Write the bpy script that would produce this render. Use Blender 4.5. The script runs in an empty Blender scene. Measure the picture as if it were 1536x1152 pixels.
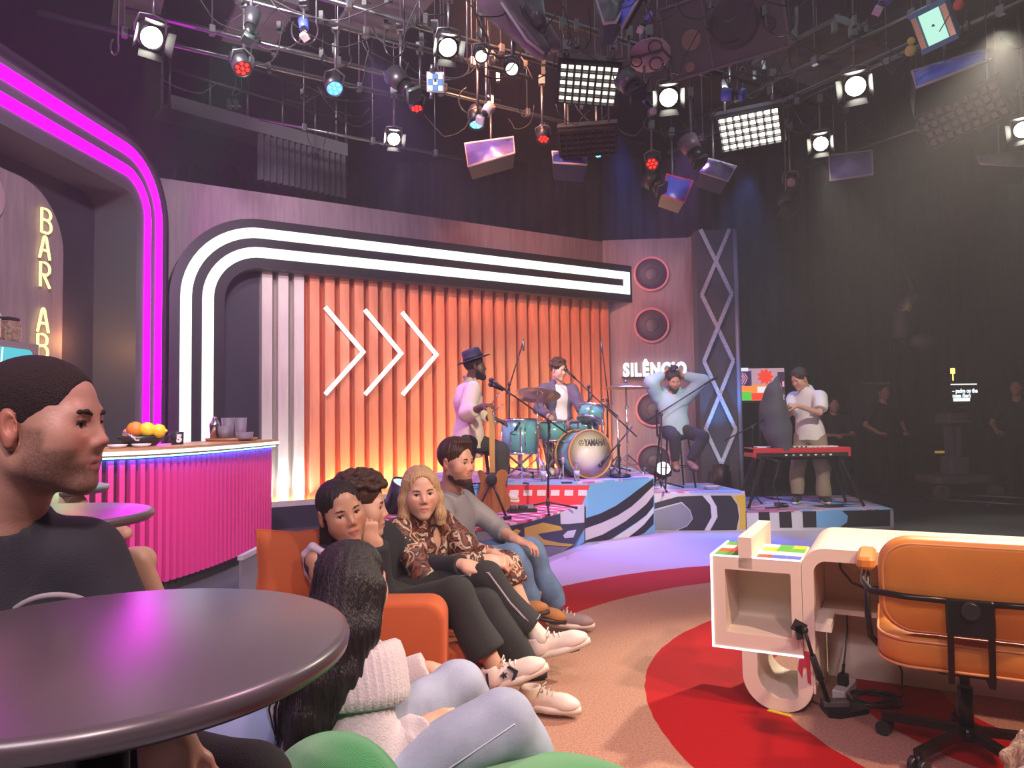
import bpy, bmesh, math, random
import numpy as np
from mathutils import Matrix, Vector
SC = bpy.context.scene
R = math.radians
random.seed(4)
# ---------------------------------------------------------------- camera (eye 1.35 m, tilted up 2.7 deg, rolled 0.8 deg)
FPX = 1100.; CAM = np.array([0,0,1.35]); _p = R(2.7); _r = R(.8)
FW = np.array([0,math.cos(_p),math.sin(_p)]); _u = np.array([0,-math.sin(_p),math.cos(_p)]); _x = np.array([1.,0,0])
RT = math.cos(_r)*_x-math.sin(_r)*_u; UP = math.cos(_r)*_u+math.sin(_r)*_x
cam = bpy.data.cameras.new('camera'); cam.sensor_width = 36; cam.lens = FPX/1536*36; cam.clip_start = .05
cam_o = bpy.data.objects.new('camera', cam); SC.collection.objects.link(cam_o)
_m = np.eye(4); _m[:3,0]=RT; _m[:3,1]=UP; _m[:3,2]=-FW; _m[:3,3]=CAM
cam_o.matrix_world = Matrix(_m.tolist()); SC.camera = cam_o
# measured points of the photograph (1536 x 1152) turned into points of the room at a known depth, height or plane
def ray(x,y): return FW+RT*(x-768)/FPX-UP*(y-576)/FPX
def at(x,y,Y): d=ray(x,y); return CAM+d*(Y/d[1])
def onz(x,y,Z=0.): d=ray(x,y); return CAM+d*((Z-CAM[2])/d[2])
def onpl(x,y,P,n): d=ray(x,y); n=np.array(n,float); return CAM+d*(np.dot(np.array(P,float)-CAM,n)/np.dot(d,n))
# ---------------------------------------------------------------- world, exposure
w = bpy.data.worlds.new('studio_dark'); SC.world = w; w.use_nodes = True
w.node_tree.nodes['Background'].inputs[0].default_value = (.42,.36,.5,1); w.node_tree.nodes['Background'].inputs[1].default_value = .02
# thin stage haze filling the whole studio
_hz = w.node_tree.nodes.new('ShaderNodeVolumeScatter'); _hz.inputs['Color'].default_value = (.95,.95,1,1); _hz.inputs['Density'].default_value = .0075; _hz.inputs['Anisotropy'].default_value = .2
w.node_tree.links.new(_hz.outputs[0], w.node_tree.nodes['World Output'].inputs['Volume'])
SC.view_settings.view_transform = 'Standard'; SC.view_settings.look = 'None'; SC.view_settings.gamma = 1; SC.view_settings.exposure = 0
SC.view_settings.use_curve_mapping = False
SC.cycles.use_denoising = True; SC.cycles.max_bounces = 6; SC.cycles.diffuse_bounces = 3; SC.cycles.glossy_bounces = 3; SC.cycles.transmission_bounces = 4
SC.cycles.volume_bounces = 0; SC.cycles.sample_clamp_indirect = 4; SC.cycles.caustics_reflective = False; SC.cycles.caustics_refractive = False
# ---------------------------------------------------------------- stage lights
def lamp(kind, name, loc, aim, energy, col, size=40, blend=.35, rad=.08, sy=None):
    l = bpy.data.lights.new(name, kind); l.energy = energy; l.color = col
    if kind == 'SPOT': l.spot_size = R(size); l.spot_blend = blend; l.shadow_soft_size = rad
    elif kind == 'AREA':
        l.shape = 'RECTANGLE'; l.size = size; l.size_y = sy or size
    else: l.shadow_soft_size = rad
    o = bpy.data.objects.new(name, l); SC.collection.objects.link(o); o.location = loc
    o.rotation_euler = (Vector(aim)-Vector(loc)).to_track_quat('-Z','Y').to_euler(); return o
WARM=(1,.86,.66); PINK=(1,.62,.66); VIO=(.62,.35,1); BLUE=(.16,.3,1)
lamp('SPOT','key_spot_desk', (4.4,6.4,4.7), (2.0,3.1,.4), 2000, WARM, 44, .5, .10)
lamp('SPOT','key_spot_front', (3.2,.2,4.9), (2.0,3.5,.4), 1000, (1,.66,.48), 62, .6, .12)
lamp('SPOT','audience_spot_right', (3.4,2.2,4.6), (-.3,3.6,.8), 680, (1,.78,.64), 46, .6, .14)
lamp('SPOT','audience_spot_left', (.6,-1.6,4.6), (-.6,2.6,.8), 520, (1,.70,.72), 52, .6, .2)
lamp('SPOT','pink_spot_left', (1.2,2.2,4.6), (-.9,1.3,1.1), 260, (1,.5,.66), 36, .6, .15)
lamp('SPOT','band_spot_front', (2.9,-.6,4.3), (.7,8.5,1.3), 3600, WARM, 21, .6, .12)
lamp('SPOT','band_spot_right', (3.2,3.6,5.0), (2.8,9.2,1.2), 1300, (1,.9,.78), 32, .6, .12)
lamp('SPOT','violet_spot_stage', (-1.4,7.0,5.0), (.3,8.4,.8), 900, VIO, 56, .6, .1)
lamp('SPOT','blue_spot_stage', (3.6,10.8,5.0), (2.3,8.9,.5), 500, BLUE, 50, .6, .1)
lamp('SPOT','violet_spot_floor', (2.4,9.2,5.1), (1.0,7.5,0), 1050, (.60,.22,1), 34, .6, .1)
lamp('SPOT','blue_spot_floor', (1.4,9.4,5.1), (1.8,8.0,0), 1500, (.06,.16,1), 30, .6, .1)
lamp('SPOT','violet_spot_bar', (-1.0,2.2,5.0), (-3.9,6.6,2.6), 1400, (.95,.76,.92), 66, .6, .2)
lamp('SPOT','pink_fill_bar', (-.2,3.6,4.8), (-2.8,6.6,.6), 520, (1,.66,.74), 36, .5, .15)  # added fill to brighten the pink bar front
lamp('SPOT','violet_spot_wall', (-2.2,4.4,5.4), (-.6,10.4,3.9), 1300, (1,.82,.92), 70, .7, .2)
lamp('SPOT','violet_spot_speakers', (2.6,7.2,5.2), (2.4,12.2,2.4), 560, (.90,.86,1), 44, .6, .2)
lamp('SPOT','orange_spot_wall', (-.3,6.9,5.95), (.9,11.2,2.0), 1700, (1,.34,.19), 62, .7, .2)
lamp('SPOT','white_beam_centre', (-1.15,8.5,4.5), (-2.6,7.6,0), 260, (1,.97,.84), 22, .5, .06)
lamp('SPOT','white_beam_left', (-3.0,6.1,4.6), (-3.4,6.6,0), 260, (1,.94,.78), 30, .5, .06)
lamp('SPOT','white_beam_right', (3.75,8.8,4.5), (4.6,7.6,0), 420, (1,1,.80), 44, .8, .06)
lamp('SPOT','white_beam_far_right', (6.3,9.0,4.5), (6.2,8.2,0), 260, (1,1,.82), 46, .8, .06)
lamp('SPOT','blue_tower_uplight', (3.12,10.95,.62), (3.2,11.2,3.4), 240, (.10,.36,1), 58, .6, .05)
lamp('SPOT','green_fill_table', (-1.2,4.6,4.9), (-2.05,3.2,1.08), 2600, (.10,1,.5), 9, .5, .05)  # added spot standing in for a green glow mirrored in the tabletop
lamp('POINT','bar_recess_glow', (-4.42,7.55,2.2), (0,0,0), 9, (1,.46,.16), rad=.12)
lamp('POINT','bar_recess_glow_top', (-4.42,6.2,4.05), (0,0,0), 7, (1,.46,.16), rad=.10)
lamp('AREA','slat_wash_white', (-2.86,9.42,.36), (-2.98,9.62,2.4), 14, (.95,1,.97), .5, sy=.05)
lamp('AREA','slat_wash_left', (-1.40,10.28,.36), (-1.52,10.48,2.2), 60, (1,.54,.22), 2.4, sy=.05)
lamp('AREA','slat_wash_right', (.62,11.52,.36), (.50,11.72,2.2), 60, (1,.52,.20), 2.4, sy=.05)
for _o in ('slat_wash_white','slat_wash_left','slat_wash_right'):
    _l=bpy.data.objects[_o]; _d=Vector((-.523,.852,0))*.10+Vector((0,0,1)); _d.normalize(); _q=Vector((.852,.523,0)); _z=-_d; _yv=_z.cross(_q); _l.matrix_world=Matrix(((_q.x,_yv.x,_z.x,_l.location.x),(_q.y,_yv.y,_z.y,_l.location.y),(_q.z,_yv.z,_z.z,_l.location.z),(0,0,0,1))); _l.data.spread=R(120)
lamp('AREA','fill_area_audience', (-1.2,-1.8,4.9), (-.2,3.2,.8), 130, (.95,.74,.86), 1.6, sy=1.6)  # added fill light out of view, softens the audience side
lamp('AREA','fill_area_grid', (1.5,6.0,6.3), (1.5,6.0,0), 70, (.78,.74,.88), 7, sy=7)  # added wide overhead fill, not a fixture of the grid
# ---------------------------------------------------------------- mesh tools
def link(o):
    SC.collection.objects.link(o); return o
def wmat(o):
    m = o.matrix_basis.copy()
    while o.parent:
        o = o.parent; m = o.matrix_basis @ m
    return m
def setp(o, label=None, cat=None, group=None, kind=None):
    if label: o['label'] = label
    if cat: o['category'] = cat
    if group: o['group'] = group
    if kind: o['kind'] = kind
    return o
def thing(name, label, cat, loc=(0,0,0), rz=0., group=None):
    o = bpy.data.objects.new(name, None); o.empty_display_size = .1
    o.location = loc; o.rotation_euler = (0,0,rz); link(o)
    return setp(o, label, cat, group)
def mesh_obj(name, verts, faces, mat, parent=None, smooth=False, mats=None, fm=None):
    me = bpy.data.meshes.new(name)
    V_ = np.asarray(verts, dtype=float).reshape(-1,3)
    if parent is not None:
        W = np.array(wmat(parent).inverted())
        V_ = V_ @ W[:3,:3].T + W[:3,3]
    me.from_pydata(V_.tolist(), [], faces)
    for m in (mats or [mat]): me.materials.append(m)
    if fm is not None: me.polygons.foreach_set('material_index', fm)
    if smooth is True: me.polygons.foreach_set('use_smooth', [True]*len(me.polygons))
    elif smooth: me.polygons.foreach_set('use_smooth', smooth)
    me.update()
    o = bpy.data.objects.new(name, me); link(o)
    if parent is not None: o.parent = parent
    return o
def frame(o, x, z=None, y=None):
    """4x4 frame with origin o, x axis x, up about z"""
    x = np.array(x, float); x /= np.linalg.norm(x)
    z = np.array(z if z is not None else (0,0,1), float)
    y = np.cross(z, x); y /= np.linalg.norm(y); z = np.cross(x, y)
    M = np.eye(4); M[:3,0]=x; M[:3,1]=y; M[:3,2]=z; M[:3,3]=o
    return M
def rotz(a, o=(0,0,0)):
    M = np.eye(4); c, s = math.cos(a), math.sin(a)
    M[0,0]=c; M[0,1]=-s; M[1,0]=s; M[1,1]=c; M[:3,3]=o
    return M
def euler(o, yaw=0, pitch=0, roll=0, s=1.):
    """head style frame: face along +Y, yaw about Z, then pitch up about X, roll about Y (degrees)"""
    E_ = Matrix.Rotation(R(yaw),4,'Z') @ Matrix.Rotation(R(pitch),4,'X') @ Matrix.Rotation(R(roll),4,'Y')
    M = np.array(E_); M[:3,:3] *= s; M[:3,3] = o
    return M
def tp(M, p):
    p = np.asarray(p, float); return p @ M[:3,:3].T + M[:3,3]

class MB:
    def __init__(s, M=None):
        s.M = np.eye(4) if M is None else M; s.v=[]; s.f=[]; s.sm=[]
    def add(s, vs, fs, smooth=False):
        n = len(s.v); s.v += tp(s.M, vs).tolist()
        s.f += [tuple(i+n for i in f) for f in fs]; s.sm += [smooth]*len(fs); return s
    def box(s, lo, hi, bev=0.):
        (x0,y0,z0),(x1,y1,z1) = lo, hi
        if bev > 0:
            out = rrect(x0,y0,x1,y1,bev*1.0,2) if bev else None
            b = bev*.6
            ins = rrect(x0+b,y0+b,x1-b,y1-b,max(bev-b,1e-4),2)
            n = len(out); vs=[]
            for (o_, z) in ((ins,z0),(out,z0+b),(out,z1-b),(ins,z1)): vs += [(p[0],p[1],z) for p in o_]
            fs = [tuple(range(n-1,-1,-1)), tuple(range(3*n,4*n))]
            for k in range(3):
                for i in range(n):
                    j=(i+1)%n; fs.append((k*n+i,k*n+j,(k+1)*n+j,(k+1)*n+i))
            return s.add(vs, fs)
        vs=[(x0,y0,z0),(x1,y0,z0),(x1,y1,z0),(x0,y1,z0),(x0,y0,z1),(x1,y0,z1),(x1,y1,z1),(x0,y1,z1)]
        return s.add(vs,[(3,2,1,0),(4,5,6,7),(0,1,5,4),(1,2,6,5),(2,3,7,6),(3,0,4,7)])
    def bar(s, a, b, w, t, up=(0,0,1)):
        a=np.array(a,float); b=np.array(b,float); d=b-a; L=np.linalg.norm(d)
        if abs(np.dot(d/L, up))>.98: up=(0,1,0)
        F_=frame(a,d,up); m=s.M; s.M=m@F_; s.box((0,-w/2,-t/2),(L,w/2,t/2)); s.M=m; return s
    def cyl(s, a, b, r, r2=None, n=12, caps=True):
        r2 = r if r2 is None else r2
        a=np.array(a,float); b=np.array(b,float); d=b-a
        up=(0,0,1) if abs(d[2])<.95*np.linalg.norm(d) else (0,1,0)
        F_=frame(a,d,up)[:3,:3]; vs=[]
        for c,q in ((a,r),(b,r2)):
            for i in range(n):
                t=2*math.pi*i/n; vs.append(c+F_[:,1]*q*math.cos(t)+F_[:,2]*q*math.sin(t))
        fs=[(i,(i+1)%n,n+(i+1)%n,n+i) for i in range(n)]
        s.add(vs,fs,True)
        if caps: s.f += [tuple(len(s.v)-2*n+i for i in range(n-1,-1,-1)), tuple(len(s.v)-n+i for i in range(n))]; s.sm += [False,False]
        return s
    def tube(s, pts, r, n=8, closed=False):
        P=np.array(pts,float); m=len(P); rr=np.broadcast_to(np.array(r,float),(m,))
        T=np.zeros_like(P)
        for i in range(m):
            a=P[(i-1)%m] if (closed or i>0) else P[i]; b=P[(i+1)%m] if (closed or i<m-1) else P[i]
            T[i]=(b-a)/(np.linalg.norm(b-a)+1e-12)
        nrm=np.cross(T[0],(0,0,1) if abs(T[0][2])<.9 else (1,0,0)); nrm/=np.linalg.norm(nrm); vs=[]
        for i in range(m):
            nrm=nrm-T[i]*np.dot(nrm,T[i]); nrm/=np.linalg.norm(nrm)+1e-12; bi=np.cross(T[i],nrm)
            for k in range(n):
                t=2*math.pi*k/n; vs.append(P[i]+rr[i]*(nrm*math.cos(t)+bi*math.sin(t)))
        fs=[]
        for i in range(m if closed else m-1):
            j=(i+1)%m
            for k in range(n): l=(k+1)%n; fs.append((i*n+k,i*n+l,j*n+l,j*n+k))
        if not closed: fs += [tuple(range(n-1,-1,-1)), tuple((m-1)*n+k for k in range(n))]
        return s.add(vs,fs,True)
    def lathe(s, prof, n=24, axis='z'):
        vs=[]; m=len(prof)
        for (r,z) in prof:
            for i in range(n):
                t=2*math.pi*i/n; vs.append((r*math.cos(t),r*math.sin(t),z))
        fs=[]
        for k in range(m-1):
            for i in range(n): j=(i+1)%n; fs.append((k*n+i,k*n+j,(k+1)*n+j,(k+1)*n+i))
        if prof[0][0]>1e-6: fs.append(tuple(range(n-1,-1,-1)))
        if prof[-1][0]>1e-6: fs.append(tuple((m-1)*n+i for i in range(n)))
        return s.add(vs,fs,True)
    def prism(s, out, z0, z1, smooth=False):
        """outline (x,y) extruded along local z"""
        n=len(out); vs=[(p[0],p[1],z0) for p in out]+[(p[0],p[1],z1) for p in out]
        s.add(vs,[tuple(range(n-1,-1,-1)),tuple(range(n,2*n))]); s.f+= [tuple(len(s.v)-2*n+q for q in (i,(i+1)%n,n+(i+1)%n,n+i)) for i in range(n)]; s.sm += [smooth]*n
        return s
    def band(s, A, B, z0, z1, closed=False):
        """solid between two polylines A and B (same length), extruded z0..z1"""
        n=len(A); vs=[]
        for z in (z0,z1): vs += [(p[0],p[1],z) for p in A]+[(p[0],p[1],z) for p in B]
        fs=[]
        for i in range(n if closed else n-1):
            j=(i+1)%n
            fs += [(i,j,n+j,n+i)[::-1],(2*n+i,2*n+j,3*n+j,3*n+i),(i,j,2*n+j,2*n+i),(n+j,n+i,3*n+i,3*n+j)]
        if not closed: fs += [(0,n,3*n,2*n),(n-1,2*n-1,4*n-1,3*n-1)[::-1]]
        return s.add(vs,fs)
    def sphere(s, c, r, n=12, m=8):
        c=np.array(c,float); r=np.broadcast_to(np.array(r,float),(3,)); vs=[]; fs=[]
        for k in range(1,m):
            p=math.pi*k/m
            for i in range(n): t=2*math.pi*i/n; vs.append(c+r*np.array((math.sin(p)*math.cos(t),math.sin(p)*math.sin(t),math.cos(p))))
        vs += [c+r*np.array((0,0,1)), c-r*np.array((0,0,1))]
        for k in range(m-2):
            for i in range(n): j=(i+1)%n; fs.append((k*n+i,(k+1)*n+i,(k+1)*n+j,k*n+j))
        a=len(vs)-2
        for i in range(n): j=(i+1)%n; fs += [(a,i,j),(a+1,(m-2)*n+j,(m-2)*n+i)]
        return s.add(vs,fs,True)
    def build(s, name, mat, parent=None, smooth=None):
        return mesh_obj(name, s.v, s.f, mat, parent, s.sm if smooth is None else smooth)
def rrect(x0,y0,x1,y1,r,n=4):
    out=[]
    for (cx,cy,a0) in ((x1-r,y0+r,-90),(x1-r,y1-r,0),(x0+r,y1-r,90),(x0+r,y0+r,180)):
        for i in range(n+1): t=R(a0+90*i/n); out.append((cx+r*math.cos(t),cy+r*math.sin(t)))
    return out
def copy_tree(o, parent=None):
    c=o.copy(); link(c)
    if parent is not None: c.parent=parent
    for ch in list(o.children): copy_tree(ch,c)
    return c

# ---------------------------------------------------------------- implicit surfaces for bodies, hair and cloth
class SF:
    def __init__(s, M=None): s.p=[]; s.M=np.eye(4) if M is None else M
    def _w(s,p): return tp(s.M,p)
    def _s(s): return np.linalg.norm(s.M[:3,0])
    def cone(s,a,b,ra,rb=None,k=.02,op='u',cut=False,flat=None):
        a=s._w(a); b=s._w(b); q=s._s(); ra=ra*q; rb=ra if rb is None else rb*q
        d=b-a; L2=max(float(d@d),1e-9); L=math.sqrt(L2); u=d/L
        if flat is not None: fx=np.array(flat[0],float)@s.M[:3,:3].T/q; fx/=np.linalg.norm(fx); fs=flat[1]-1.
        def f(P):
            W=P-a; t=np.clip(W@d/L2,0,1); W=W-t[:,None]*d
            if flat is not None: W=W+(W@fx)[:,None]*fx*fs
            v=np.sqrt(np.einsum('ij,ij->i',W,W))-(ra+(rb-ra)*t)
            if cut: v=np.maximum(v,(P-b)@u)
            if cut==2: v=np.maximum(v,(a-P)@u)
            return v
        m=max(ra,rb); s.p.append((f,op,k*q,np.minimum(a,b)-m,np.maximum(a,b)+m)); return s
    def ell(s,c,r,rot=None,k=.02,op='u'):
        q=s._s(); c=s._w(c); r=np.broadcast_to(np.array(r,float),(3,))*q
        A=s.M[:3,:3]/q
        if rot is not None: A=A@np.array(Matrix.Rotation(R(rot[2]),3,'Z')@Matrix.Rotation(R(rot[1]),3,'Y')@Matrix.Rotation(R(rot[0]),3,'X'))
        def f(P):
            W=(P-c)@A; x=W/r; k0=np.sqrt(np.einsum('ij,ij->i',x,x)); y=x/r; k1=np.sqrt(np.einsum('ij,ij->i',y,y))+1e-9
            return k0*(k0-1)/k1
        m=float(r.max()); s.p.append((f,op,k*q,c-m,c+m)); return s
    def box(s,c,h,rd=.005,rot=None,k=.01,op='u'):
        q=s._s(); c=s._w(c); h=np.array(h,float)*q-rd*q; A=s.M[:3,:3]/q
        if rot is not None: A=A@np.array(Matrix.Rotation(R(rot[2]),3,'Z')@Matrix.Rotation(R(rot[1]),3,'Y')@Matrix.Rotation(R(rot[0]),3,'X'))
        def f(P):
            W=np.abs((P-c)@A)-h
            return np.sqrt((np.maximum(W,0)**2).sum(1))+np.minimum(W.max(1),0)-rd*q
        m=float(np.linalg.norm(h)+rd*q); s.p.append((f,op,k*q,c-m,c+m)); return s
    def path(s,pts,rs,k=.01,op='u'):
        for i in range(len(pts)-1): s.cone(pts[i],pts[i+1],rs[i],rs[i+1],k=k,op=op)
        return s
    def val(s,P,sub=None):
        D=np.full(len(P),9.)
        for (f,op,k,_,_) in (sub or s.p):
            D=_comb(D,f(P),op,k)
        return D
    def mesh(s, h, disp=None, lo=None, hi=None, pad=.02):
        U=[p for p in s.p if p[1]=='u']
        lo=np.min([p[3] for p in U],0)-pad if lo is None else np.array(lo); hi=np.max([p[4] for p in U],0)+pad if hi is None else np.array(hi)
        B=8; nb=np.maximum(1,np.ceil((hi-lo)/(h*B)).astype(int))
        g=np.indices(nb).reshape(3,-1).T; ctr=lo+(g*B+(B-1)/2.)*h
        Rb=B*h*.87; D0=np.full(len(g),9.); near=[]
        for (f,op,k,_,_) in s.p:
            d=f(ctr); near.append(d<Rb*1.35+k+.012); D0=_comb(D0,d,op,k)
        act=np.abs(D0)<Rb*1.9+.02
        fine=np.indices((B,B,B)).reshape(3,-1).T*h-0.
        ia=np.where(act)[0]; base=lo+g[ia]*B*h
        P=(base[:,None,:]+fine[None]).reshape(-1,3); D=np.full(len(P),9.); nf=len(fine)
        for (f,op,k,_,_),nr in zip(s.p,near):
            m=np.repeat(nr[ia],nf)
            if m.any(): D[m]=_comb(D[m],f(P[m]),op,k)
        if disp is not None:
            m=np.abs(D)<.06
            D[m]+=disp(P[m])
        G=np.empty((len(g),nf),np.float32); G[:]=D0[:,None]; G[ia]=D.reshape(len(ia),nf)
        G=G.reshape(nb[0],nb[1],nb[2],B,B,B).transpose(0,3,1,4,2,5).reshape(nb*B)
        return nets(G,lo,h)
def _comb(D,d,op,k):
    if op=='u':
        if k<=0: return np.minimum(D,d)
        e=np.maximum(k-np.abs(D-d),0)/k; return np.minimum(D,d)-e*e*k*.25
    if op=='s': d=-d
    if k<=0: return np.maximum(D,d)
    e=np.maximum(k-np.abs(D-d),0)/k; return np.maximum(D,d)+e*e*k*.25
def nets(G,lo,h):
    S=G<0; nx,ny,nz=G.shape
    c=np.zeros((nx-1,ny-1,nz-1),np.int8)
    for a in (0,1):
        for b in (0,1):
            for d in (0,1): c+=S[a:nx-1+a,b:ny-1+b,d:nz-1+d]
    ij=np.argwhere((c>0)&(c<8))
    idx=np.full(c.shape,-1,np.int64); idx[ij[:,0],ij[:,1],ij[:,2]]=np.arange(len(ij))
    acc=np.zeros((len(ij),3)); cnt=np.zeros(len(ij))
    corners=[(a,b,d) for a in (0,1) for b in (0,1) for d in (0,1)]
    vals={q:G[ij[:,0]+q[0],ij[:,1]+q[1],ij[:,2]+q[2]].astype(float) for q in corners}
    for q in corners:
        for ax in range(3):
            if q[ax]: continue
            q2=list(q); q2[ax]=1; v0=vals[q]; v1=vals[tuple(q2)]
            m=(v0<0)!=(v1<0)
            t=np.where(m,v0/np.where(m,v0-v1,1),0)
            p=np.array(q,float)[None].repeat(len(ij),0); p[:,ax]+=t
            acc[m]+=p[m]; cnt[m]+=1
    V_=lo+(ij+acc/np.maximum(cnt,1)[:,None])*h
    F_=[]
    for ax in range(3):
        o1,o2=(ax+1)%3,(ax+2)%3
        sl0=[slice(None)]*3; sl1=[slice(None)]*3; sl0[ax]=slice(0,-1); sl1[ax]=slice(1,None)
        A=S[tuple(sl0)]; Bb=S[tuple(sl1)]
        e=np.argwhere(A!=Bb)
        e=e[(e[:,o1]>0)&(e[:,o2]>0)&(e[:,o1]<G.shape[o1]-1)&(e[:,o2]<G.shape[o2]-1)]
        if not len(e): continue
        def cell(d1,d2):
            q=e.copy(); q[:,o1]-=d1; q[:,o2]-=d2; return idx[q[:,0],q[:,1],q[:,2]]
        Q=np.stack([cell(1,1),cell(0,1),cell(0,0),cell(1,0)],1)
        fl=A[e[:,0],e[:,1],e[:,2]]
        Q[~fl]=Q[~fl][:,::-1]
        F_.append(Q)
    F_=np.concatenate(F_); F_=F_[(F_>=0).all(1)]
    return V_,F_
def fobj(name, sf, h, mat, parent, disp=None, attrs=None, lo=None, hi=None, pad=.02, relax=0):
    V_,F_=sf.mesh(h,disp,lo,hi,pad)
    if relax and len(V_):
        A=np.concatenate([F_[:,[0,1]],F_[:,[1,2]],F_[:,[2,3]],F_[:,[3,0]]]); A=np.concatenate([A,A[:,::-1]])
        deg=np.bincount(A[:,0],minlength=len(V_)).clip(1)[:,None]
        for _ in range(relax):
            S_=np.stack([np.bincount(A[:,0],weights=V_[A[:,1],q],minlength=len(V_)) for q in range(3)],1)/deg
            V_=V_*.45+S_*.55
    W=np.array(wmat(parent).inverted()) if parent is not None else np.eye(4)
    L=V_@W[:3,:3].T+W[:3,3]
    me=bpy.data.meshes.new(name); n=len(F_)
    me.vertices.add(len(L)); me.vertices.foreach_set('co',L.ravel())
    me.loops.add(4*n); me.loops.foreach_set('vertex_index',F_.ravel().astype(np.int32))
    me.polygons.add(n); me.polygons.foreach_set('loop_start',np.arange(0,4*n,4,dtype=np.int32))
    me.polygons.foreach_set('use_smooth',np.ones(n,bool)); me.update(calc_edges=True); me.validate()
    me.materials.append(mat)
    for an,fn in (attrs or {}).items():
        at_=me.attributes.new(an,'FLOAT','POINT'); at_.data.foreach_set('value',np.clip(fn(V_),0,1).astype(np.float32))
    o=bpy.data.objects.new(name,me); link(o)
    if parent is not None: o.parent=parent
    return o
def wob(amp, fr, seed=0, dirs=None):
    """smooth fold displacement: a sum of sine waves"""
    rg=np.random.RandomState(seed); K=dirs if dirs is not None else rg.normal(size=(6,3)); K=np.array(K,float)
    K=K/np.linalg.norm(K,axis=1)[:,None]*fr*rg.uniform(.6,1.5,size=(len(K),1)); ph=rg.uniform(0,6.28,len(K))
    def f(P):
        W=P+.012*np.sin(P[:,[1,2,0]]*23+seed)
        return amp*np.sin(W@K.T+ph).mean(1)*2
    return f
# ---------------------------------------------------------------- materials
MAT={}
def nodes(name):
    m=bpy.data.materials.new(name); m.use_nodes=True; nt=m.node_tree; return m,nt,nt.nodes['Principled BSDF']
def lk(nt,a,b): nt.links.new(a,b)
def mat(name, col, rough=.5, metal=0., var=0., vs=8., bump=0., bs=60., stretch=None, coat=0., sheen=0., emit=None, es=0., trans=0., alpha=1., spec=None, col2=None, sub=0.):
    m,nt,b=nodes(name)
    b.inputs['Base Color'].default_value=(*col,1); b.inputs['Roughness'].default_value=rough; b.inputs['Metallic'].default_value=metal
    if spec is not None: b.inputs['Specular IOR Level'].default_value=spec
    b.inputs['Coat Weight'].default_value=coat; b.inputs['Coat Roughness'].default_value=max(.05,rough*.9); b.inputs['Sheen Weight'].default_value=sheen
    b.inputs['Transmission Weight'].default_value=trans
    if sub: b.inputs['Subsurface Weight'].default_value=sub; b.inputs['Subsurface Radius'].default_value=(.01,.004,.002)
    if emit: b.inputs['Emission Color'].default_value=(*emit,1); b.inputs['Emission Strength'].default_value=es
    if var or bump or col2:
        tc=nt.nodes.new('ShaderNodeTexCoord'); mp=nt.nodes.new('ShaderNodeMapping'); lk(nt,tc.outputs['Object'],mp.inputs[0])
        if stretch: mp.inputs['Scale'].default_value=stretch
        if var or col2:
            n=nt.nodes.new('ShaderNodeTexNoise'); n.inputs['Scale'].default_value=vs; n.inputs['Detail'].default_value=4; lk(nt,mp.outputs[0],n.inputs['Vector'])
            r=nt.nodes.new('ShaderNodeValToRGB'); c2=col2 or tuple(max(0,c*(1-var)) for c in col); c1=col if col2 else tuple(min(1,c*(1+var)) for c in col)
            r.color_ramp.elements[0].color=(*c2,1); r.color_ramp.elements[1].color=(*c1,1); r.color_ramp.elements[0].position=.35; r.color_ramp.elements[1].position=.65
            lk(nt,n.outputs['Fac'],r.inputs[0]); lk(nt,r.outputs[0],b.inputs['Base Color'])
        if bump:
            n2=nt.nodes.new('ShaderNodeTexNoise'); n2.inputs['Scale'].default_value=bs; n2.inputs['Detail'].default_value=3; lk(nt,mp.outputs[0],n2.inputs['Vector'])
            bp=nt.nodes.new('ShaderNodeBump'); bp.inputs['Strength'].default_value=bump; bp.inputs['Distance'].default_value=.01; lk(nt,n2.outputs['Fac'],bp.inputs['Height']); lk(nt,bp.outputs[0],b.inputs['Normal'])
    MAT[name]=m; return m
def emis(name,col,s):
    m=bpy.data.materials.new(name); m.use_nodes=True; nt=m.node_tree; nt.nodes.remove(nt.nodes['Principled BSDF'])
    e=nt.nodes.new('ShaderNodeEmission'); e.inputs[0].default_value=(*col,1); e.inputs[1].default_value=s; lk(nt,e.outputs[0],nt.nodes['Material Output'].inputs[0]); MAT[name]=m; return m
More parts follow.
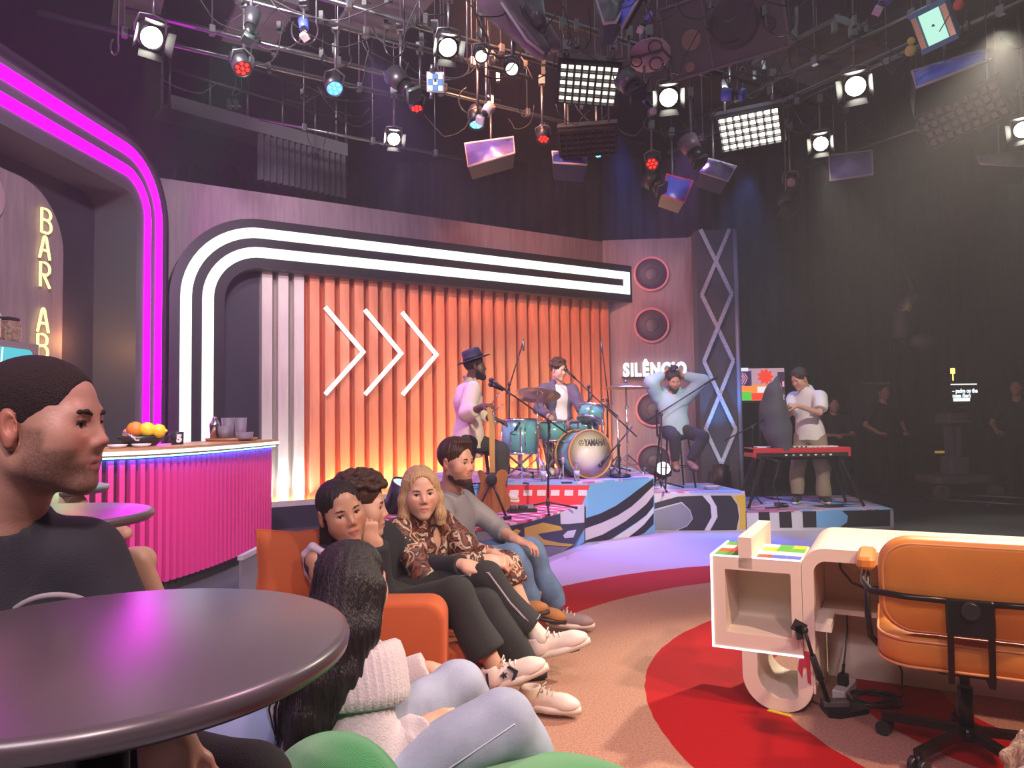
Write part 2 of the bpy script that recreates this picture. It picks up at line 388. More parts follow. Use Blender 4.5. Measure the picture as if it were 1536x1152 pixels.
def skin(name,col,lip,beard=(.03,.02,.015),rough=.45):
    """attributes lip, flush and beard tint the skin"""
    m,nt,b=nodes(name); b.inputs['Roughness'].default_value=rough; b.inputs['Subsurface Weight'].default_value=.0
    cur=None
    def mix(prev,fac,c):
        x=nt.nodes.new('ShaderNodeMix'); x.data_type='RGBA'
        if prev is None: x.inputs['A'].default_value=(*col,1)
        else: lk(nt,prev,x.inputs['A'])
        x.inputs['B'].default_value=(*c,1); lk(nt,fac,x.inputs['Factor']); return x.outputs['Result']
    tc=nt.nodes.new('ShaderNodeTexCoord')
    for an,c in (('flush',(col[0]*.92,col[1]*.62,col[2]*.55)),('lip',lip),('beard',beard)):
        a=nt.nodes.new('ShaderNodeAttribute'); a.attribute_name=an
        if an=='beard':
            n=nt.nodes.new('ShaderNodeTexNoise'); n.inputs['Scale'].default_value=260; lk(nt,tc.outputs['Object'],n.inputs['Vector'])
            mm=nt.nodes.new('ShaderNodeMath'); mm.operation='MULTIPLY_ADD'; mm.inputs[1].default_value=1.2; mm.inputs[2].default_value=.25; lk(nt,n.outputs['Fac'],mm.inputs[0])
            m2=nt.nodes.new('ShaderNodeMath'); m2.operation='MULTIPLY'; lk(nt,mm.outputs[0],m2.inputs[0]); lk(nt,a.outputs['Fac'],m2.inputs[1]); cur=mix(cur,m2.outputs[0],c)
        else: cur=mix(cur,a.outputs['Fac'],c)
    lk(nt,cur,b.inputs['Base Color'])
    n=nt.nodes.new('ShaderNodeTexNoise'); n.inputs['Scale'].default_value=180; lk(nt,tc.outputs['Object'],n.inputs['Vector'])
    bp=nt.nodes.new('ShaderNodeBump'); bp.inputs['Strength'].default_value=.12; bp.inputs['Distance'].default_value=.004; lk(nt,n.outputs['Fac'],bp.inputs['Height']); lk(nt,bp.outputs[0],b.inputs['Normal'])
    MAT[name]=m; return m
def hairm(name,col,col2,rough=.4,scale=(60,60,6)):
    return mat(name,col,rough,col2=col2,vs=3.,bump=.7,bs=4.,stretch=scale,spec=.4)
# ---------------------------------------------------------------- people
def head_prims(f, M, jaw=1., nose=1., fem=0., ears=True, open_mouth=0.):
    """f: body field in world space; M: head frame (face along +Y)"""
    g=SF(M); j=jaw
    g.ell((0,-.014,.034),(.075,.097,.083),k=.0)
    g.ell((0,.026,-.03),(.061*(.6+.4*j),.060,.084),k=.025)
    for x in (-1,1):
        g.cone((x*.045*j,.0,-.062),(x*.012,.064,-.098),.021*j,.017,k=.03)
        g.ell((x*.042,.050,-.028),(.024,.024,.030),k=.045)                       # cheek
    g.cone((-.034,.069,.020),(.034,.069,.020),.0105-.003*fem,k=.022)              # brow
    g.ell((0,.074,-.1),(.019*j,.015,.017),k=.02)                              # chin
    for x in (-1,1): g.ell((x*.032,.092,.001),(.017,.018,.0125),k=.013,op='s')
    g.cone((0,.078,.010),(0,.100*1.0,-.028),.0065,.0098*nose,k=.016)              # nose
    for x in (-1,1): g.ell((x*.0115*nose,.090,-.034),(.0085,.0105,.008),k=.008)
    for x in (-1,1): g.ell((x*.006,.094,-.0415),(.0035,.005,.003),k=.003,op='s')
    g.ell((0,.077,-.062),(.028,.014,.02),k=.02)                                   # muzzle
    g.path([(-.023,.079,-.0655),(-.009,.0895,-.0605),(0,.090,-.0625),(.009,.0895,-.0605),(.023,.079,-.0655)],[.004,.0058,.0055,.0058,.004],k=.006)
    g.path([(-.021,.079,-.0675),(0,.089,-.0735),(.021,.079,-.0675)],[.004,.0068,.004],k=.006)
    g.path([(-.023,.087,-.0655),(0,.0985,-.0672),(.023,.087,-.0655)],[.0016,.0022+open_mouth,.0016],k=.003,op='s')
    for x in (-1,1):                                                            # lids
        g.path([(x*.0165,.0705,.001),(x*.026,.079,.0068),(x*.037,.0785,.0066),(x*.0475,.068,.0005)],[.003,.0036,.0036,.003],k=.005)
        g.path([(x*.0175,.0715,-.001),(x*.027,.0775,-.0068),(x*.037,.0765,-.0066),(x*.0465,.068,-.001)],[.0025,.003,.003,.0025],k=.006)
        g.ell((x*.032,.098,.0005),(.0148,.032,.0068),k=.003,op='s')
        if ears:
            g.ell((x*.079,-.014,-.006),(.0085,.019,.032),rot=(12,0,x*-18),k=.006)
            g.ell((x*.086,-.008,-.002),(.007,.010,.017),rot=(12,0,x*-18),k=.004,op='s')
            g.ell((x*.079,-.010,-.033),(.007,.008,.009),k=.006)
    f.p += g.p
def face_parts(root, M, skin, iris, brow, brow_w=1., fem=False, gaze=0., lash=True, h=None):
    s=np.linalg.norm(M[:3,0])
    for x in (-1,1):
        c=(x*.032,.0672,.0)
        e=MB(M@np.block([[np.eye(3),np.array(c)[:,None]],[np.zeros((1,3)),1]])); e.sphere((0,0,0),.0128,14,10)
        eo=e.build('eye',MAT['eye_white'],root)
        e=MB(M@np.block([[np.eye(3),np.array(c)[:,None]],[np.zeros((1,3)),1]])); e.sphere((math.sin(gaze)*.0085,.0085*math.cos(gaze)-.0002,0),.0062,12,8); e.build('iris',iris,eo)
        b=SF(M); b.path([(x*.014,.0856,.0185),(x*.028,.0850,.0232),(x*.042,.0792,.0224),(x*.051,.0700,.0165)],[.0028*brow_w,.0034*brow_w,.003*brow_w,.0015],k=.004)
        fobj('eyebrow',b,.0028*s if h is None else h,brow,root)
        if lash:
            l=MB(M); l.tube([(x*.0175,.0755,.0020),(x*.026,.0825,.0062),(x*.037,.0820,.0060),(x*.0475,.072,.0002)],[.0008,.0017,.0017,.0009],5); l.build('eyelash',MAT['lash'],root)
def lip_attr(M):
    Mi=np.linalg.inv(M)
    def fn(P):
        L=tp(Mi,P); x=L[:,0]/.0255; z=(L[:,2]+.0672-.002*np.cos(x*3))/.0115
        return np.clip((1.0-(x*x+z*z))*2.2,0,1)*(L[:,1]>.066)
    return fn
def flush_attr(M):
    Mi=np.linalg.inv(M)
    def fn(P):
        L=tp(Mi,P); a=np.exp(-(((np.abs(L[:,0])-.042)/.02)**2+((L[:,2]+.03)/.02)**2))*(L[:,1]>.03)
        n=np.exp(-((L[:,0]/.016)**2+((L[:,2]+.032)/.014)**2))*(L[:,1]>.085)
        e=(np.abs(L[:,0])>.074)*(np.abs(L[:,2])<.05)*(L[:,1]<.004)*.8
        return (a*.7+n*.7+e)*(np.abs(L).max(1)<.13)
    return fn
def beard_attr(M, top=-.022):
    """region of the lower face where a beard grows (real colour of the stubble)"""
    Mi=np.linalg.inv(M)
    def fn(P):
        L=tp(Mi,P); x=np.abs(L[:,0])
        side=np.clip((x-.052)/.012,0,1)*np.clip((.025-np.abs(L[:,1]-.022))/.012,0,1)*np.clip((.0-L[:,2])/.012,0,1)
        jawl=np.clip((-.058+.0-L[:,2]-.9*np.maximum(0,.045-x)*.0)/.012,0,1)*np.clip((L[:,1]+.01)/.02,0,1)
        chk=np.clip((x-.040)/.012,0,1)*np.clip((-.036-L[:,2])/.01,0,1)*np.clip((L[:,1]+.01)/.02,0,1)
        mous=np.exp(-((x/.03)**2)**2)*np.exp(-((L[:,2]+.052)/.007)**2)*(L[:,1]>.07)
        b=np.maximum(np.maximum(jawl,chk),np.maximum(mous*.9,side))*np.clip((L[:,2]+.135)/.015,0,1)*(x<.1)*(np.abs(L[:,1])<.13)*(L[:,2]>-.14)
        lip=((x/.024)**2+((L[:,2]+.067)/.0105)**2<1)
        return b*(1-lip)
    return fn
def hand_prims(f, w, d, n, side=1, curl=(25,30,20), thumb=35, s=1., spread=0., splay=(0,0,0,0)):
    """w wrist, d direction of the fingers, n back of the hand (away from the palm); thumb on +side"""
    d=np.array(d,float); d/=np.linalg.norm(d); n=np.array(n,float); n-=d*np.dot(n,d); n/=np.linalg.norm(n)
    x=np.cross(d,n)*side
    M=np.eye(4); M[:3,0]=x*s; M[:3,1]=d*s; M[:3,2]=n*s; M[:3,3]=w
    g=SF(M)
    g.box((0,.05,0),(.039,.045,.0135),.0125,k=.02)
    g.cone((0,-.03,0),(0,.02,0),.026,.028,k=.02,flat=((0,0,1),1.45))
    g.ell((.024,.032,-.008),(.017,.028,.015),k=.015)
    for i,(bx,L,r) in enumerate(((.030,.074,.0088),(.0105,.082,.0090),(-.0095,.076,.0086),(-.028,.060,.0076))):
        p=np.array((bx,.090-.004*abs(i-1),.0)); a=0.; sp=math.radians((1.2-i)*(3+spread)+splay[i])
        pts=[p.copy()]; rs=[r*1.05]
        for q,(fr,c) in enumerate(zip((.45,.31,.24),curl)):
            a+=math.radians(c*(1+.06*i)); v=np.array((math.sin(sp)*math.cos(a),math.cos(sp)*math.cos(a),-math.sin(a)))
            p=p+v*L*fr; pts.append(p.copy()); rs.append(r*(1-.09*(q+1)))
        g.path(pts,rs,k=.0035)
    t=math.radians(thumb); p0=np.array((.026,.022,-.006)); v1=np.array((math.sin(t),math.cos(t),-.35)); v1/=np.linalg.norm(v1)
    p1=p0+v1*.042; t2=t*.55; v2=np.array((math.sin(t2),math.cos(t2),-.45)); v2/=np.linalg.norm(v2); p2=p1+v2*.032; p3=p2+v2*.022
    g.path([p0,p1,p2,p3],[.0135,.0115,.0102,.0085],k=.008)
    f.p += g.p
def torso_axes(J):
    up=J['neck']-J['pelvis']; up=up/np.linalg.norm(up); x=J['shR']-J['shL']; x=x-up*np.dot(x,up); x/=np.linalg.norm(x)
    return x, np.cross(up,x), up
def torso_prims(f, J, e=0., w=1., belly=0., hem=None, k=.05):
    x,fw,up=torso_axes(J); c=(J['shL']+J['shR'])/2; H_=np.linalg.norm(J['neck']-J['pelvis'])
    sl=J['shL']+(c-J['shL'])*.12; sr=J['shR']+(c-J['shR'])*.12
    f.cone(sl-up*.015,sr-up*.015,.058+e,k=.0)
    f.cone(J['neck']-up*.0-fw*.005,c-up*.06,.060+e,.09+e,k=k)
    ch=c-up*.13; be=J['pelvis']+up*.13; hp=J['pelvis']+up*.02
    f.cone(ch-x*.055*w,ch+x*.055*w,.105+e,k=k,flat=(fw,1.12))
    f.cone(ch,be+fw*belly,.14*w+e,.125*w+e+belly*.5,k=k,flat=(fw,1.28))
    f.cone(be+fw*belly,hp,.125*w+e+belly*.5,.14*w+e,k=k,flat=(fw,1.2))
def arm_prims(f, J, s, r=(.048,.038,.026), k=.02):
    f.cone(J['sh'+s],J['el'+s],r[0],r[1],k=k); f.cone(J['el'+s],J['wr'+s],r[1]*1.02,r[2],k=.012)
def sleeve(f, J, s, r0=.066, r1=.054, r2=.042, cuff=1., short=0., k=.035):
    if short>0:
        b=J['sh'+s]+(J['el'+s]-J['sh'+s])*short; f.cone(J['sh'+s],b,r0,r1*1.12,k=k,cut=True)
    else:
        f.cone(J['sh'+s],J['el'+s],r0,r1,k=k); b=J['el'+s]+(J['wr'+s]-J['el'+s])*cuff; f.cone(J['el'+s],b,r1,r2,k=.02,cut=True)
def leg_prims(f, J, s, r=(.09,.062,.042), cuff=1., k=.04, hem=None):
    f.cone(J['hip'+s],J['kn'+s],r[0],r[1],k=k); b=J['kn'+s]+(J['an'+s]-J['kn'+s])*cuff
    f.cone(J['kn'+s],b,r[1],r[2] if hem is None else hem,k=.02,cut=True)
def pelvis_prims(f, J, e=0., top=.10):
    x,fw,up=torso_axes(J)
    f.cone(J['hipL']*.75+J['hipR']*.25,J['hipR']*.75+J['hipL']*.25,.115+e,k=0)
    f.cone(J['pelvis'],J['pelvis']+up*top,.128+e,.122+e,k=.04,flat=(fw,1.15),cut=True)
    f.cone(J['pelvis']-x*.04,J['pelvis']+x*.04,.12+e,k=.04)
def shoe(root, ankle, fwd, up, mat, sole_mat, s=1., lace=None, heel_mat=None, boot=False, mark=False, hs=.0042):
    """ankle joint position, toe direction and the up direction of the foot; returns the shoe part"""
    fwd=np.array(fwd,float); fwd/=np.linalg.norm(fwd); up=np.array(up,float); up-=fwd*np.dot(up,fwd); up/=np.linalg.norm(up)
    x=np.cross(fwd,up); M=np.eye(4); M[:3,0]=x*s; M[:3,1]=fwd*s; M[:3,2]=up*s; M[:3,3]=np.array(ankle)-up*.085*s
    f=SF(M)
    f.ell((0,.135,.036),(.045,.072,.036),k=0)
    f.ell((0,-.035,.048),(.035,.045,.052),k=.03)
    f.cone((0,-.015,.055),(0,.13,.040),.043,.034,k=.03,flat=((1,0,0),1.12))
    f.cone((0,-.012,.05),(0,-.018,.16 if boot else .098),.040,.043,k=.02,cut=True)
    if not boot: f.cone((0,-.016,.085),(0,-.018,.15),.030,.034,k=.004,op='s')
    f.box((0,.05,-.01),(.1,.3,.03),.001,k=.002,op='s')
    so=fobj('shoe',f,hs*s,mat,root)
    # sole outline
    out=[]
    for i in range(28):
        t=2*math.pi*i/28; yy=math.sin(t); xx=math.cos(t)
        wd=(.046 if yy>-.2 else .038); out.append((xx*wd*(1-.12*max(0,-yy))*(1 if abs(yy)<.9 else .96),.06+.152*yy))
    m=MB(M); m.prism(out,0,.028 if not boot else .02,True)
    if boot: m.box((-.034,-.09,-.035),(.034,-.02,.004),.006)
    m.build('sole',sole_mat,so)
    if lace is not None:
        m=MB(M)
        for q in range(5):
            y=.045+.021*q; z=.098-.0085*q
            m.tube([(-.026,y,z-.008),(-.012,y,z+.001),(0,y,z+.003),(.012,y,z+.001),(.026,y,z-.008)],.0032,5)
        m.tube([(0,.035,.104),(.03,.045,.110),(.045,.04,.088),(.03,.03,.092)],.0026,5); m.tube([(0,.035,.104),(-.03,.045,.112),(-.045,.04,.09)],.0026,5)
        m.build('lace',lace,so)
    if heel_mat is not None:
        m=MB(M); m.add([(-.03,-.082,.06),(.03,-.082,.06),(.03,-.076,.098),(-.03,-.076,.098)],[(0,1,2,3)]); m.box((-.026,-.087,.055),(.026,-.074,.098),.004); m.build('heel_tab',heel_mat,so)
    return so,M
def strands(name, mat, root, curves, r, n=4):
    m=MB()
    for c in curves: m.tube(c,[r*.7]+[r]*(len(c)-2)+[r*.3],n)
    o=m.build(name,mat,root); o['kind']='stuff'; return o
# ---------------------------------------------------------------- shared materials
mat('wood_mauve',(.30,.22,.245),.55,col2=(.235,.17,.20),vs=2.2,stretch=(9,9,.9),bump=.12,bs=6)
mat('black_matte',(.012,.011,.014),.6); mat('black_metal',(.014,.013,.014),.35,metal=.4); mat('black_housing',(.016,.016,.019),.4)
mat('chrome',(.75,.75,.78),.16,metal=1.); mat('steel',(.18,.19,.19),.35,metal=.8); mat('pipe_metal',(.13,.15,.14),.3,metal=.9)
mat('drape',(.024,.021,.03),.9,var=.4,vs=1.2); mat('ceiling_black',(.02,.018,.024),.9); mat('dark_floor',(.05,.045,.055),.5)
mat('white_paint',(.80,.75,.66),.4); mat('white_plain',(.8,.8,.8),.5); mat('dark_grey',(.05,.05,.055),.5); mat('rubber',(.02,.02,.02),.7)
mat('black_plastic',(.02,.02,.022),.35)
emis('led_white',(.90,1,.90),1.6); emis('led_magenta',(1,0,1),13.); emis('led_neon',(1,.96,1),1.9); emis('led_yellow',(1,.83,.30),2.2)
emis('led_warm',(1,.62,.26),26.); emis('led_cool',(.8,.95,.9),3.); emis('lamp_white',(1,.97,.82),30.); emis('lamp_soft',(1,.93,.75),2.2)
emis('lamp_red',(1,.03,.02),2.5); emis('lamp_blue',(.1,.45,1),4.); emis('lamp_cyan',(.15,.85,1),4.); emis('lamp_cell',(1,.96,.84),5.)
mat('dull_red_lens',(.35,.015,.015),.3)
def thin_glass(name,tint,a):
    m=bpy.data.materials.new(name); m.use_nodes=True; nt=m.node_tree; b=nt.nodes['Principled BSDF']; b.inputs['Base Color'].default_value=(*tint,1); b.inputs['Roughness'].default_value=.06; b.inputs['Specular IOR Level'].default_value=1.
    t=nt.nodes.new('ShaderNodeBsdfTransparent'); t.inputs[0].default_value=(.97,.98,1,1); x=nt.nodes.new('ShaderNodeMixShader'); fr=nt.nodes.new('ShaderNodeFresnel'); fr.inputs[0].default_value=1.5; ad=nt.nodes.new('ShaderNodeMath'); ad.operation='ADD'; ad.inputs[1].default_value=a; lk(nt,fr.outputs[0],ad.inputs[0]); lk(nt,ad.outputs[0],x.inputs[0]); lk(nt,t.outputs[0],x.inputs[1]); lk(nt,b.outputs[0],x.inputs[2]); lk(nt,x.outputs[0],nt.nodes['Material Output'].inputs[0]); MAT[name]=m
thin_glass('glass',(.7,.72,.75),.16)
def cloth(name,col,rough=.85,bump=.25,bs=350,**k): return mat(name,col,rough,bump=bump,bs=bs,sheen=.03,**k)
# ---------------------------------------------------------------- floor with the concentric carpet rings
def floor_mat():
    m,nt,b=nodes('studio_floor'); tc=nt.nodes.new('ShaderNodeTexCoord')
    nz=nt.nodes.new('ShaderNodeTexNoise'); nz.inputs['Scale'].default_value=5.; nz.inputs['Detail'].default_value=6; lk(nt,tc.outputs['Object'],nz.inputs['Vector'])
    s=nt.nodes.new('ShaderNodeVectorMath'); s.operation='DISTANCE'; s.inputs[1].default_value=(2.63,3.4,0); lk(nt,tc.outputs['Object'],s.inputs[0])
    ad=nt.nodes.new('ShaderNodeMath'); ad.operation='MULTIPLY_ADD'; ad.inputs[1].default_value=.03; lk(nt,nz.outputs['Fac'],ad.inputs[0]); lk(nt,s.outputs['Value'],ad.inputs[2])
    dv=nt.nodes.new('ShaderNodeMath'); dv.operation='DIVIDE'; dv.inputs[1].default_value=8.; lk(nt,ad.outputs[0],dv.inputs[0])
    sp=nt.nodes.new('ShaderNodeTexNoise'); sp.inputs['Scale'].default_value=95; sp.inputs['Detail'].default_value=5; sp.inputs['Roughness'].default_value=.8; lk(nt,tc.outputs['Object'],sp.inputs['Vector'])
    def speck(c1,c2):
        r=nt.nodes.new('ShaderNodeValToRGB'); r.color_ramp.elements[0].color=(*c1,1); r.color_ramp.elements[1].color=(*c2,1); r.color_ramp.elements[0].position=.36; r.color_ramp.elements[1].position=.62; lk(nt,sp.outputs['Fac'],r.inputs[0]); return r.outputs[0]
    beige=speck((.28,.125,.085),(.50,.285,.205)); red=speck((.33,.0025,.005),(.42,.003,.007)); pale=speck((.44,.42,.46),(.52,.50,.54)); dark=speck((.05,.048,.055),(.09,.085,.095))
    def mask(a):
        q=nt.nodes.new('ShaderNodeMath'); q.operation='GREATER_THAN'; q.inputs[1].default_value=a/8.; lk(nt,dv.outputs[0],q.inputs[0]); return q.outputs[0]
    cur=beige
    for a,c in ((.62,red),(1.05,beige),(1.42,red),(2.03,beige),(2.83,red),(3.42,pale),(5.36,dark)):
        x=nt.nodes.new('ShaderNodeMix'); x.data_type='RGBA'; lk(nt,mask(a),x.inputs['Factor']); lk(nt,cur,x.inputs['A']); lk(nt,c,x.inputs['B']); cur=x.outputs['Result']
    lk(nt,cur,b.inputs['Base Color']); b.inputs['Roughness'].default_value=.7; b.inputs['Specular IOR Level'].default_value=.2
    bp=nt.nodes.new('ShaderNodeBump'); bp.inputs['Strength'].default_value=.15; bp.inputs['Distance'].default_value=.004; lk(nt,sp.outputs['Fac'],bp.inputs['Height']); lk(nt,bp.outputs[0],b.inputs['Normal'])
    return m
def struct(o): o['kind']='structure'; return o
struct(MB().box((-8,-4,-.1),(10,17,0)).build('floor',floor_mat()))
struct(MB().box((-8,-4,6.9),(10,17,7.)).build('ceiling',MAT['ceiling_black']))
def drape_wall(name,a,b,z1,depth=.06,pitch=.32):
    a=np.array(a,float); b=np.array(b,float); L=np.linalg.norm(b-a); F_=frame((a[0],a[1],0),(b[0]-a[0],b[1]-a[1],0)); n=int(L/pitch*6)
    vs=[]; fs=[]
    for z in (0,z1):
        for i in range(n+1): x=L*i/n; vs.append((x,depth*math.sin(x*2*math.pi/pitch+.7*math.sin(x*1.7)),z))
    N_=n+1
    for i in range(n): fs.append((i,i+1,N_+i+1,N_+i))
    m=MB(F_); m.add(vs,fs,True); m.box((0,.1,0),(L,.2,z1)); return struct(m.build(name,MAT['drape']))
drape_wall('wall_back',(-8,15.6),(10,15.6),6.9); drape_wall('wall_right',(9.6,16),(9.6,-4),6.9); drape_wall('wall_left',(-7.6,-4),(-7.6,16),6.9); drape_wall('wall_front',(10,-3.6),(-8,-3.6),6.9)
# ---------------------------------------------------------------- stage wall: frame of reference along the wall
W0=at(400,760,9.4); W0[2]=0; _a=math.atan2(1,1.629); WU=np.array([math.cos(_a),math.sin(_a),0]); WN=np.array([-WU[1],WU[0],0]); MW=frame(W0,WU)
def wall_pt(x,y,off=0.):
    p=onpl(x,y,W0-WN*off,WN); q=p-(W0-WN*off); return float(q@WU),float(p[2])
m=MB(MW); m.box((-1.33,.12,0),(5.66,.22,4.355)); struct(m.build('wall_stage',MAT['wood_mauve']))
# plinth and dark recess
m=MB(MW); m.box((-.52,-.16,0),(5.66,.12,.275)); struct(m.build('trim_plinth',mat('plinth_dark',(.03,.028,.045),.5)))
m=MB(MW); m.box((-.60,.06,.0),(-.085,.12,3.5)); struct(m.build('trim_recess',MAT['plinth_dark']))
# speaker wall to the right
CR=W0+WU*5.656; PR=onz(1045,356,4.36); PU=np.array([PR[0]-CR[0],PR[1]-CR[1],0.]); PL=np.linalg.norm(PU); PU/=PL; MP=frame((CR[0],CR[1],0),PU); PN=MP[:3,1]
m=MB(MP); m.box((-.1,.0,0),(PL,.1,4.36)); m.box((PL-.14,-.05,0),(PL,.0,4.36)); struct(m.build('wall_speaker',MAT['wood_mauve']))
# ---------------------------------------------------------------- slatted backdrop
mat('slat_pale',(.66,.60,.53),.5,var=.10,vs=1.6,stretch=(6,6,1),bump=.1,bs=20); mat('slat_salmon',(.74,.27,.145),.5,var=.12,vs=1.6,stretch=(6,6,1),bump=.1,bs=20); mat('slat_back_orange',(.62,.105,.03),.5); mat('slat_back_pale',(.34,.27,.24),.5)  # wood tones with part of the white and orange wash light painted in
sb=thing('slat_backdrop','tall orange slatted backdrop of upright boards behind the band','backdrop',tuple(W0),_a)
n_s=28; pitch=(5.66+.075)/n_s
m=MB(MW); m.box((-.085,.085,.275),(.48,.115,3.42)); m.build('back_panel',MAT['slat_back_pale'],sb)
m=MB(MW); m.box((.48,.085,.275),(5.66,.115,3.42)); m.build('back_panel',MAT['slat_back_orange'],sb)
protos={}
for i in range(n_s):
    k='slat_pale' if i<3 else 'slat_salmon'; s=-.075+pitch*i
    if k not in protos:
        m=MB(MW); m.box((s,-.055,.275),(s+.128,.085,3.42)); protos[k]=(m.build('slat',MAT[k],sb),s)
    else:
        o=protos[k][0].copy(); link(o); o.parent=sb; o.location=(s-protos[k][1],0,0)
m=MB(MW); m.box((-.085,-.16,.275),(5.66,-.145,.345)); m.build('base_lip',MAT['slat_pale'],sb)
for i in range(n_s):
    s=-.075+pitch*i+.133; 
    if i==0: m=MB(MW); m.box((s,-.07,.278),(s+.066,.08,.284)); u0=m.build('light_strip',MAT['led_warm'],sb); s0=s
    else: o=u0.copy(); link(o); o.parent=sb; o.location=(s-s0,0,0)
emis('led_trough_warm',(1,.60,.22),16.); emis('led_trough_white',(.95,1,.96),12.)
m=MB(MW); m.box((-.07,-.14,.277),(.48,-.09,.287)); m.build('light_trough',MAT['led_trough_white'],sb)
m=MB(MW); m.box((.50,-.14,.277),(5.62,-.09,.287)); m.build('light_trough',MAT['led_trough_warm'],sb)
# ---------------------------------------------------------------- white light frame
def jpath(sl,sr,zt,Rr,d,n=14):
    P=[(sl+d,0.)]; c=(sl+Rr,zt-Rr); r=Rr-d
    for i in range(n+1): t=math.pi-math.pi/2*i/n; P.append((c[0]+r*math.cos(t),c[1]+r*math.sin(t)))
    P.append((sr,zt-d)); return P
FM=MW@np.array([[1,0,0,0],[0,0,-1,0],[0,1,0,0],[0,0,0,1.]])     # x along wall, y up, z towards the room
lf=thing('light_frame','long black arch with two glowing white light lines around the backdrop','light frame',tuple(W0+WU*-1.0),_a)
J_=lambda d,sr=5.998: jpath(-1.175,sr,3.905,1.05,d)
m=MB(FM); m.band(J_(0),J_(.62),-.1,.225); m.build('housing',MAT['black_housing'],lf)
m=MB(FM); m.band(J_(.118,5.90),J_(.243,5.90),.225,.25); m.build('light_strip',MAT['led_white'],lf)
m=MB(FM); m.band(J_(.362,5.90),J_(.49,5.90),.225,.25); m.build('light_strip',MAT['led_white'],lf)
m=MB(FM); m.box((5.775,3.905-.362,.225),(5.90,3.905-.243,.25)); m.build('light_strip',MAT['led_white'],lf)
# ---------------------------------------------------------------- chevrons
for k,(s0,s1) in enumerate(((.715,1.237),(1.262,1.79),(1.808,2.333))):
    t=thing('neon_chevron',('white neon chevron on the slats, leftmost of three','white neon chevron on the slats, middle of three','white neon chevron on the slats, rightmost of three')[k],'neon sign',tuple(W0+WU*s0+np.array((0,0,1.7))),_a,'three white chevrons on the slats')
    for za in (2.859,1.706):
        a=np.array((s0,za)); b=np.array((s1,2.281)); d=(b-a)/np.linalg.norm(b-a); q=np.array((-d[1],d[0]))*.026
        m=MB(FM); m.prism([a+q,a-q,b-q+d*.02,b+q+d*.02] if za<2 else [a-q,b-q+d*.02,b+q+d*.02,a+q],.135,.165); m.build('neon_tube',MAT['led_neon'],t)
        m=MB(FM); m.box((s0+.1,2.281+(za-2.281)*.81-.01,.055),(s0+.12,2.281+(za-2.281)*.81+.01,.135)); m.build('wall_bracket',MAT['steel'],t)
# ---------------------------------------------------------------- speaker roundels
mat('roundel_dark',(.06,.05,.065),.6); mat('roundel_ring',(.55,.22,.29),.45); mat('roundel_cap',(.10,.085,.10),.5)
RM=MP@np.array([[1,0,0,0],[0,0,-1,0],[0,1,0,0],[0,0,0,1.]])
for k,(x,y) in enumerate(((977,411),(977.5,488),(980,614),(981,692))):
    p=onpl(x,y,CR,PN); q=p-CR; sx=float(q@PU)
    t=thing('speaker_roundel','round grey speaker disc with pink rim, '+('topmost on the panel','second from the top of the panel','third from the top, below the lit word','lowest, near the floor behind the stool')[k],'wall disc',(p[0],p[1],p[2]),math.atan2(PU[1],PU[0]),'speaker discs on the mauve panel')
    M_=RM.copy(); M_[:3,3]=tp(RM,(sx,p[2],0))
    MB(M_).lathe([(.27,0),(.27,.015),(.10,.03),(0,.03)],40).build('cone',MAT['roundel_dark'],t)
    MB(M_).lathe([(.262,.0),(.262,.045),(.30,.045),(.30,.0)],40).build('rim',MAT['roundel_ring'],t)
    MB(M_).lathe([(.115,.028),(.10,.045),(.05,.062),(0,.066)],32).build('dust_cap',MAT['roundel_cap'],t)
# ---------------------------------------------------------------- lettering
def text_mesh(name,txt,M,size,mat_,parent,off=0.,ext=.01,sx=1.,align='LEFT'):
    c=bpy.data.curves.new(name,'FONT'); c.body=txt; c.size=size; c.offset=off; c.extrude=ext; c.align_x=align; c.resolution_u=3
    o=bpy.data.objects.new(name,c); link(o); dg=bpy.context.evaluated_depsgraph_get(); me=bpy.data.meshes.new_from_object(o.evaluated_get(dg))
    v=np.empty(len(me.vertices)*3); me.vertices.foreach_get('co',v); v=v.reshape(-1,3); v[:,0]*=sx; fs=[tuple(p.vertices) for p in me.polygons]
    bpy.data.objects.remove(o); bpy.data.curves.remove(c); bpy.data.meshes.remove(me)
    return mesh_obj(name,tp(M,v),fs,mat_,parent), float(v[:,0].max())
p0=onpl(935,564,CR-PN*.1,PN)
t=thing('silence_sign','glowing white word SILÊNCIO on the mauve speaker panel','sign',tuple(p0),math.atan2(PU[1],PU[0]))
sx=float((p0-CR)@PU); x=sx; zz=p0[2]
emis('sign_white',(1,1,1),1.8)
for ch in 'SILÊNCIO':
    M_=RM.copy(); M_[:3,3]=tp(RM,(x,zz,.1)); o,wd=text_mesh('letter',ch,M_,.30,MAT['sign_white'],t,.014,.02,.72); x+=wd+.018
m=MB(RM); m.box((sx-.02,zz-.03,.0),(x,zz-.015,.09)); m.build('mounting_rail',MAT['black_matte'],t)
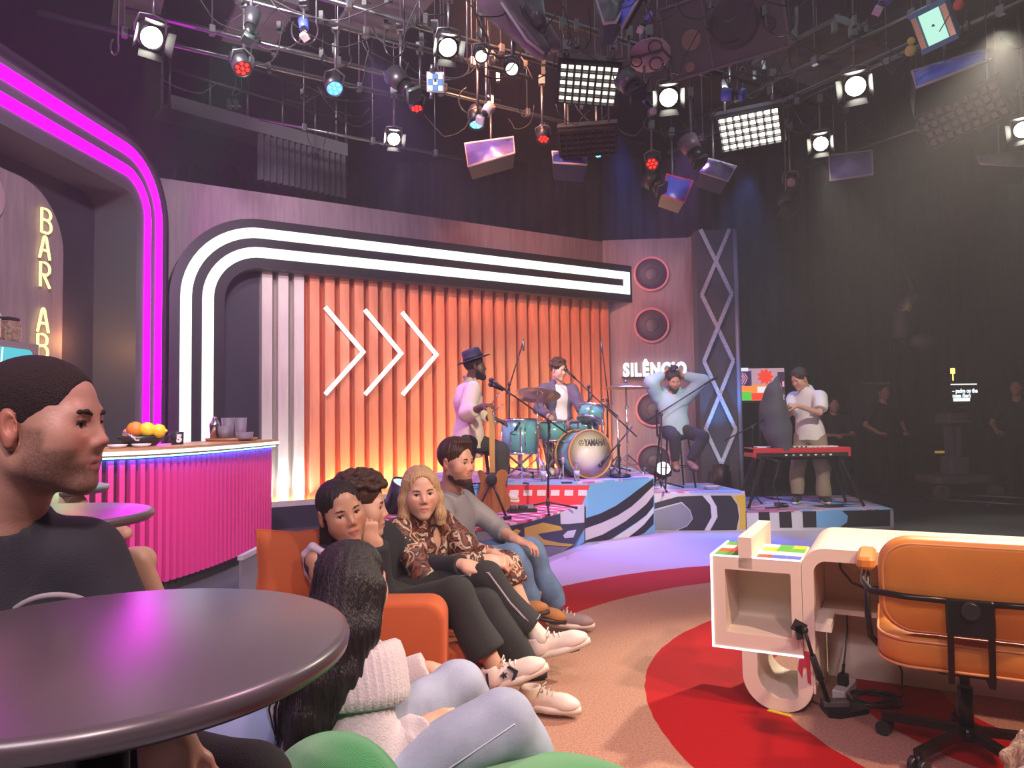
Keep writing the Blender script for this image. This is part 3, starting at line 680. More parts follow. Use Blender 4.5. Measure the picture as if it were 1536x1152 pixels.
# ---------------------------------------------------------------- diamond tower with its uplight
TB=np.array([*at(1082,700,11.3)[:2],0]); 
mat('tower_cloth',(.045,.042,.055),.8); mat('tower_bar',(.35,.37,.46),.5,var=.3,vs=60); mat('tower_edge',(.18,.2,.3),.4)
tw=thing('diamond_tower','dark tower with blue-lit crossing diamond bars beside the speaker panel','tower',tuple(TB))
MT=frame(TB,(1,-.05,0))
m=MB(MT); m.box((-.30,.0,0),(.27,.35,4.24)); m.build('tower_body',MAT['tower_cloth'],tw)
m=MB(MT); m.cyl((.30,-.02,0),(.30,-.02,4.24),.035); m.build('edge_post',MAT['tower_edge'],tw)
zs=[.62,1.14,1.66,2.19,2.71,3.22,3.73,4.24]
for sgn in (1,-1):
    sd=0
    for i in range(len(zs)-1):
        xa=(0 if i%2==0 else .225*sgn*(1 if (i//2)%2==0 else -1)); xb=(0 if i%2==1 else .225*sgn*(1 if (i//2)%2==0 else -1))
        m=MB(MT); m.bar((xa-.01,-.05-.012*sgn,zs[i]),(xb-.01,-.05-.012*sgn,zs[i+1]),.055,.03,up=(0,1,0)); m.build('diamond_bar',MAT['tower_bar'],tw)
# ---------------------------------------------------------------- bar wall on the left
B0=at(240,640,8.5); B0[2]=0; BD=np.array([.065,1,0]); BD/=np.linalg.norm(BD); BN=np.array([BD[1],-BD[0],0]); MBW=frame(B0,BD); BA=math.atan2(BD[1],BD[0])
def bar_pt(x,y,off=0.):
    p=onpl(x,y,B0+BN*off,BN); q=p-(B0+BN*off); return float(q@BD),float(p[2])
BFM=MBW@np.array([[1,0,0,0],[0,0,-1,0],[0,1,0,0],[0,0,0,1.]])     # x along the wall, y up, z towards the room
mat('bar_recess',(.055,.042,.06),.35,var=.2,vs=1.); mat('arch_face',(.085,.08,.092),.5)
m=MB(BFM); m.box((-7.5,0,-.6),(.10,4.9,-.5)); struct(m.build('wall_bar',MAT['bar_recess']))
def apath(te,zt,Rr,d,tl=-7.4,n=12):
    P=[(te-d,0.)]; c=(te-Rr,zt-Rr); r=Rr-d
    for i in range(n+1): t=math.pi/2*i/n; P.append((c[0]+r*math.cos(t),c[1]+r*math.sin(t)))
    P.append((tl,zt-d)); return P
ar=thing('magenta_arch','big dark arch with two glowing magenta light lines over the bar','light frame',tuple(B0),BA)
A_=lambda d: apath(.135,4.50,.85,d)
m=MB(BFM); m.band(A_(0),A_(.62),-.5,-.012); m.build('housing',MAT['arch_face'],ar)
m=MB(BFM); m.band(A_(.118),A_(.236),-.012,.0); m.build('light_strip',MAT['led_magenta'],ar)
m=MB(BFM); m.band(A_(.356),A_(.462),-.012,.0); m.build('light_strip',MAT['led_magenta'],ar)
m=MB(BFM); m.band(apath(.138,4.503,.85,0),apath(.138,4.503,.85,.05),-.5,.01); m.build('edge_trim',MAT['black_housing'],ar)
# BAR panel
P=[(-6.5,0.)]; P=[(-1.10,0.0)]; 
for i in range(11): t=math.pi/2*i/10; P.append((-1.10-.62+.62*math.cos(t),3.70-.62+.62*math.sin(t)))
P += [(-6.6,3.70),(-6.6,0)]
bpnl=thing('bar_backdrop','mauve wood back panel of the bar with a rounded corner','panel',tuple(B0+BD*-3),BA)
m=MB(BFM); m.prism(P,-.5,-.42); m.build('board',MAT['wood_mauve'],bpnl)
# neon letters
def letter_paths(ch):
    def arc(cx,cy,rx,ry,a0,a1,n=7): return [(cx+rx*math.cos(R(a0+(a1-a0)*i/n)),cy+ry*math.sin(R(a0+(a1-a0)*i/n))) for i in range(n+1)]
    if ch=='B': return [[(0,0),(0,1),(.3,1)]+arc(.3,.77,.26,.23,90,-90)+[(.02,.54)],[(.02,.54),(.32,.54)]+arc(.32,.27,.28,.27,90,-90)+[(0,0)]]
    if ch=='A': return [[(-.04,0),(.22,.93)]+arc(.3,.93,.07,.07,180,0,4)+[(.38,.93),(.64,0)],[(.09,.38),(.51,.38)]]
    if ch=='R': return [[(0,0),(0,1),(.3,1)]+arc(.3,.75,.27,.25,90,-90)+[(.02,.5)],[(.2,.5),(.58,0)]]
ns=thing('bar_neon_sign','yellow neon upright letters BAR AB on the mauve panel','neon sign',tuple(B0+BD*-1.76+np.array((0,0,1.8))),BA)
for ch,y0,y1,x0 in (('B',347,311,66),('A',386,352,64),('R',429,392,64),('A',497,461,61),('B',538,500,60)):
    a=bar_pt(x0,y0,-.36); b=bar_pt(x0,y1,-.36); h=b[1]-a[1]
    m=MB(BFM)
    for pth in letter_paths(ch): m.tube([(a[0]+q[0]*h*.95,a[1]+q[1]*h,-.385) for q in pth],.0125,6)
    m.build('letter',MAT['led_yellow'],ns)
# pale disc on the panel at the frame's edge
c=bar_pt(-24,290,-.4); M_=BFM.copy(); M_[:3,3]=tp(BFM,(c[0],c[1],-.42))
t=thing('pink_disc','pale pink round disc on the bar panel at the left edge','wall disc',tuple(tp(BFM,(c[0],c[1],-.42))),BA)
MB(M_).lathe([(.235,0),(.235,.03),(.22,.04),(0,.04)],40).build('disc',mat('disc_pink',(.5,.33,.38),.5),t)
# ---------------------------------------------------------------- painted stage platforms
def decal(poly, P, n, mat_, parent, name='painted_shape', t=.004, M=None):
    """flat painted shape on a face through P with outward normal n; poly in photo pixels"""
    n=np.array(n,float); n/=np.linalg.norm(n); pts=[onpl(x,y,P,n) for x,y in poly]
    k=len(pts); vs=pts+[p+n*t for p in pts]
    # orientation
    nn=sum((np.cross(pts[i]-pts[0],pts[(i+1)%k]-pts[0]) for i in range(1,k-1)),np.zeros(3))
    f=[tuple(range(k)),tuple(range(2*k-1,k-1,-1))] if np.dot(nn,n)<0 else [tuple(range(k-1,-1,-1)),tuple(range(k,2*k))]
    f += [(i,(i+1)%k,k+(i+1)%k,k+i) for i in range(k)]
    return mesh_obj(name,vs,f,mat_,parent)
mat('paint_blue',(.16,.40,.68),.5); mat('paint_black',(.015,.014,.02),.5); mat('paint_lilac',(.52,.47,.55),.5); mat('paint_yellow',(.62,.42,.03),.5); mat('paint_grey',(.20,.21,.25),.5); mat('paint_navy',(.03,.035,.06),.5); mat('paint_red',(.62,.02,.04),.5); mat('paint_pale',(.6,.6,.66),.5); mat('paint_pink',(.65,.2,.4),.5); mat('paint_orange',(.6,.2,.06),.5); mat('paint_cream',(.6,.5,.2),.5)
def gingham(name,ang,sc,red=(.62,.015,.06),white=(.72,.62,.70)):
    m,nt,b=nodes(name); tc=nt.nodes.new('ShaderNodeTexCoord'); mp=nt.nodes.new('ShaderNodeMapping'); mp.inputs['Rotation'].default_value=(0,0,ang); mp.inputs['Scale'].default_value=(sc,sc,sc); lk(nt,tc.outputs['Object'],mp.inputs[0])
    sx=nt.nodes.new('ShaderNodeSeparateXYZ'); lk(nt,mp.outputs[0],sx.inputs[0]); cur=None
    out=[]
    for a in ('X','Y'):
        f=nt.nodes.new('ShaderNodeMath'); f.operation='FRACT'; lk(nt,sx.outputs[a],f.inputs[0]); g=nt.nodes.new('ShaderNodeMath'); g.operation='GREATER_THAN'; g.inputs[1].default_value=.52; lk(nt,f.outputs[0],g.inputs[0]); out.append(g.outputs[0])
    s=nt.nodes.new('ShaderNodeMath'); s.operation='ADD'; lk(nt,out[0],s.inputs[0]); lk(nt,out[1],s.inputs[1]); h=nt.nodes.new('ShaderNodeMath'); h.operation='MULTIPLY'; h.inputs[1].default_value=.5; lk(nt,s.outputs[0],h.inputs[0])
    r=nt.nodes.new('ShaderNodeValToRGB'); r.color_ramp.interpolation='CONSTANT'; e=r.color_ramp.elements; e[0].color=(*white,1); e[0].position=0; e[1].color=(*[.75*a+.25*c for a,c in zip(red,white)],1); e[1].position=.25; q=e.new(.75); q.color=(*[c*.7 for c in red],1)
    lk(nt,h.outputs[0],r.inputs[0]); lk(nt,r.outputs[0],b.inputs['Base Color']); b.inputs['Roughness'].default_value=.5; MAT[name]=m; return m
def splash(name,cols,sc,ang=.4):
    m,nt,b=nodes(name); tc=nt.nodes.new('ShaderNodeTexCoord'); mp=nt.nodes.new('ShaderNodeMapping'); mp.inputs['Rotation'].default_value=(0,0,ang); mp.inputs['Scale'].default_value=(sc,sc*2.2,sc); lk(nt,tc.outputs['Object'],mp.inputs[0])
    v=nt.nodes.new('ShaderNodeTexNoise'); v.inputs['Scale'].default_value=1.; v.inputs['Detail'].default_value=1.; v.inputs['Distortion'].default_value=1.2; lk(nt,mp.outputs[0],v.inputs['Vector'])
    r=nt.nodes.new('ShaderNodeValToRGB'); r.color_ramp.interpolation='CONSTANT'; e=r.color_ramp.elements; e[0].color=(*cols[0],1); e[0].position=0; e[1].color=(*cols[1],1); e[1].position=.36
    for i,c in enumerate(cols[2:]): q=e.new(.36+.3*(i+1)/len(cols[1:])); q.color=(*c,1)
    lk(nt,v.outputs['Fac'],r.inputs[0]); lk(nt,r.outputs[0],b.inputs['Base Color']); b.inputs['Roughness'].default_value=.45; MAT[name]=m; return m
gingham('gingham_top',.95,6.2); splash('top_paint',[(.02,.02,.03),(.2,.4,.7),(.55,.5,.62),(.5,.14,.3),(.55,.5,.6),(.16,.3,.6)],1.1)
def riser(name,label,poly,z,side,top,group='painted stage platforms'):
    t=thing(name,label,'stage platform',(poly[0][0],poly[0][1],0),0,group)
    m=MB(); m.prism(poly,0,z-.02); m.build('platform_body',side,t)
    m=MB(); m.prism(poly,z-.02,z); m.build('platform_top',top,t); return t
gA,gB=(.08,6.76),(.78,7.985)
gr=riser('stage_platform','low painted platform with a red checked top under the guitar',[gA,gB,(.7,7.99),(-1.3,8.12),(-1.3,6.5),(-.55,6.12)],.41,MAT['paint_navy'],MAT['gingham_top'])
dr=riser('stage_platform','highest painted platform carrying the turquoise drum kit',[(.80,7.99),(1.63,8.57),(1.66,8.7),(1.60,10.7),(-1.2,9.7),(-1.3,8.13)],.655,MAT['paint_blue'],MAT['top_paint'])
st=riser('stage_platform','painted platform with black arcs and yellow end under the bar stool',[(1.64,8.69),(2.70,8.61),(2.58,9.75),(1.62,9.75)],.465,MAT['paint_lilac'],MAT['top_paint'])
kb=riser('stage_platform','lowest painted platform, striped black and blue, under the keyboard',[(2.72,8.64),(4.45,8.66),(4.62,10.2),(2.62,10.2)],.228,MAT['paint_pale'],MAT['top_paint'])
z8=lambda L: [(680+x*.28646,660+y*.28646) for x,y in L]
P=np.array((.80,7.99,0)); n=(8.57-7.99,-(1.63-.80),0)
decal(z8([(686,412),(770,385),(850,345),(915,300),(960,265),(1045,203),(1048,238),(975,310),(930,350),(860,395),(780,432),(686,465)]),P,n,MAT['paint_black'],dr)
decal(z8([(686,465),(780,432),(860,395),(930,350),(975,310),(1048,238),(1048,285),(1010,335),(960,378),(900,425),(850,455),(780,495),(686,528)]),P,n,MAT['paint_lilac'],dr)
decal(z8([(686,528),(780,495),(850,455),(900,425),(960,378),(1010,335),(1048,285),(1048,345),(1010,392),(960,430),(900,470),(830,515),(800,527),(700,534)]),P,n,MAT['paint_black'],dr)
decal(z8([(825,524),(900,475),(960,435),(1010,397),(1048,350),(1048,380),(1000,440),(960,475),(910,512)]),P,n,MAT['paint_pale'],dr)
decal(z8([(910,512),(960,475),(1000,440),(1048,380),(1048,440),(1000,487),(950,508)]),P,n,MAT['paint_black'],dr)
# checked cloth front of the drum platform
P=np.array((.80,7.99,0)); n=(-(8.13-7.99)*-0+.066,-.998,0); n=(-.0666,-.998,0)
decal([(756,727),(885,728),(873,757),(756,757)],P,n,MAT['paint_red'],dr,'checked_cloth')
for i in range(6):
    x=765+i*20.5; decal([(x,735),(x+13,735),(x+12.5,743.5),(x-.5,743.5)],P+np.array(n)*.004,n,MAT['paint_pale'],dr,'cloth_check')
# painted star and eye on the low platform
P=np.array((*gA,0.)); n=(gB[1]-gA[1],-(gB[0]-gA[0]),0)
decal(z8([(372,460),(470,432),(560,452),(572,470),(440,492),(470,520),(560,540),(627,545),(608,558),(450,548),(400,522),(386,690),(376,690)]),P,n,MAT['paint_yellow'],gr)
decal(z8([(560,378),(620,358),(684,335),(684,432),(600,440),(562,440)]),P,n,MAT['paint_pale'],gr)
decal(z8([(640,565),(684,470),(684,535),(612,582)]),P,n,MAT['paint_blue'],gr)
decal(z8([(574,500),(600,476),(642,470),(627,510),(582,514)]),P,n,MAT['paint_pale'],gr)
decal(z8([(390,560),(520,556),(605,562),(520,620),(390,685)]),P,n,MAT['paint_grey'],gr)
q=(6.76-6.12,-(.08+.55),0); n2=(.64/.898*.0+.712,-.702,0)
n2=np.array((6.76-6.12,-(0.08+.55),0)); 
decal(z8([(205,548),(262,500),(330,466),(352,474),(330,500),(258,552)]),P,n2,MAT['paint_yellow'],gr)
decal(z8([(120,480),(262,476),(200,520),(120,540)]),P,n2,MAT['paint_grey'],gr)
# black arcs of the stool platform
z6=lambda L: [(960+x*.26042,640+y*.26042) for x,y in L]
P=np.array((1.64,8.69,0)); n=(8.61-8.69,-(2.70-1.64),0)
D=[([(82,440),(220,402),(360,397),(405,450),(412,520),(370,597),(215,597),(270,575),(305,530),(290,480),(240,432),(82,475)],'paint_black'),([(360,397),(405,397),(440,460),(445,520),(402,597),(372,597),(412,520),(405,450)],'paint_pale'),
 ([(405,397),(523,397),(560,450),(570,520),(555,595),(404,597),(447,520),(442,460)],'paint_black'),([(525,397),(545,397),(577,470),(574,590),(557,594),(572,520),(562,450)],'paint_cream'),([(547,397),(607,393),(609,590),(576,590),(579,470)],'paint_yellow'),
 ([(82,485),(238,440),(286,482),(300,530),(268,570),(200,597),(82,597)],'paint_grey')]
for L,mm in D: decal(z6(L),P,n,MAT[mm],st)
P=np.array((2.72,8.64,0)); n=(8.66-8.64,-(4.45-2.72),0)
for L,mm in [([(682,492),(745,491),(752,582),(684,585)],'paint_black'),([(800,490),(870,489),(876,582),(805,582)],'paint_black'),([(935,488),(1014,487),(1016,580),(940,581)],'paint_black'),([(1016,487),(1160,484),(1197,515),(1192,550),(1150,579),(1017,580)],'paint_blue'),([(1162,484),(1440,479),(1440,572),(1152,579),(1193,551),(1198,515)],'paint_black')]: decal(z6(L),P,n,MAT[mm],kb)
# ---------------------------------------------------------------- bar counter
bp=[(-4.3,5.16),(-3.75,5.20),(-3.35,5.30),(-3.02,5.5),(-2.83,5.78),(-2.72,6.15),(-2.65,6.6),(-2.61,7.1),(-2.585,7.83)]
def resample(P,step):
    P=[np.array(p,float) for p in P]; Q=[]
    for i in range(len(P)-1):                                     # Catmull-Rom
        p0=P[max(i-1,0)];p1=P[i];p2=P[i+1];p3=P[min(i+2,len(P)-1)]
        for k in range(12):
            t=k/12; Q.append(.5*((2*p1)+(-p0+p2)*t+(2*p0-5*p1+4*p2-p3)*t*t+(-p0+3*p1-3*p2+p3)*t**3))
    Q.append(P[-1]); L=[0]
    for i in range(1,len(Q)): L.append(L[-1]+np.linalg.norm(Q[i]-Q[i-1]))
    n=int(L[-1]/step); out=[]
    for k in range(n+1):
        s=k*L[-1]/n; j=min(max(np.searchsorted(L,s)-1,0),len(Q)-2); t=(s-L[j])/(L[j+1]-L[j]+1e-9); d=Q[j+1]-Q[j]; out.append((Q[j]+d*t,d/np.linalg.norm(d)))
    return out
bar=thing('bar_counter','curved bar counter with hot pink slats and a glowing white edge','bar counter',(-3.0,6.3,0))
BP=resample(bp,.075); nb=len(BP)
off=lambda d: [(p+np.array((t[1],-t[0]))*d) for p,t in BP]       # positive d: towards the room
mat('bar_pink',(.74,.05,.28),.45); mat('bar_back_pink',(.07,.006,.03),.6); mat('counter_wood',(.46,.27,.14),.4,col2=(.38,.21,.10),vs=3,stretch=(1,12,12),bump=.05,bs=8)
m=MB(); m.band(off(-.02),off(-.06),.10,1.09); m.build('back_board',MAT['bar_back_pink'],bar)
m=MB(); m.band(off(-.03),off(-.09),.0,.10); m.build('kick_plinth',MAT['dark_grey'],bar)
m=MB(); m.band(off(.09),off(-.58),1.10,1.165); m.build('counter_top',MAT['counter_wood'],bar)
m=MB(); m.band(off(.10),off(.09),1.116,1.144); m.build('edge_light',MAT['led_white'],bar)
emis('led_under',(.05,.42,1),40.)
m=MB(); m.band(off(.06),off(.03),1.090,1.099); m.build('under_light',MAT['led_under'],bar)
m=MB(); m.band(off(-.56),off(-.58),0,1.10); m.box((-2.66-.56,7.81,0),(-2.62,7.83,1.09)); m.build('carcass',MAT['dark_grey'],bar)
pr=None
for i,(p,t) in enumerate(BP[:-1]):
    a=math.atan2(t[1],t[0])
    if pr is None:
        m=MB(); m.box((-.019,-.038,.10),(.019,.020,1.075)); o=m.build('slat',MAT['bar_pink']); pr=o
    else: o=pr.copy(); link(o)
    nrm=np.array((t[1],-t[0])); q=p+nrm*.0; o.parent=bar; o.rotation_euler=(0,0,a); o.location=(q[0]+3.0,q[1]-6.3,0)
for i in range(15,22):
    p,t=BP[i]; c=p+np.array((t[1],-t[0]))*.03+t*.0375; m=MB(); m.cyl((c[0],c[1],.06),(c[0],c[1],.09),.024,n=10); m.build('foot_light',MAT['led_cool'],bar)
# things on the bar
CT=1.165
mat('ceramic_dark',(.02,.02,.024),.3); mat('ceramic_white',(.7,.68,.66),.3); mat('orange_fruit',(.75,.22,.02),.45,bump=.2,bs=300); mat('lemon',(.8,.58,.03),.45,bump=.2,bs=260); mat('grapefruit',(.7,.3,.12),.45,bump=.2,bs=260)
BC=np.array((-3.06,6.05,CT))
t=thing('fruit_bowl','black oval bowl of citrus fruit on the bar counter','bowl',tuple(BC))
M_=rotz(.9,BC); M_[:3,0]*=1.35
MB(M_).lathe([(.06,0),(.09,.005),(.125,.045),(.138,.085),(.132,.085),(.115,.05),(.06,.015),(0,.012)],32).build('bowl',MAT['ceramic_dark'],t)
def fruit(name,lab,x,y,Y,r,mm,el=0):
    c=at(x,y,Y); o=thing(name,lab,'fruit',tuple(c),0,'citrus fruit in the bowl'); m=MB(); m.sphere(c,(r,r*.95,r),18,12)
    if el: m.sphere(c+np.array((r*.95,0,0)),(r*.35,r*.25,r*.25),10,6)
    m.build('fruit_skin',MAT[mm],o); m=MB(); m.sphere(c+np.array((-.2*r,-.3*r,r*.9)),r*.16,8,5); m.build('fruit_stem',mat('stem_green',(.08,.12,.02),.6) if 'stem_green' not in MAT else MAT['stem_green'],o)
fruit('orange','bright orange fruit at the left in the black bowl',203,645,6.0,.068,'orange_fruit'); fruit('lemon','larger yellow lemon in the middle of the black bowl',221,645,6.02,.064,'lemon',1); fruit('lemon','smaller lemon at the right end of the black bowl',238,646.5,6.05,.058,'lemon',1); fruit('grapefruit','pale orange citrus half hidden at the bowl\'s left rim',193,651,6.12,.05,'grapefruit')
for x,y,Y,l in ((176,663.5,5.66,'small white dish on the bar, nearer the man'),(212,663,5.78,'small white dish on the bar, in front of the bowl')):
    c=at(x,y,Y); c[2]=CT; t=thing('dish',l,'dish',tuple(c),0,'small white dishes on the bar'); MB(rotz(0,c)).lathe([(.045,0),(.058,.008),(.074,.028),(.069,.028),(.05,.012),(0,.01)],28).build('dish_body',MAT['ceramic_white'],t)
m=MB(); a=at(184,648,5.8); b=at(206,660,5.8); m.tube([a,(a+b)/2+np.array((0,0,.004)),b],[.009,.006,.012],6); m.tube([a+np.array((0,.02,0)),(a+b)/2+np.array((.0,.012,.006)),b+np.array((.01,.012,0))],[.009,.006,.012],6)
setp(m.build('tongs',MAT['chrome']),'silver ice tongs leaning on the fruit bowl rim','tongs')
c=np.array((-2.93,6.42,CT)); t=thing('mug','dark mug with a big white figure 5, on the bar','mug',tuple(c))
MB(rotz(0,c)).lathe([(.042,0),(.05,.004),(.052,.11),(.047,.11),(.045,.012),(0,.01)],28).build('mug_body',MAT['ceramic_dark'],t)
m=MB(); m.tube([c+np.array((-.05-.035*math.sin(x),-.02*math.sin(x),.055+.035*math.cos(x))) for x in np.linspace(0,math.pi,9)],.007,6); m.build('mug_handle',MAT['ceramic_dark'],t)
dv=np.array((CAM-c)); aa=math.atan2(dv[1],dv[0])+.25; M_=frame(c+np.array((math.cos(aa),math.sin(aa),0))*.0525+np.array((0,0,.025)),(-math.sin(aa),math.cos(aa),0)); M_=M_@np.array([[1,0,0,-.02],[0,0,-1,0],[0,1,0,0],[0,0,0,1.]])
text_mesh('mug_figure','5',M_,.085,mat('print_white',(.75,.72,.75),.5),t,.006,.0015)
c=np.array((-2.85,7.45,CT)); t=thing('serving_tray','round wooden tray of glasses on the far end of the bar','tray',tuple(c))
MB(rotz(0,c)).lathe([(.24,0),(.255,.03),(.245,.03),(.235,.012),(0,.012)],36).build('tray_body',mat('tray_wood',(.38,.17,.06),.35),t)
def glass_t(name,lab,x,Y,z,r,h,fill=None,grp='glasses on the tray'):
    c=at(x,640,Y); c[2]=z; t=thing(name,lab,'glass',tuple(c),0,grp); MB(rotz(0,c)).lathe([(r*.8,0),(r,h),(r*.94,h),(r*.76,.012),(0,.012)],20).build('glass_body',MAT['glass'],t)
    if fill:
        m=MB(); m.cyl(c+np.array((0,0,.015)),c+np.array((0,0,h*.55)),r*.72,r*.83,16); m.build('fruit_slices',MAT[fill],t)
glass_t('drinking_glass','stacked clear tumbler with orange slices, on the tray',338,7.35,CT+.013,.07,.14,'orange_fruit'); glass_t('drinking_glass','tall clear glass at the back of the tray',361,7.6,CT+.013,.06,.22); glass_t('drinking_glass','clear glass stacked above the orange slices',342,7.5,CT+.013,.062,.22); glass_t('glass_bowl','low glass bowl of lime slices on the tray',367,7.3,CT+.013,.085,.075,None)
c=at(322,640,7.4); c[2]=CT+.013; t=thing('cocktail_shaker','steel cocktail shaker at the left of the tray','shaker',tuple(c))
MB(rotz(0,c)).lathe([(.042,0),(.052,.15),(.05,.16),(.034,.19),(.03,.2),(0,.2)],24).build('shaker_body',MAT['chrome'],t); MB(rotz(0,c)).lathe([(.024,.2),(.022,.225),(.012,.235),(0,.236)],16).build('shaker_cap',MAT['chrome'],t)
# back bar: low cabinet, framed cyan screen, shaker and jar
_q=bar_pt(58,517,.3)
t=thing('back_bar_cabinet','dark low cabinet behind the bar under the cyan screen','cabinet',tuple(B0+BD*-3.1+BN*.3),BA)
m=MB(BFM); m.box((-3.7,0,.02),(-2.36,1.42,.42)); m.build('cabinet_body',MAT['dark_grey'],t); m=MB(BFM); m.box((-3.68,.1,.42),(-3.06,1.36,.44)); m.build('door',MAT['black_matte'],t); m=MB(BFM); m.box((-3.02,.1,.42),(-2.4,1.36,.44)); m.build('door',MAT['black_matte'],t)
t=thing('framed_screen','cyan lit screen in a grey frame behind the bar','screen',tuple(B0+BD*-3.0+BN*.3+np.array((0,0,1.42))),BA)
m=MB(BFM); m.box((-3.5,1.42,.1),(-2.40,2.02,.30)); m.build('screen_frame',mat('frame_grey',(.25,.2,.22),.4),t)
m=MB(BFM); m.prism(rrect(-3.44,1.48,-2.475,1.965,.05),.30,.306); m.build('screen_panel',emis('screen_cyan',(.12,.62,.72),1.05),t)
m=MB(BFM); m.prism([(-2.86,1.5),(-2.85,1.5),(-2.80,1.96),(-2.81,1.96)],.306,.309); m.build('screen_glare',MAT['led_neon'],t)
p=tp(BFM,(-2.78,2.02,.2)); t=thing('cocktail_shaker','steel bottle shaped shaker on top of the cyan screen','shaker',tuple(p)); MB(rotz(0,p)).lathe([(.055,0),(.06,.03),(.06,.19),(.05,.22),(.03,.25),(.024,.32),(0,.33)],24).build('shaker_body',MAT['chrome'],t); MB(rotz(0,p)).lathe([(.062,.17),(.062,.185),(.058,.19)],24).build('shaker_band',MAT['black_metal'],t)
p=tp(BFM,(-2.62,2.02,.2)); t=thing('spice_jar','square glass jar of coffee beans on the cyan screen','jar',tuple(p)); m=MB(rotz(BA,p)); m.box((-.07,-.07,0),(.07,.07,.17),.012); m.build('jar_glass',mat('jar_brown',(.16,.09,.05),.3,col2=(.4,.3,.22),vs=40),t); m=MB(rotz(BA,p)); m.box((-.06,-.06,.17),(.06,.06,.2),.01); m.build('lid',MAT['black_plastic'],t)
# ---------------------------------------------------------------- round bar tables
mat('table_dark',(.10,.08,.088),.33,spec=.8,coat=.5); mat('table_edge',(.05,.03,.028),.4)
def table(lab,c,r,h=1.08,th=.028):
    t=thing('bar_table',lab,'table',(c[0],c[1],0),0,'round dark bar tables')
    M_=rotz(0,(c[0],c[1],0)); MB(M_).lathe([(r-.012,h-th),(r-.003,h-th+.006),(r,h-.010),(r-.004,h-.002),(r-.012,h),(0,h)],96).build('tabletop',MAT['table_dark'],t)
    MB(M_).lathe([(0,h-th-.001),(r-.012,h-th-.001),(r-.012,h-th)],64).build('underside',MAT['table_edge'],t)
    MB(M_).lathe([(.03,.02),(.03,h-th-.01)],20).build('pedestal',MAT['black_metal'],t); MB(M_).lathe([(.21,0),(.21,.012),(.04,.03),(.03,.03)],40).build('base_plate',MAT['black_metal'],t); return t
table('large round dark table in the foreground, purple light on its top',(-.5116,.9267),.2985); table('round dark bar table between the man and the pink bar',(-1.45,2.24),.325); table('round bar table with a green lit top, nearest the bar',(-2.10,3.2),.305)
# ---------------------------------------------------------------- desk shaped like a figure five
D0=np.array((1.30,3.36,0)); d1=np.array((.889,-.457,0)); d1/=np.linalg.norm(d1); d2=np.array((-d1[1],d1[0],0)); MD=frame(D0,d1)
DF=MD@np.array([[1,0,0,0],[0,0,-1,0],[0,1,0,0],[0,0,0,1.]])       # x along, y up, z towards the chair; depth is -z
desk=thing('desk','white desk shaped like a figure five with open box end','desk',tuple(D0),math.atan2(d1[1],d1[0]))
mat('desk_white',(.80,.69,.56),.42)
def ring(m,O,I,z0,z1): m.band(O,I,z0,z1,closed=True)
m=MB(DF); ring(m,rrect(-.40,.262,-.002,.683,.004,2),rrect(-.342,.332,-.048,.624,.004,2),-.42,0); m.build('open_box',MAT['desk_white'],desk)
m=MB(DF); m.box((-.39,.27,-.42),(-.01,.67,-.33)); m.build('box_back',MAT['desk_white'],desk)
m=MB(DF)
for lo,hi in (((-.408,.254,-.002),(-.399,.69,.004)),((-.408,.254,-.002),(-.002,.262,.004)),((-.408,.683,-.002),(-.277,.69,.004)),((-.214,.683,-.002),(-.002,.69,.004)),((-.408,.683,-.42),(-.400,.69,.0))): m.box(lo,hi)
m.build('edge_light',MAT['led_neon'],desk)
m=MB(DF); m.box((-.277,.632,-.62),(-.216,.777,.0)); m.build('top_bar',MAT['desk_white'],desk)
cols=['tile_green','tile_orange','tile_red','tile_yellow','tile_blue','tile_white']
for nme,c in zip(cols,((.12,.42,.06),(.7,.13,.02),(.6,.05,.03),(.7,.55,.02),(.12,.15,.6),(.7,.7,.66))): mat(nme,c,.35)
lay=[['tile_green','tile_green','x','tile_red','tile_blue','tile_blue'],['tile_orange','tile_orange','x','tile_white','tile_white','tile_white'],['tile_white','tile_red','x','tile_yellow','tile_green','tile_green'],['tile_green','tile_blue','x','tile_white','tile_green','tile_yellow']]
for r_ in range(4):
    for c_ in range(6):
        if lay[r_][c_]=='x': continue
        m=MB(DF); x0=-.398+.0655*c_; m.box((x0,.683,-.012-.1*(r_+1)),(x0+.063,.686,-.012-.1*r_-.002)); m.build('colour_tile',MAT[lay[r_][c_]],desk)
def arcp(cx,cy,r,a0,a1,n=10): return [(cx+r*math.cos(R(a0+(a1-a0)*i/n)),cy+r*math.sin(R(a0+(a1-a0)*i/n))) for i in range(n+1)]
O_=[(-.272,.262)]+arcp(-.272+.15,.15,.15,180,270)+arcp(.034-.13,.13,.13,270,360)+[(.034,.262)]
I_=[(-.205,.262)]+arcp(-.205+.10,.157,.10,180,270)+arcp(-.03-.03,.057+.03,.03,270,360)+[(-.03,.262)]
m=MB(DF); m.band(O_,I_,-.42,0); m.build('hook',MAT['desk_white'],desk)
T_=[(2.0,.748)]+arcp(.0+.10,.648,.10,90,180)+[(.0,.262)]; T2=[(2.0,.692)]+arcp(.05+.055,.637,.055,90,180)+[(.045,.262)]
m=MB(DF); m.band(T_,T2,-.70,0.); m.build('desk_shell',MAT['desk_white'],desk)
m=MB(DF); m.prism([(0.003,.262),(.044,.262),(.044,.0),(0.003,.06)],-.70,-.42); m.prism([(.035,.262),(.044,.262),(.044,.1),(.035,.1)],-.42,0); m.build('side_panel',MAT['desk_white'],desk)
m=MB(DF); m.box((.05,.0,-.66),(2.0,.69,-.60)); m.build('front_panel',MAT['desk_white'],desk)
m=MB(DF); m.box((.05,.375,-.60),(2.0,.40,-.36)); m.build('inner_shelf',MAT['desk_white'],desk)
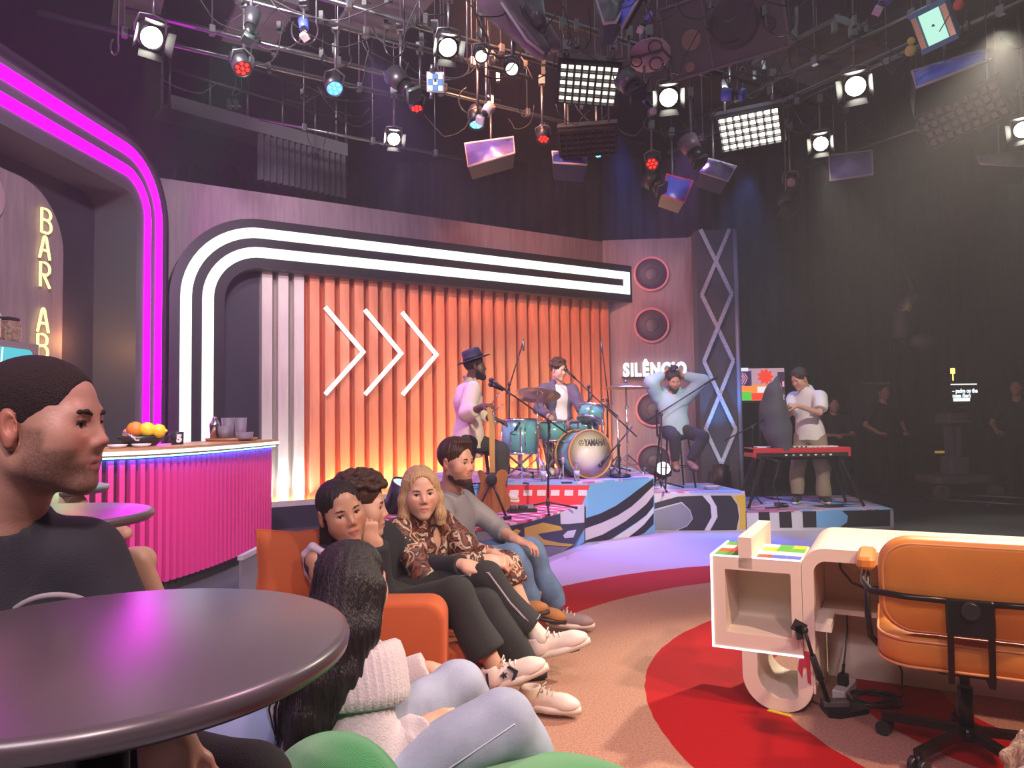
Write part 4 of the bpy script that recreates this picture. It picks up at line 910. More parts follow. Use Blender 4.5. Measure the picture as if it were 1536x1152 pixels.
m=MB(DF); m.box((.046,.372,-.30),(.115,.408,-.03)); m.build('shelf_bracket',MAT['white_paint'],desk)
m=MB(DF); m.box((1.94,.0,-.70),(2.0,.69,0)); m.build('side_panel',MAT['desk_white'],desk)
m=MB(DF); m.box((.30,.43,-.60),(.55,.68,-.585)); m.build('electrical_plate',mat('plate_grey',(.35,.3,.29),.5),desk)
RB=[(-.012,.165),(-.028,.20),(-.022,.245),(.0,.255),(.0,.285),(.024,.285),(.026,.14),(.012,.148),(.008,.215),(-.004,.215)]
m=MB(DF); m.prism(RB,.001,.004); m.build('red_marking',mat('marking_red',(.5,.03,.07),.5),desk)
m=MB(); 
for a,b in (((1152,1066),(1187,1075)),): 
    a=onz(*a); b=onz(*b); m.bar(a+np.array((0,0,.003)),b+np.array((0,0,.003)),.022,.004)
setp(m.build('floor_tape',mat('tape_yellow',(.7,.6,.03),.5)),'short strip of yellow floor tape below the desk hook','tape')
# cables and power strip under the desk
m=MB(); c=onz(1262,1046); M_=rotz(.9,c); t=thing('power_strip','white power strip on the floor under the desk','power strip',tuple(c),0)
m=MB(M_); m.box((-.05,-.03,0),(.17,.03,.045),.008); m.build('strip_body',MAT['white_plain'],t); m=MB(M_); m.box((.02,-.022,.045),(.065,.022,.10),.006); m.cyl((.042,0,.1),(.06,0,.14),.008); m.build('plug',MAT['black_plastic'],t)
for k in range(3): m=MB(M_); m.cyl((.0+.05*k*1.2-.03,0,.0455),(.0+.05*k*1.2-.03,0,.047),.012); m.build('socket',MAT['ceramic_white'],t)
c=onz(1312,1052); rg=np.random.RandomState(3); pts=[]
for i in range(90): a=i*.33; r=.085+.02*math.sin(i*.21)+.006*rg.rand(); pts.append(c+np.array((r*1.15*math.cos(a),r*math.sin(a),.008+.012*i/90+.004*math.sin(i*.5))))
q=tp(MD,(.36,.59,.40)); pts += [c+np.array((.12,-.02,.03)),c+np.array((.16,.05,.12)),(q+c)/2+np.array((0.05,0,-.02)),q]
setp(MB().tube(pts,.0045,6).build('cable_coil',MAT['black_plastic']),'coil of black cable on the floor under the desk','cable')
pts=[tp(MD,(.12,.57,.62)),tp(MD,(.13,.55,.56)),tp(MD,(.18,.53,.5)),tp(MD,(.24,.56,.47)),tp(MD,(.34,.58,.48))]
setp(MB().tube(pts,.007,6).build('desk_cable',mat('cable_brown',(.1,.04,.03),.5)),'brown cable hanging inside the desk knee space','cable')
pts=[tp(M_,(.06,0,.13)),tp(MD,(.15,.56,.25)),tp(MD,(.15,.58,.40))]
setp(MB().tube(pts,.004,6).build('plug_cable',MAT['black_plastic']),'thin black cable rising from the power strip plug','cable')
# leaning stand at the desk corner
c=onz(1256,1074); t=thing('tablet_stand','black leaning tablet stand on a flat base by the desk','stand',tuple(c))
m=MB(); e=[onz(*q) for q in ((1230,1062),(1243,1077),(1262,1079),(1304,1071),(1300,1064),(1262,1058))]; m.prism([(p[0],p[1]) for p in e],0,.022); m.build('base_plate',MAT['black_metal'],t)
b=onz(1244,1066)+np.array((0,0,.03)); tpn=at(1219,985,3.28); tq=at(1207,945,3.30); ti=at(1201,935,3.30)
m=MB(); m.cyl(b,tpn,.011); m.build('pole',MAT['black_metal'],t); m=MB(); m.cyl(b+(tpn-b)*.55+0,b+(tpn-b)*1.02,.017,.014); m.build('grip',MAT['rubber'],t); m=MB(); m.cyl(tpn,tq,.008); m.build('neck',MAT['black_metal'],t)
m=MB(); m.sphere(tq,.016,10,7); m.bar(tq+np.array((-.0,0,.0)),tq+np.array((-.05,.0,.028)),.05,.012,up=(0,1,0)); m.bar(tq+np.array((-.03,0,.02)),tq+np.array((-.022,0,-.04)),.03,.012,up=(0,1,0)); m.build('clamp',MAT['black_plastic'],t); m=MB(); m.box(b-np.array((.03,.02,.012)),b+np.array((.09,.035,.016)),.008); m.build('foot_block',mat('foot_grey',(.12,.10,.09),.5),t); m=MB(); m.sphere(b,.014,10,7); m.build('pivot_ball',MAT['chrome'],t)
# ---------------------------------------------------------------- office chair (seen from behind, facing the desk)
mat('leather_orange',(.62,.235,.042),.38,bump=.12,bs=220,var=.06,vs=6); mat('piping_orange',(.68,.30,.10),.4); mat('gunmetal',(.03,.026,.026),.3,metal=.7)
HB=np.array((1.772,2.95,0)); CH=frame(HB,d1); ch=thing('office_chair','orange leather office chair with black frame at the desk','chair',tuple(HB),math.atan2(d1[1],d1[0]))
def cushion(W,H,T,r,M,n=7,bulge=.02,back=0.):
    out=rrect(-W/2,-H/2,W/2,H/2,r,n); k=len(out); vs=[]; fs=[]; lev=[(.86,-T/2,1),( .97,-T*.42,1),(1.,-T*.2,0),(1.,T*.2,0),(.97,T*.42,1),(.86,T/2,1)]
    for s,z,_ in lev: vs += [(x*s if abs(s-1)>1e-9 else x, y*s, z) for x,y in out]
    for j in range(len(lev)-1):
        for i in range(k): q=(i+1)%k; fs.append((j*k+i,j*k+q,(j+1)*k+q,(j+1)*k+i))
    for base,z,rev in ((0,-T/2,True),((len(lev)-1)*k,T/2,False)):
        inner=[]
        prev=list(range(base,base+k))
        for s,dz in ((.55,.7),(.2,1.)):
            st_=len(vs); vs += [(x*s,y*s,z+(-1 if rev else 1)*bulge*dz) for x,y in out]; cur=list(range(st_,st_+k))
            for i in range(k): q=(i+1)%k; f=(prev[i],prev[q],cur[q],cur[i]); fs.append(f[::-1] if rev else f)
            prev=cur
        fs.append(tuple(prev[::-1]) if rev else tuple(prev))
    return MB(M).add(vs,fs,True)
Mb=CH@frame((0,-.30,.715),(1,0,0),z=(0,-.985,-.17))
cushion(.575,.36,.085,.11,Mb,bulge=.012).build('backrest',MAT['leather_orange'],ch)
for zz in (.034,-.034): m=MB(Mb); m.tube([(x,y,zz*1.03) for x,y in rrect(-.272,-.165,.272,.165,.10,7)],.0055,6,True); m.build('piping',MAT['piping_orange'],ch)
Ms=CH@frame((0,-.03,.475),(1,0,0),z=(0,-.06,1))
cushion(.60,.54,.125,.13,Ms,bulge=.018).build('seat',MAT['leather_orange'],ch)
for zz in (.045,-.052): m=MB(Ms); m.tube([(x,y,zz) for x,y in rrect(-.297,-.267,.297,.267,.125,7)],.0055,6,True); m.build('piping',MAT['piping_orange'],ch)
for sg in (-1,1):
    m=MB(CH); m.box((sg*.335-.035,-.10,.715),(sg*.335+.035,.20,.765),.02); m.build('arm_pad',MAT['leather_orange'],ch)
    m=MB(CH)
    pth=[(sg*.33,.12,.70),(sg*.345,.0,.695),(sg*.345,-.2,.69),(sg*.315,-.335,.685),(sg*.2,-.365,.68),(0,-.372,.678)]; m.tube(pth,.012,8)
    m.tube([(sg*.335,-.05,.70),(sg*.335,-.05,.5),(sg*.328,-.05,.44),(sg*.29,-.05,.40),(sg*.2,-.03,.385),(0,-.02,.38)],.013,8); m.build('arm_frame',MAT['gunmetal'],ch)
m=MB(CH); m.box((-.075,-.385,.56),(.075,-.362,.69),.01); m.build('back_bracket',MAT['gunmetal'],ch)
m=MB(CH); m.cyl((0,-.385,.655),(0,-.41,.655),.032,.028,20); m.build('bracket_knob',MAT['black_plastic'],ch)
for sg in (-1,1): m=MB(CH); m.bar((sg*.062,-.375,.60),(sg*.062,-.33,.39),.02,.026,up=(0,1,0)); m.bar((sg*.062,-.33,.39),(sg*.062,0,.37),.02,.03); m.build('fork_bar',MAT['gunmetal'],ch)
m=MB(CH); m.box((-.1,-.14,.345),(.1,.14,.395),.01); m.build('tilt_plate',MAT['gunmetal'],ch)
m=MB(CH); m.cyl((0,0,.28),(0,0,.36),.018); m.cyl((0,0,.10),(0,0,.27),.027); m.build('gas_lift',MAT['gunmetal'],ch); m=MB(CH); m.cyl((0,0,.07),(0,0,.12),.045,.036,20); m.build('hub',MAT['gunmetal'],ch)
for k in range(5):
    a=R(163+72*k); d=np.array((math.cos(a),math.sin(a),0)); m=MB(CH); m.bar(d*.03+np.array((0,0,.10)),d*.31+np.array((0,0,.075)),.035,.03); lg=m.build('base_arm',MAT['gunmetal'],ch)
    m=MB(CH); c=d*.305; q=np.array((-d[1],d[0],0)); m.cyl(c+q*.008+np.array((0,0,.03)),c+q*.03+np.array((0,0,.03)),.029,n=16); m.cyl(c-q*.008+np.array((0,0,.03)),c-q*.03+np.array((0,0,.03)),.029,n=16); m.cyl(c+np.array((0,0,.03)),c+np.array((0,0,.07)),.009); m.build('caster',MAT['black_plastic'],lg)
# ---------------------------------------------------------------- sofa, cushions, beanbag
cloth('sofa_orange',(.46,.085,.018),.8,.12,300); cloth('cushion_orange',(.50,.11,.032),.8,.15,300)
sf=thing('sofa','low orange upholstered sofa with a square arm, four people on it','sofa',(-.62,4.0,0))
AM=np.array([[1,0,0,0],[0,0,1,3.0],[0,1,0,0],[0,0,0,1.]])
def upright(x0,z0,x1,z1,y0,y1,r):
    """soft upholstered panel: outline in x-z, rounded, thickness along y"""
    o=rrect(x0,z0,x1,z1,r,6); k=len(o); b=min(.02,(y1-y0)*.3); vs=[]; cx,cz=(x0+x1)/2,(z0+z1)/2
    for yy,ins in ((y0,b),(y0+b*.3,b*.3),(y0+b,0),(y1-b,0),(y1-b*.3,b*.3),(y1,b)):
        for (x,z) in o: vs.append((x+(-ins if x>cx else ins),yy,z+(-ins if z>cz else ins)))
    fs=[tuple(range(k)),tuple(range(6*k-1,5*k-1,-1))]
    for j in range(5):
        for i in range(k): q=(i+1)%k; fs.append((j*k+q,j*k+i,(j+1)*k+i,(j+1)*k+q))
    return MB().add(vs,fs,True)
upright(-.985,.05,-.285,.61,3.0,3.19,.075).build('arm',MAT['sofa_orange'],sf)
upright(-1.0,.05,-.285,.61,5.1,5.28,.075).build('arm',MAT['sofa_orange'],sf)
m=MB(); m.box((-1.0,3.2,.06),(-.22,5.09,.27),.03); m.build('seat_base',MAT['sofa_orange'],sf)
for k in range(2): m=MB(); m.box((-.95,3.2+.95*k,.265),(-.20,3.2+.95*k+.94,.375),.05); m.build('seat_cushion',MAT['sofa_orange'],sf)
m=MB(); m.box((-1.16,3.05,.05),(-.98,5.28,.60),.06); m.build('backrest',MAT['sofa_orange'],sf)
for x in (-1.05,-.35):
    for y in (3.08,5.2): m=MB(); m.cyl((x,y,0),(x,y,.06),.025); m.build('leg',MAT['black_metal'],sf)
def pillow(name,lab,c,w,h,t,mt,yaw,tilt,roll=0):
    o=thing(name,lab,'cushion',tuple(c)); M_=np.array(Matrix.Translation(Vector(c))@Matrix.Rotation(yaw,4,'Z')@Matrix.Rotation(tilt,4,'X')@Matrix.Rotation(roll,4,'Y'))
    n=16; vs=[]; fs=[]
    for sd in (1,-1):
        for i in range(n+1):
            for j in range(n+1):
                u=i/n*2-1; v=j/n*2-1; e=(1-abs(u)**2.6)*(1-abs(v)**2.6); k=1-.10*(1-abs(v))*(abs(u)**6); k2=1-.10*(1-abs(u))*(abs(v)**6)
                vs.append((u*w/2*k,sd*t/2*max(e,0)**.55,v*h/2*k2))
    N_=(n+1)**2
    for sd in (0,1):
        for i in range(n):
            for j in range(n): a=sd*N_+i*(n+1)+j; f=(a,a+1,a+n+2,a+n+1); fs.append(f if sd==0 else f[::-1])
    MB(M_).add(vs,fs,True).build('cushion_cover',mt,o)
    sm=[]; 
    for i in range(n+1): sm.append(vs[i*(n+1)])
    for j in range(n+1): sm.append(vs[n*(n+1)+j])
    for i in range(n,-1,-1): sm.append(vs[i*(n+1)+n])
    for j in range(n,-1,-1): sm.append(vs[j])
    MB(M_).tube(sm,.005,5,True).build('seam',mt,o); return o
pillow('cushion','orange square cushion upright behind the dark haired woman',(-.955,3.24,.70),.36,.36,.15,MAT['cushion_orange'],R(38),R(-6),R(4))
# beanbag
def corduroy():
    m,nt,b=nodes('corduroy_green'); b.inputs['Base Color'].default_value=(.025,.30,.065,1); b.inputs['Roughness'].default_value=.85; b.inputs['Sheen Weight'].default_value=.3
    tc=nt.nodes.new('ShaderNodeTexCoord'); mp=nt.nodes.new('ShaderNodeMapping'); mp.inputs['Rotation'].default_value=(0,.2,.9); lk(nt,tc.outputs['Object'],mp.inputs[0]); wv=nt.nodes.new('ShaderNodeTexWave'); wv.inputs['Scale'].default_value=80; wv.inputs['Distortion'].default_value=.3; lk(nt,mp.outputs[0],wv.inputs['Vector'])
    bp=nt.nodes.new('ShaderNodeBump'); bp.inputs['Strength'].default_value=.5; bp.inputs['Distance'].default_value=.006; lk(nt,wv.outputs['Fac'],bp.inputs['Height']); lk(nt,bp.outputs[0],b.inputs['Normal']); MAT['corduroy_green']=m
corduroy()
bb=thing('beanbag','green corduroy beanbag under the woman in the white sweater','beanbag',(-.12,1.9,0))
f=SF(); f.ell((-.10,1.88,.17),(.50,.44,.24),k=0); f.ell((-.44,1.68,.33),(.19,.29,.31),k=.12,rot=(0,14,35)); f.ell((.12,1.95,.2),(.36,.34,.22),k=.1); f.box((0,1.9,-.2),(1,1,.2),k=.01,op='s')
fobj('beanbag_cover',f,.014,MAT['corduroy_green'],bb,disp=wob(.008,14,3),relax=2)

c=at(345,1112,1.95); pillow('cushion','pale blue cushion on the floor between table and beanbag',(c[0]-.08,c[1]+.1,.42),.34,.34,.14,mat('pale_blue',(.36,.46,.75),.7),R(30),R(-20),R(20))
m=MB(); c=np.array((c[0]-.08,c[1]+.12,0)); t=thing('floor_pouf','low dark pouf under the pale blue cushion','pouf',tuple(c)); MB(rotz(0,c)).lathe([(.2,0),(.22,.03),(.22,.22),(.2,.26),(0,.27)],32).build('pouf_cover',MAT['dark_grey'],t)
MB(rotz(0,c)).lathe([(.222,.12),(.226,.125),(.222,.13)],32).build('pouf_seam',MAT['black_matte'],t)
# low clear panel at the bar's end
t=thing('glass_screen','low clear glass screen with pale top edge beside the bar','glass screen',(-1.8,5.0,0)); m=MB(); m.box((-1.86,5.0,.02),(-1.84,5.9,.42)); m.build('pane',MAT['glass'],t); m=MB(); m.box((-1.87,5.0,.42),(-1.83,5.9,.45)); m.build('top_edge',MAT['paint_pale'],t); m=MB(); m.box((-1.87,5.0,0),(-1.83,5.9,.02)); m.build('base_rail',MAT['dark_grey'],t)
# ---------------------------------------------------------------- lighting grid
GZ=5.15
def unit(v): v=np.array(v,float); return v/np.linalg.norm(v)
def aimframe(c,d):
    """frame at c with z axis along d"""
    d=unit(d); x=np.cross((0,0,1),d); x=unit(x) if np.linalg.norm(x)>.05 else np.array((1.,0,0)); M=np.eye(4); M[:3,0]=x; M[:3,1]=np.cross(d,x); M[:3,2]=d; M[:3,3]=c; return M
ords=['nearest the camera','second from the camera','third from the camera','fourth from the camera','fifth from the camera','sixth from the camera','farthest from the camera']
def pipe(lab,px,py,dirv,l0,l1,r=.027,Z=GZ,clamps=3):
    c=onz(px,py,Z); a=c+dirv*l0; b=c+dirv*l1; t=thing('lighting_pipe',lab,'pipe',tuple(c),0,'pipes of the lighting grid')
    MB().cyl(a,b,r,n=12).build('tube',MAT['pipe_metal'],t)
    for k in range(clamps):
        q=a+(b-a)*(k+.6)/(clamps+.2); m=MB(); m.cyl(q,(q[0],q[1],6.9),.008,n=6); m.build('hanger_rod',MAT['steel'],t)
        m=MB(rotz(.5,q)); m.box((-.03,-.04,-.04),(.03,.04,.05),.01); m.build('clamp',MAT['steel'],t)
pipe('bright steel pipe at the top left of the ceiling grid',440,20,WU,-1.2,2.6); pipe('steel pipe carrying the lit blue can light',450,79,WU,-1.6,2.4); pipe('steel pipe carrying the red can light at left',420,104,WU,-2.2,1.6)
pipe('steel pipe above the two cream fresnel lamps',700,60,WU,-2.2,3.0); pipe('thin dark pipe above the cyan can light',760,162,WU,-1.6,2.2,.02); pipe('dark pipe left of the blue wrapped softlight',610,222,WU,-2,1.0,.02)
pipe('pale pipe crossing at the upper right behind the cyan fixture',1480,26,WN,-.8,2.8); pipe('pale pipe beside the right bright spot',1220,131,WN,-1.2,2.4); pipe('faint pipe above the bright lamp panel',1165,120,WN,-2.2,1.2,.02); pipe('dim pipe above the dark lamp panel at right',1500,150,WN,-1,3,.02)
pipe('dark steel pipe across the top centre of the grid',930,60,WU,-2.5,3.6,.03,5.4)
def hang(m,c,top=GZ): m.cyl((c[0],c[1],c[2]),(c[0],c[1],top),.014,n=8); m.box((c[0]-.035,c[1]-.035,top-.05),(c[0]+.035,c[1]+.035,top+.05)); m.cyl((c[0],c[1],top),(c[0],c[1],6.92),.004,n=4)
def fresnel(lab,px,py,rp,Z=4.6,glow='lamp_white',aim=None,grp='fresnel spotlights of the ceiling grid',doors=True):
    c=onz(px,py,Z); dist=np.linalg.norm(c-CAM); r=rp/1100*dist; d=unit((CAM+np.array(aim if aim is not None else (.6,2.5,-.6)))-c); M=aimframe(c,d)
    t=thing('fresnel_spotlight',lab,'spotlight',tuple(c),0,grp)
    m=MB(M); m.lathe([(r*1.25,-.02),(r*1.3,0),(r*1.3,-.02)][:0] or [(0,-r*3.2),(r*.9,-r*3.2),(r*1.22,-r*2.4),(r*1.22,.0),(r*1.02,.0),(r*1.0,-.02)],20); m.build('housing',MAT['black_housing'],t)
    m=MB(M); m.lathe([(r,-.018),(r*.7,-.006),(0,.0)],20); m.build('lens',MAT[glow],t)
    m=MB(M); m.tube([(-r*1.25,0,-r),(-r*1.4,r*.6,-r),(-r*1.2,r*1.7,-r),(0,r*1.9,-r),(r*1.2,r*1.7,-r),(r*1.4,r*.6,-r),(r*1.25,0,-r)],.012,6); m.build('yoke',MAT['steel'],t)
    if doors:
        for a in range(4):
            m=MB(M@np.array(Matrix.Rotation(a*math.pi/2,4,'Z'))); m.add([(-r*.95,r*1.22,0),(r*.95,r*1.22,0),(r*1.15,r*1.75,r*.9),(-r*1.15,r*1.75,r*.9),(-r*.95,r*1.25,-.003),(r*.95,r*1.25,-.003),(r*1.15,r*1.78,r*.9),(-r*1.15,r*1.78,r*.9)],[(0,1,2,3),(7,6,5,4),(0,4,5,1),(1,5,6,2),(2,6,7,3),(3,7,4,0)]); m.build('barn_door',MAT['black_metal'],t)
    m=MB(); hang(m,tp(M,(0,r*1.9,-r))); m.build('hanger',MAT['steel'],t); return t
fresnel('bright white fresnel spot at the upper left of the ceiling',228,57,13,4.7); fresnel('bright square-fronted white fresnel left of the two cream lamps',672,72,12,4.7); fresnel('bright white spot right of the checked lamp panel',1003,147,12,4.7)
fresnel('bright white spot at upper right, left of the wrapped softlight',1283,130,12,4.6); fresnel('small white spot low above the stage wall top',591,209,8.5,4.6); fresnel('white spot above the pale violet gel box',1231,216,9,4.6); fresnel('white spot cut off by the right edge of the ceiling',1534,195,9,4.6)
fresnel('dim orange lit fresnel lens, left of the cream one',722,85,8,4.75,'lamp_soft',doors=False); fresnel('dim cream fresnel lens beside the checked lamp panel',768,104,8.5,4.75,'lamp_soft',doors=False)
def can(lab,px,py,rp,glow,Z=4.55,aim=(0,4,-1.3),grp='coloured can lights of the ceiling grid'):
    c=onz(px,py,Z); r=rp/1100*np.linalg.norm(c-CAM); d=unit(CAM+np.array(aim)-c); M=aimframe(c,d); t=thing('can_light',lab,'spotlight',tuple(c),0,grp)
    MB(M).lathe([(0,-r*3),(r*.8,-r*3),(r*1.1,-r*2.3),(r*1.1,.01),(r*1.0,.01),(r,-.01),(0,-.01)],20).build('housing',MAT['black_housing'],t)
    m=MB(M); m.sphere((0,0,-.004),(r*.24,r*.24,.012),8,5)
    for k in range(6): m.sphere((r*.62*math.cos(k*1.047),r*.62*math.sin(k*1.047),-.004),(r*.24,r*.24,.012),8,5)
    o=m.build('led_cluster',MAT[glow],t); o['kind']='stuff'
    MB(M).lathe([(0,-.008),(r*.98,-.008)],20).build('front_lens',MAT['lens_'+glow],t)
    m=MB(M); m.tube([(-r*1.12,0,-r),(-r*1.2,r*1.2,-r*1.4),(0,r*1.7,-r*1.6),(r*1.2,r*1.2,-r*1.4),(r*1.12,0,-r)],.01,6); m.build('yoke',MAT['steel'],t)
    m=MB(); hang(m,tp(M,(0,r*1.7,-r*1.6))); m.build('hanger',MAT['steel'],t)
emis('lens_lamp_red',(.6,.01,.01),.5); emis('lens_lamp_blue',(.1,.35,1),2.2); emis('lens_lamp_cyan',(.15,.7,1),1.6)
can('red can light at the left of the ceiling grid',364,103,11,'lamp_red'); can('bright blue can light left of centre on the grid',502,133,11,'lamp_blue'); can('flat red can light below the small lit box',625,163,9,'lamp_red',4.55,(0,6,-3)); can('cyan can light above the blue wrapped softlight',715,187,10,'lamp_cyan',4.5,(0,6,-2.6)); can('red can light beside the dark lamp panel',815,209,8.5,'lamp_red',4.5,(0,6,-2.2)); can('red can light above the blue box with red frame',978,246,9,'lamp_red',4.5); can('tiny blue can light under the dark lamp panel',897,233,5,'lamp_cyan',4.4,(0,6,-3))
fresnel('unlit pinkish lens hanging below the right hand spots',1186,274,7.5,4.4,'lens_dull' if 'lens_dull' in MAT else (mat('lens_dull',(.4,.3,.32),.3) and 'lens_dull'),doors=False)
def quad_panel(lab,px0,py0,px1,py1,Z,nx,ny,cellm,skew=0,name='lamp_panel',grp='gridded lamp panels in the ceiling',tilt=(0,3.,-1.6)):
    c=onz((px0+px1)/2,(py0+py1)/2,Z); dist=np.linalg.norm(c-CAM); w=(px1-px0)/1100*dist; d=unit(CAM+np.array(tilt)-c); M=aimframe(c,d); vd=unit(CAM-c); h=(py1-py0)/1100*dist/max(.35,abs(np.dot(M[:3,1],np.cross(vd,M[:3,0]))))
    M=M@np.array(Matrix.Rotation(skew,4,'Z')); t=thing(name,lab,'lamp panel',tuple(c),0,grp)
    m=MB(M); m.box((-w/2-.03,-h/2-.03,-.14),(w/2+.03,h/2+.03,-.02)); m.build('housing',MAT['black_housing'],t)
    m=MB(M); cw=w/nx; chh=h/ny
    for i in range(nx):
        for j in range(ny): m.box((-w/2+cw*(i+.16),-h/2+chh*(j+.18),-.02),(-w/2+cw*(i+.84),-h/2+chh*(j+.82),.0))
    o=m.build('lamp_cells',MAT[cellm],t); o['kind']='stuff'
    for i in range(nx+1): m=MB(M); m.box((-w/2+cw*i-.006,-h/2,-.02),(-w/2+cw*i+.006,h/2,.05)); m.build('louvre',MAT['black_metal'],t)
    for j in range(ny+1): m=MB(M); m.box((-w/2,-h/2+chh*j-.006,-.02),(w/2,-h/2+chh*j+.006,.05)); m.build('louvre',MAT['black_metal'],t)
    m=MB(); 
    for sx in (-.4,.4): hang(m,tp(M,(w*sx,h/2,-.08)))
    m.build('hanger',MAT['steel'],t)
emis('cell_dim',(1,.93,.78),1.5); mat('cell_dark',(.30,.24,.25),.5)
quad_panel('half lit gridded lamp panel near the ceiling centre',842,100,922,150,4.8,8,5,'cell_dim',R(-10)); quad_panel('brightest gridded lamp panel, right of centre',1086,172,1164,216,4.6,8,5,'lamp_cell',R(0)); quad_panel('unlit gridded lamp panel above the small blue wrapped light',843,195,920,230,4.5,9,5,'cell_dark'); quad_panel('unlit gridded lamp panel at the far right',1398,153,1488,194,4.6,9,4,'cell_dark',R(12))
def gel(name,col,rough=.3):
    return mat(name,col,rough,var=.35,vs=3,bump=.5,bs=7,coat=.3)
gel('gel_blue',(.085,.075,.36)); gel('gel_bright_blue',(.06,.10,.62)); gel('gel_violet',(.20,.17,.40)); gel('gel_pale',(.30,.30,.30)); gel('gel_green_grey',(.06,.085,.075)); mat('red_rim',(.7,.03,.08),.4); mat('pale_metal',(.42,.38,.42),.4)
def softlight(lab,quad,Z,front,back='black_housing',dep=.22,rim='pale_metal',name='wrapped_softlight',grp='softlights wrapped in coloured gel'):
    """box light: quad = photo corners of the gel face (tl,tr,br,bl) at height Z for its centre"""
    cx=sum(p[0] for p in quad)/4; cy=sum(p[1] for p in quad)/4; c=onz(cx,cy,Z); Y=c[1]
    P=[at(x,y,Y+.1*(1 if k<2 else -1)) for k,(x,y) in enumerate(quad)]; n=np.cross(P[1]-P[0],P[3]-P[0]); n=unit(n); n=n if np.dot(n,CAM-c)>0 else -n
    t=thing(name,lab,'softlight',tuple(c),0,grp)
    # bulging gel face
    N_=8; vs=[]; fs=[]; rg=np.random.RandomState(int(cx))
    for j in range(N_+1):
        for i in range(N_+1):
            u=i/N_; v=j/N_; p=(P[0]*(1-u)+P[1]*u)*(1-v)+(P[3]*(1-u)+P[2]*u)*v; vs.append(p+n*(.06*math.sin(math.pi*u)*math.sin(math.pi*v)+.012*rg.randn()*(0<i<N_ and 0<j<N_)))
    for j in range(N_):
        for i in range(N_): a=j*(N_+1)+i; fs.append((a,a+1,a+N_+2,a+N_+1))
    k0=len(vs); vs += [p-n*dep for p in P]; e=[0,N_,(N_+1)**2-1,N_*(N_+1)]
    gv=MB(); gv.add(vs[:k0],fs,True); gv.build('gel_sheet',MAT[front],t)
    m=MB(); vv=[p-n*.005 for p in P]+[p*.9+c*.1-n*dep for p in P]; m.add(vv,[(0,1,2,3),(7,6,5,4),(0,4,5,1),(1,5,6,2),(2,6,7,3),(3,7,4,0)]); m.build('housing',MAT[back],t)
    m=MB(); m.tube([p+n*.004 for p in P],.014,6,True); m.build('front_rim',MAT[rim],t)
    m=MB(); hang(m,c-n*dep*.6); m.build('hanger',MAT['steel'],t); return t
softlight('blue gel wrapped softlight below the cyan can light',[(697,216),(770,206),(772,230),(702,250)],4.5,'gel_blue'); softlight('small blue gel wrapped softlight under the unlit panel',[(828,228),(880,230),(880,248),(830,244)],4.4,'gel_blue'); softlight('pale violet gel sheet light at right of the ceiling',[(1243,234),(1308,226),(1309,262),(1245,271)],4.4,'gel_violet')
softlight('blue softlight with a red glowing front frame',[(1000,262),(1039,272),(1026,304),(992,292)],4.35,'gel_bright_blue',rim='red_rim'); softlight('violet softlight with folded lilac flaps right of the red framed one',[(1062,238),(1104,250),(1092,272),(1050,258)],4.4,'gel_violet'); softlight('long softlight with a blue plastic lower lip at upper right',[(1368,108),(1478,74),(1480,92),(1374,132)],4.6,'gel_bright_blue',dep=.3); softlight('softlight with grey face and blue edge at the top centre',[(893,-4),(944,-6),(924,34),(906,36)],5.0,'gel_green_grey'); softlight('blue plastic edge of the top centre softlight',[(926,30),(948,-8),(962,-8),(934,42)],5.0,'gel_bright_blue',dep=.05); softlight('pale plastic covered softlight at the far right',[(1466,236),(1540,226),(1542,250),(1470,246)],4.4,'gel_pale')
# moulded scoop light near the top centre
sc=thing('scoop_light','large grey and mauve scoop light at the top centre','softlight',tuple(onz(782,38,5.0)))
f=SF(); a=at(746,0,6.6); b=at(812,76,6.6); f.cone(a,b,.19,.09,flat=(unit(np.cross(b-a,(0,1,0))),1.0)); f.cone(a+np.array((.16,.1,.06)),b+np.array((.13,.1,.1)),.16,.07,k=.03)
fobj('scoop_body',f,.03,mat('scoop_mauve',(.09,.07,.085),.35),sc,relax=1); m=MB(); m.tube([at(752,4,6.4),at(790,60,6.38),at(816,80,6.4)],.012,6); m.build('scoop_rim',MAT['pale_metal'],sc); m=MB(); hang(m,a); m.build('hanger',MAT['steel'],sc); m=MB(); m.cyl(at(800,8,6.5),at(812,40,6.5),.10,.05,14); m.build('lamp_cone',MAT['gel_green_grey'],sc)
# cyan lit fixture and little lit box
c=onz(1400,40,4.9); t=thing('cyan_fixture','bright cyan and white lit lantern at the top right','softlight',tuple(c)); M=aimframe(c,CAM+np.array((0,2,-.5))-c)@np.array(Matrix.Rotation(R(10),4,'Z')); u=1/1100*np.linalg.norm(c-CAM)
emis('fixture_green',(.55,1,.82),.95); m=MB(M); m.box((-20*u,-24*u,-.2),(20*u,24*u,-.02)); m.build('housing',mat('fixture_blue',(.06,.25,.42),.35),t); m=MB(M); m.box((-11*u,-20*u,-.02),(11*u,20*u,.0)); m.build('lit_face',MAT['fixture_green'],t)
for s_ in (-1,1): m=MB(M); m.box((s_*16*u-3*u,-20*u,-.02),(s_*16*u+3*u,20*u,.01)); m.build('side_reflector',MAT['chrome'],t)
for s_ in (-1,1): m=MB(M); m.box((-20*u,s_*22*u-3*u,-.03),(20*u,s_*22*u+3*u,.02)); m.build('end_band',MAT['fixture_blue'],t)
m=MB(M); m.sphere((-30*u,-14*u,0),7*u,10,7); m.sphere((-26*u,-4*u,0),5*u,8,6); m.build('yellow_knob',mat('knob_yellow',(.5,.48,.1),.5),t); m=MB(M); m.sphere((30*u,10*u,0),6*u,10,7); m.build('red_plug',mat('plug_red',(.55,.06,.05),.5),t); m=MB(); hang(m,c); m.build('hanger',MAT['steel'],t)
